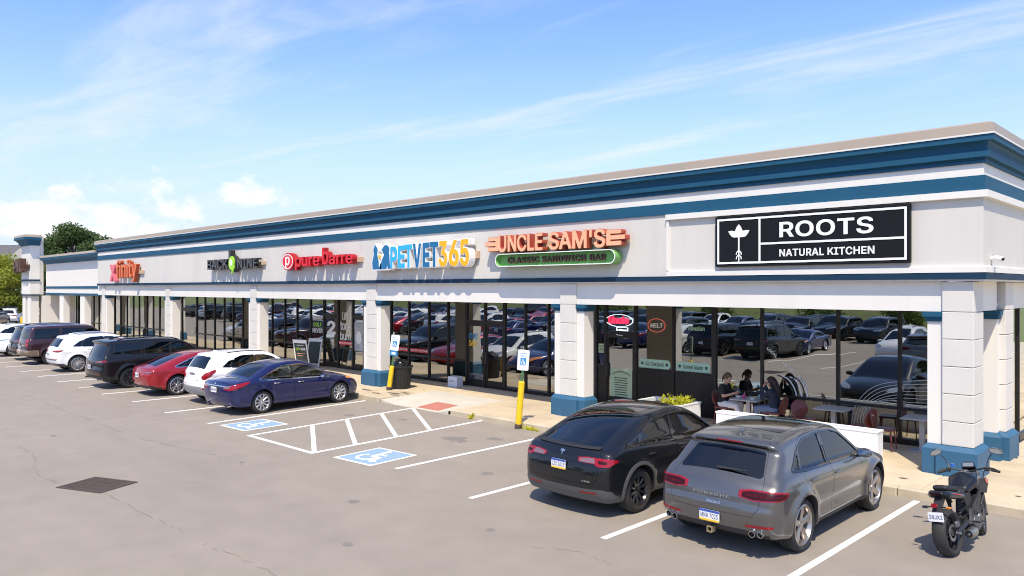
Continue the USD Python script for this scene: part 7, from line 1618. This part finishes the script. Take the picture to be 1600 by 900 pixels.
mp('brake_hose', ST(tube(spline([(1.08, -.24, 1.02), (1.26, -.15, .85), (1.30, -.12, .55), (1.33, -.12, .42)], 6), .006, 6)), 'black_plastic'); mp('shock_spring', tube([(.42 + .03 * math.cos(a) + a * .006, .03 * math.sin(a), .42 + a * .007) for a in np.linspace(0, 2 * math.pi * 6, 60)], .007, 6), 'engine_grey')
# ------------------------------------------------------------------ trees, far buildings, the other side of the lot
def leafm(name, c, tr=.35):
    mat(name, c, .55, var=.45, scale=.9, trans=tr)
leafm('leaf_dark', (.075, .12, .035)); leafm('leaf_mid', (.075, .125, .025)); leafm('leaf_pale', (.27, .30, .035)); mat('bark', (.10, .075, .055), .9, var=.4, scale=4, bump=.5, bscale=12)
def tree(label, loc, h, spread, m, seed, n=9000, size=.34, trunk_frac=.32, bot=None, flat_=.8, group=None):
    r = np.random.default_rng(seed); t = thing('tree', label, 'tree', loc, 0, group)
    limbs = [tube(spline([(0, 0, -.1), (.05 * h * r.normal(0, .3), .05 * h * r.normal(0, .3), h * .25), (0, 0, h * .62)], 5), np.linspace(.028 * h, .010 * h, 11), 8)]
    cl = []
    for k in range(34):
        a = k * 2.4 + r.uniform(-.4, .4); f = r.uniform(0, 1); z = h * (trunk_frac + (1 - trunk_frac) * (.05 + .86 * f)); rad = spread * math.sqrt(max(.05, 1 - ((f - .38) / .68) ** 2)) * r.uniform(.55, .95)
        c = np.array([rad * math.cos(a), rad * math.sin(a), z]); cl.append((c, spread * r.uniform(.28, .46)))
        limbs.append(tube(spline([(0, 0, max(h * .2, z - h * .28)), c * [.45, .45, 1] - [0, 0, h * .08], c], 4), np.linspace(.011 * h, .003 * h, 9), 5))
    cl.append((np.array([0, 0, h * .9]), spread * .35))
    put(t, 'trunk', cat(*limbs), 'bark', smooth=40)
    per = n // len(cl); vs = []
    for c, s in cl:
        d = r.normal(0, 1, (per, 3)); d /= np.linalg.norm(d, axis=1)[:, None]; p = c + d * s * (r.random((per, 1)) ** .45) * [1, 1, flat_]; vs.append(p)
    P = np.vstack(vs); v, f = leaf_mesh(len(P), P, 0, size, seed, .35); put(t, 'crown', (v, f), m)
    return t
tree('tall dark green tree rising behind the low wing', (-95.5, 25.9, 0), 10.6, 3.6, 'leaf_dark', 1, 26000, .40, .30)
tree('dark green tree beside the tallest one behind the low wing', (-92.2, 28.2, 0), 9.2, 3.0, 'leaf_dark', 2, 20000, .38, .30)
tree('pale yellow green tree at the left edge of the photograph', (-99, 19.2, 0), 7.3, 3.4, 'leaf_pale', 3, 20000, .30, .10)
tree('mid green tree between the pale tree and the grey roofed house', (-112, 27.5, 0), 7.0, 3.6, 'leaf_mid', 4, 9000, .34, .10)
tree('pale green tree behind the parked cars at the far left', (-109, 18.0, 0), 6.6, 3.4, 'leaf_pale', 5, 9000, .34, .10)
mat('shingle_grey', (.10, .10, .105), .9, var=.3, scale=2); mat('siding', (.40, .38, .35), .8); mat('far_glass', (.05, .07, .09), .1)
hs = thing('house', 'grey roofed house far behind the trees at the left edge', 'house', (-150, 38, 0), 48)
put(hs, 'wall', box(-11, 11, -6, 6, 0, 7.2), 'siding'); put(hs, 'roof', hullp([(x, y, 7.2) for x in (-11.6, 11.6) for y in (-6.7, 6.7)] + [(x, 0, 11.2) for x in (-9.5, 9.5)]), 'shingle_grey'); put(hs, 'chimney', cbox(3, 4, -.5, .5, 9.5, 12.3, .02), 'shingle_grey')
for k in range(5):
    for z in (1.2, 4.4): w_ = put(hs, 'window', box(-9.6 + k * 4.2, -8.0 + k * 4.2, -6.06, -6.0, z, z + 1.7), 'decal_white'); put(w_, 'window_pane', box(-9.45 + k * 4.2, -8.15 + k * 4.2, -6.08, -6.06, z + .12, z + 1.58), 'far_glass')
dm = put(hs, 'dormer', hullp([(x, y, z) for x in (-4, -1) for y, z in ((-6.2, 7.2), (-6.2, 9.0), (-1, 9.0), (-3, 7.2))] + [(-2.5, -6.3, 10.3), (-2.5, -1, 10.3)]), 'siding')
# bank of grass and trees across the lot, seen in the shop glass
bank = structure('grass_bank')
BX = np.linspace(-150, 45, 60); BYs = np.array([-34.2, -36, -40, -46, -56, -70]); BZ = np.array([-.05, .5, 2.0, 3.2, 3.6, -.1])
GXb, GYb = np.meshgrid(BX, BYs, indexing='ij'); GZb = np.broadcast_to(BZ, GXb.shape) + .25 * (meshkit.fbm(np.stack([GXb * .1, GYb * .2, GXb * 0], -1)) - .5); jj = np.arange(GXb.size).reshape(GXb.shape)
put(bank, 'turf', (np.column_stack([GXb.ravel(), GYb.ravel(), GZb.ravel()]), np.stack([jj[:-1, :-1], jj[1:, :-1], jj[1:, 1:], jj[:-1, 1:]], -1).reshape(-1, 4)), 'grass', smooth=True)
bt = tree('broad green tree on the grass bank mirrored in the glass, second from the right', (8, -48, 3.2), 8.5, 4.2, 'leaf_mid', 7, 6000, .5, .2, group='trees on the grass bank mirrored in the shop glass')
for x, y, w in ((-8, -52, 'third from the right'), (-22, -47, 'fourth from the right'), (-39, -53, 'fifth from the right'), (-58, -48, 'third from the left'), (-80, -52, 'second from the left'), (-105, -50, 'leftmost'), (20, -52, 'rightmost')): copy(bt, (x, y, 3.2), x * 37 % 360, 'broad green tree on the grass bank mirrored in the glass, ' + w)

sh_ = tree('low green shrub on the bank mirrored in the glass, rightmost of the shrubs', (-12, -35.2, .1), 2.6, 1.9, 'leaf_mid', 8, 2600, .30, .02, group='shrubs on the bank mirrored in the shop glass')
for x, y, w in ((-17, -35.6, 'second from the right'), (-23, -35.0, 'third from the right'), (-30, -35.8, 'third from the left'), (-41, -35.4, 'second from the left'), (-55, -35.5, 'leftmost of the shrubs')): copy(sh_, (x, y, .1), x * 53 % 360, 'low green shrub on the bank mirrored in the glass, ' + w)
# ------------------------------------------------------------------ the cars
YB = 10.35
build_car(GREY_SUV, 'dark grey SUV parked nearest the camera, beside the motorcycle', (-5.52, 10.42), 0.5)
build_car(BLACK_EV, 'black electric crossover parked left of the dark grey SUV', (-8.24, 10.34), 0)
build_car(BLUE_SEDAN, 'deep blue sedan parked beside the accessible bay', (-21.85, 10.62), 5)
build_car(WHITE_CROSSOVER, 'small white crossover with black roof strips, between the blue sedan and the red fastback', (-24.32, 10.80), 1)
build_car(RED_FASTBACK, 'metallic red fastback parked between the white crossover and the black SUV', (-27.5, 10.45), 0)
build_car(BLACK_SUV, 'black three row SUV with dark roof rails parked left of the red fastback', (-30.75, 10.0), 0)
build_car(WHITE_SUV, 'white SUV with chrome roof rails parked left of the black SUV', (-38.0, 10.25), 0)
build_car(MAROON_SUV, 'maroon SUV with tan lower bumper and silver roof rails', (-42.6, 10.35), 0)
WP, RP, BP, MP, GP, EP, SP, CP = (q['_path'] for q in (WHITE_SUV, RED_FASTBACK, BLACK_SUV, MAROON_SUV, GREY_SUV, BLACK_EV, BLUE_SEDAN, WHITE_CROSSOVER))
def spot(src, P, x, y, heading, label=None, group=None):
    """a copy with the middle of its rear axle at (x, y)"""
    a = math.radians(90 + heading); return copy(src, (x - P['rear_axle'] * math.cos(a), y - P['rear_axle'] * math.sin(a), 0), 90 + heading, label, group)
spot(BP, BLACK_SUV, -45.6, 10.6, 0, 'dark SUV mostly hidden behind the maroon SUV')
spot(WP, WHITE_SUV, -48.8, 13.0, 180, 'white SUV backed in at the left end of the row, nose to the lot')
spot(CP, WHITE_CROSSOVER, -51.4, 10.2, 0, 'white crossover whose roof shows beyond the backed in white SUV')
spot(RP, RED_FASTBACK, -79.0, 13.0, 40, 'red car at the far left edge in front of the far tower') if False else None
spot(MP, MAROON_SUV, -84.5, 15.6, 62, 'dark maroon SUV cut by the left edge near the yellow bollard')
spot(WP, WHITE_SUV, -90.5, 18.6, 70, 'white SUV at the far left behind the dark maroon one')
spot(BP, BLACK_SUV, -96.0, 19.8, 80, 'black SUV at the far left, farthest from the shops')
bo = thing('bollard', 'yellow bollard beside the far tower', 'bollard', (-78.5, 17.2, 0)); put(bo, 'pipe', lathe([(.0001, 0), (.10, 0), (.10, 1.05), (.07, 1.11), (.0001, 1.13)], 18), 'bollard_yellow', smooth=35); put(bo, 'base', lathe([(.10, 0), (.14, 0), (.14, .06), (.10, .08)], 16), 'rust_iron')
# the bays across the aisle: seen in the shop glass
r = np.random.default_rng(11); kinds = ((WP, WHITE_SUV), (BP, BLACK_SUV), (SP, BLUE_SEDAN), (RP, RED_FASTBACK), (GP, GREY_SUV), (CP, WHITE_CROSSOVER), (EP, BLACK_EV), (MP, MAROON_SUV))
lab = {id(WHITE_SUV): 'white SUV', id(BLACK_SUV): 'black three row SUV', id(BLUE_SEDAN): 'deep blue sedan', id(RED_FASTBACK): 'red fastback', id(GREY_SUV): 'dark grey SUV', id(WHITE_CROSSOVER): 'white crossover', id(BLACK_EV): 'black crossover', id(MAROON_SUV): 'maroon SUV'}
ones = 'first second third fourth fifth sixth seventh eighth ninth tenth eleventh twelfth thirteenth fourteenth fifteenth sixteenth seventeenth eighteenth nineteenth'.split()
nth = ones + ['twentieth'] + ['twenty-' + q for q in ones[:9]] + ['thirtieth'] + ['thirty-' + q for q in ones[:9]]
for row, (y, hd) in enumerate(((-1.1, 180), (-7.9, 0), (-22.5, 0))):
    for k in range(33):
        if r.random() < .16: continue
        src, P = kinds[int(r.integers(0, 8))] if k % 2 else kinds[(0, 5, 1, 3, 2)[int(r.integers(0, 5))]]
        if k < 11 and P in (RED_FASTBACK, MAROON_SUV): src, P = (BP, BLACK_SUV) if k % 3 else (GP, GREY_SUV)
        x = -8.35 - 2.7 * k + (2.0 if row == 2 else 0)
        spot(src, P, x + r.uniform(-.15, .15), y + r.uniform(-.25, .25), hd + r.uniform(-2, 2), lab[id(P)] + ' mirrored in the shop glass, ' + nth[k] + ' bay from right, ' + ('near', 'middle', 'far')[row] + ' row', 'cars across the aisle mirrored in the shop glass')
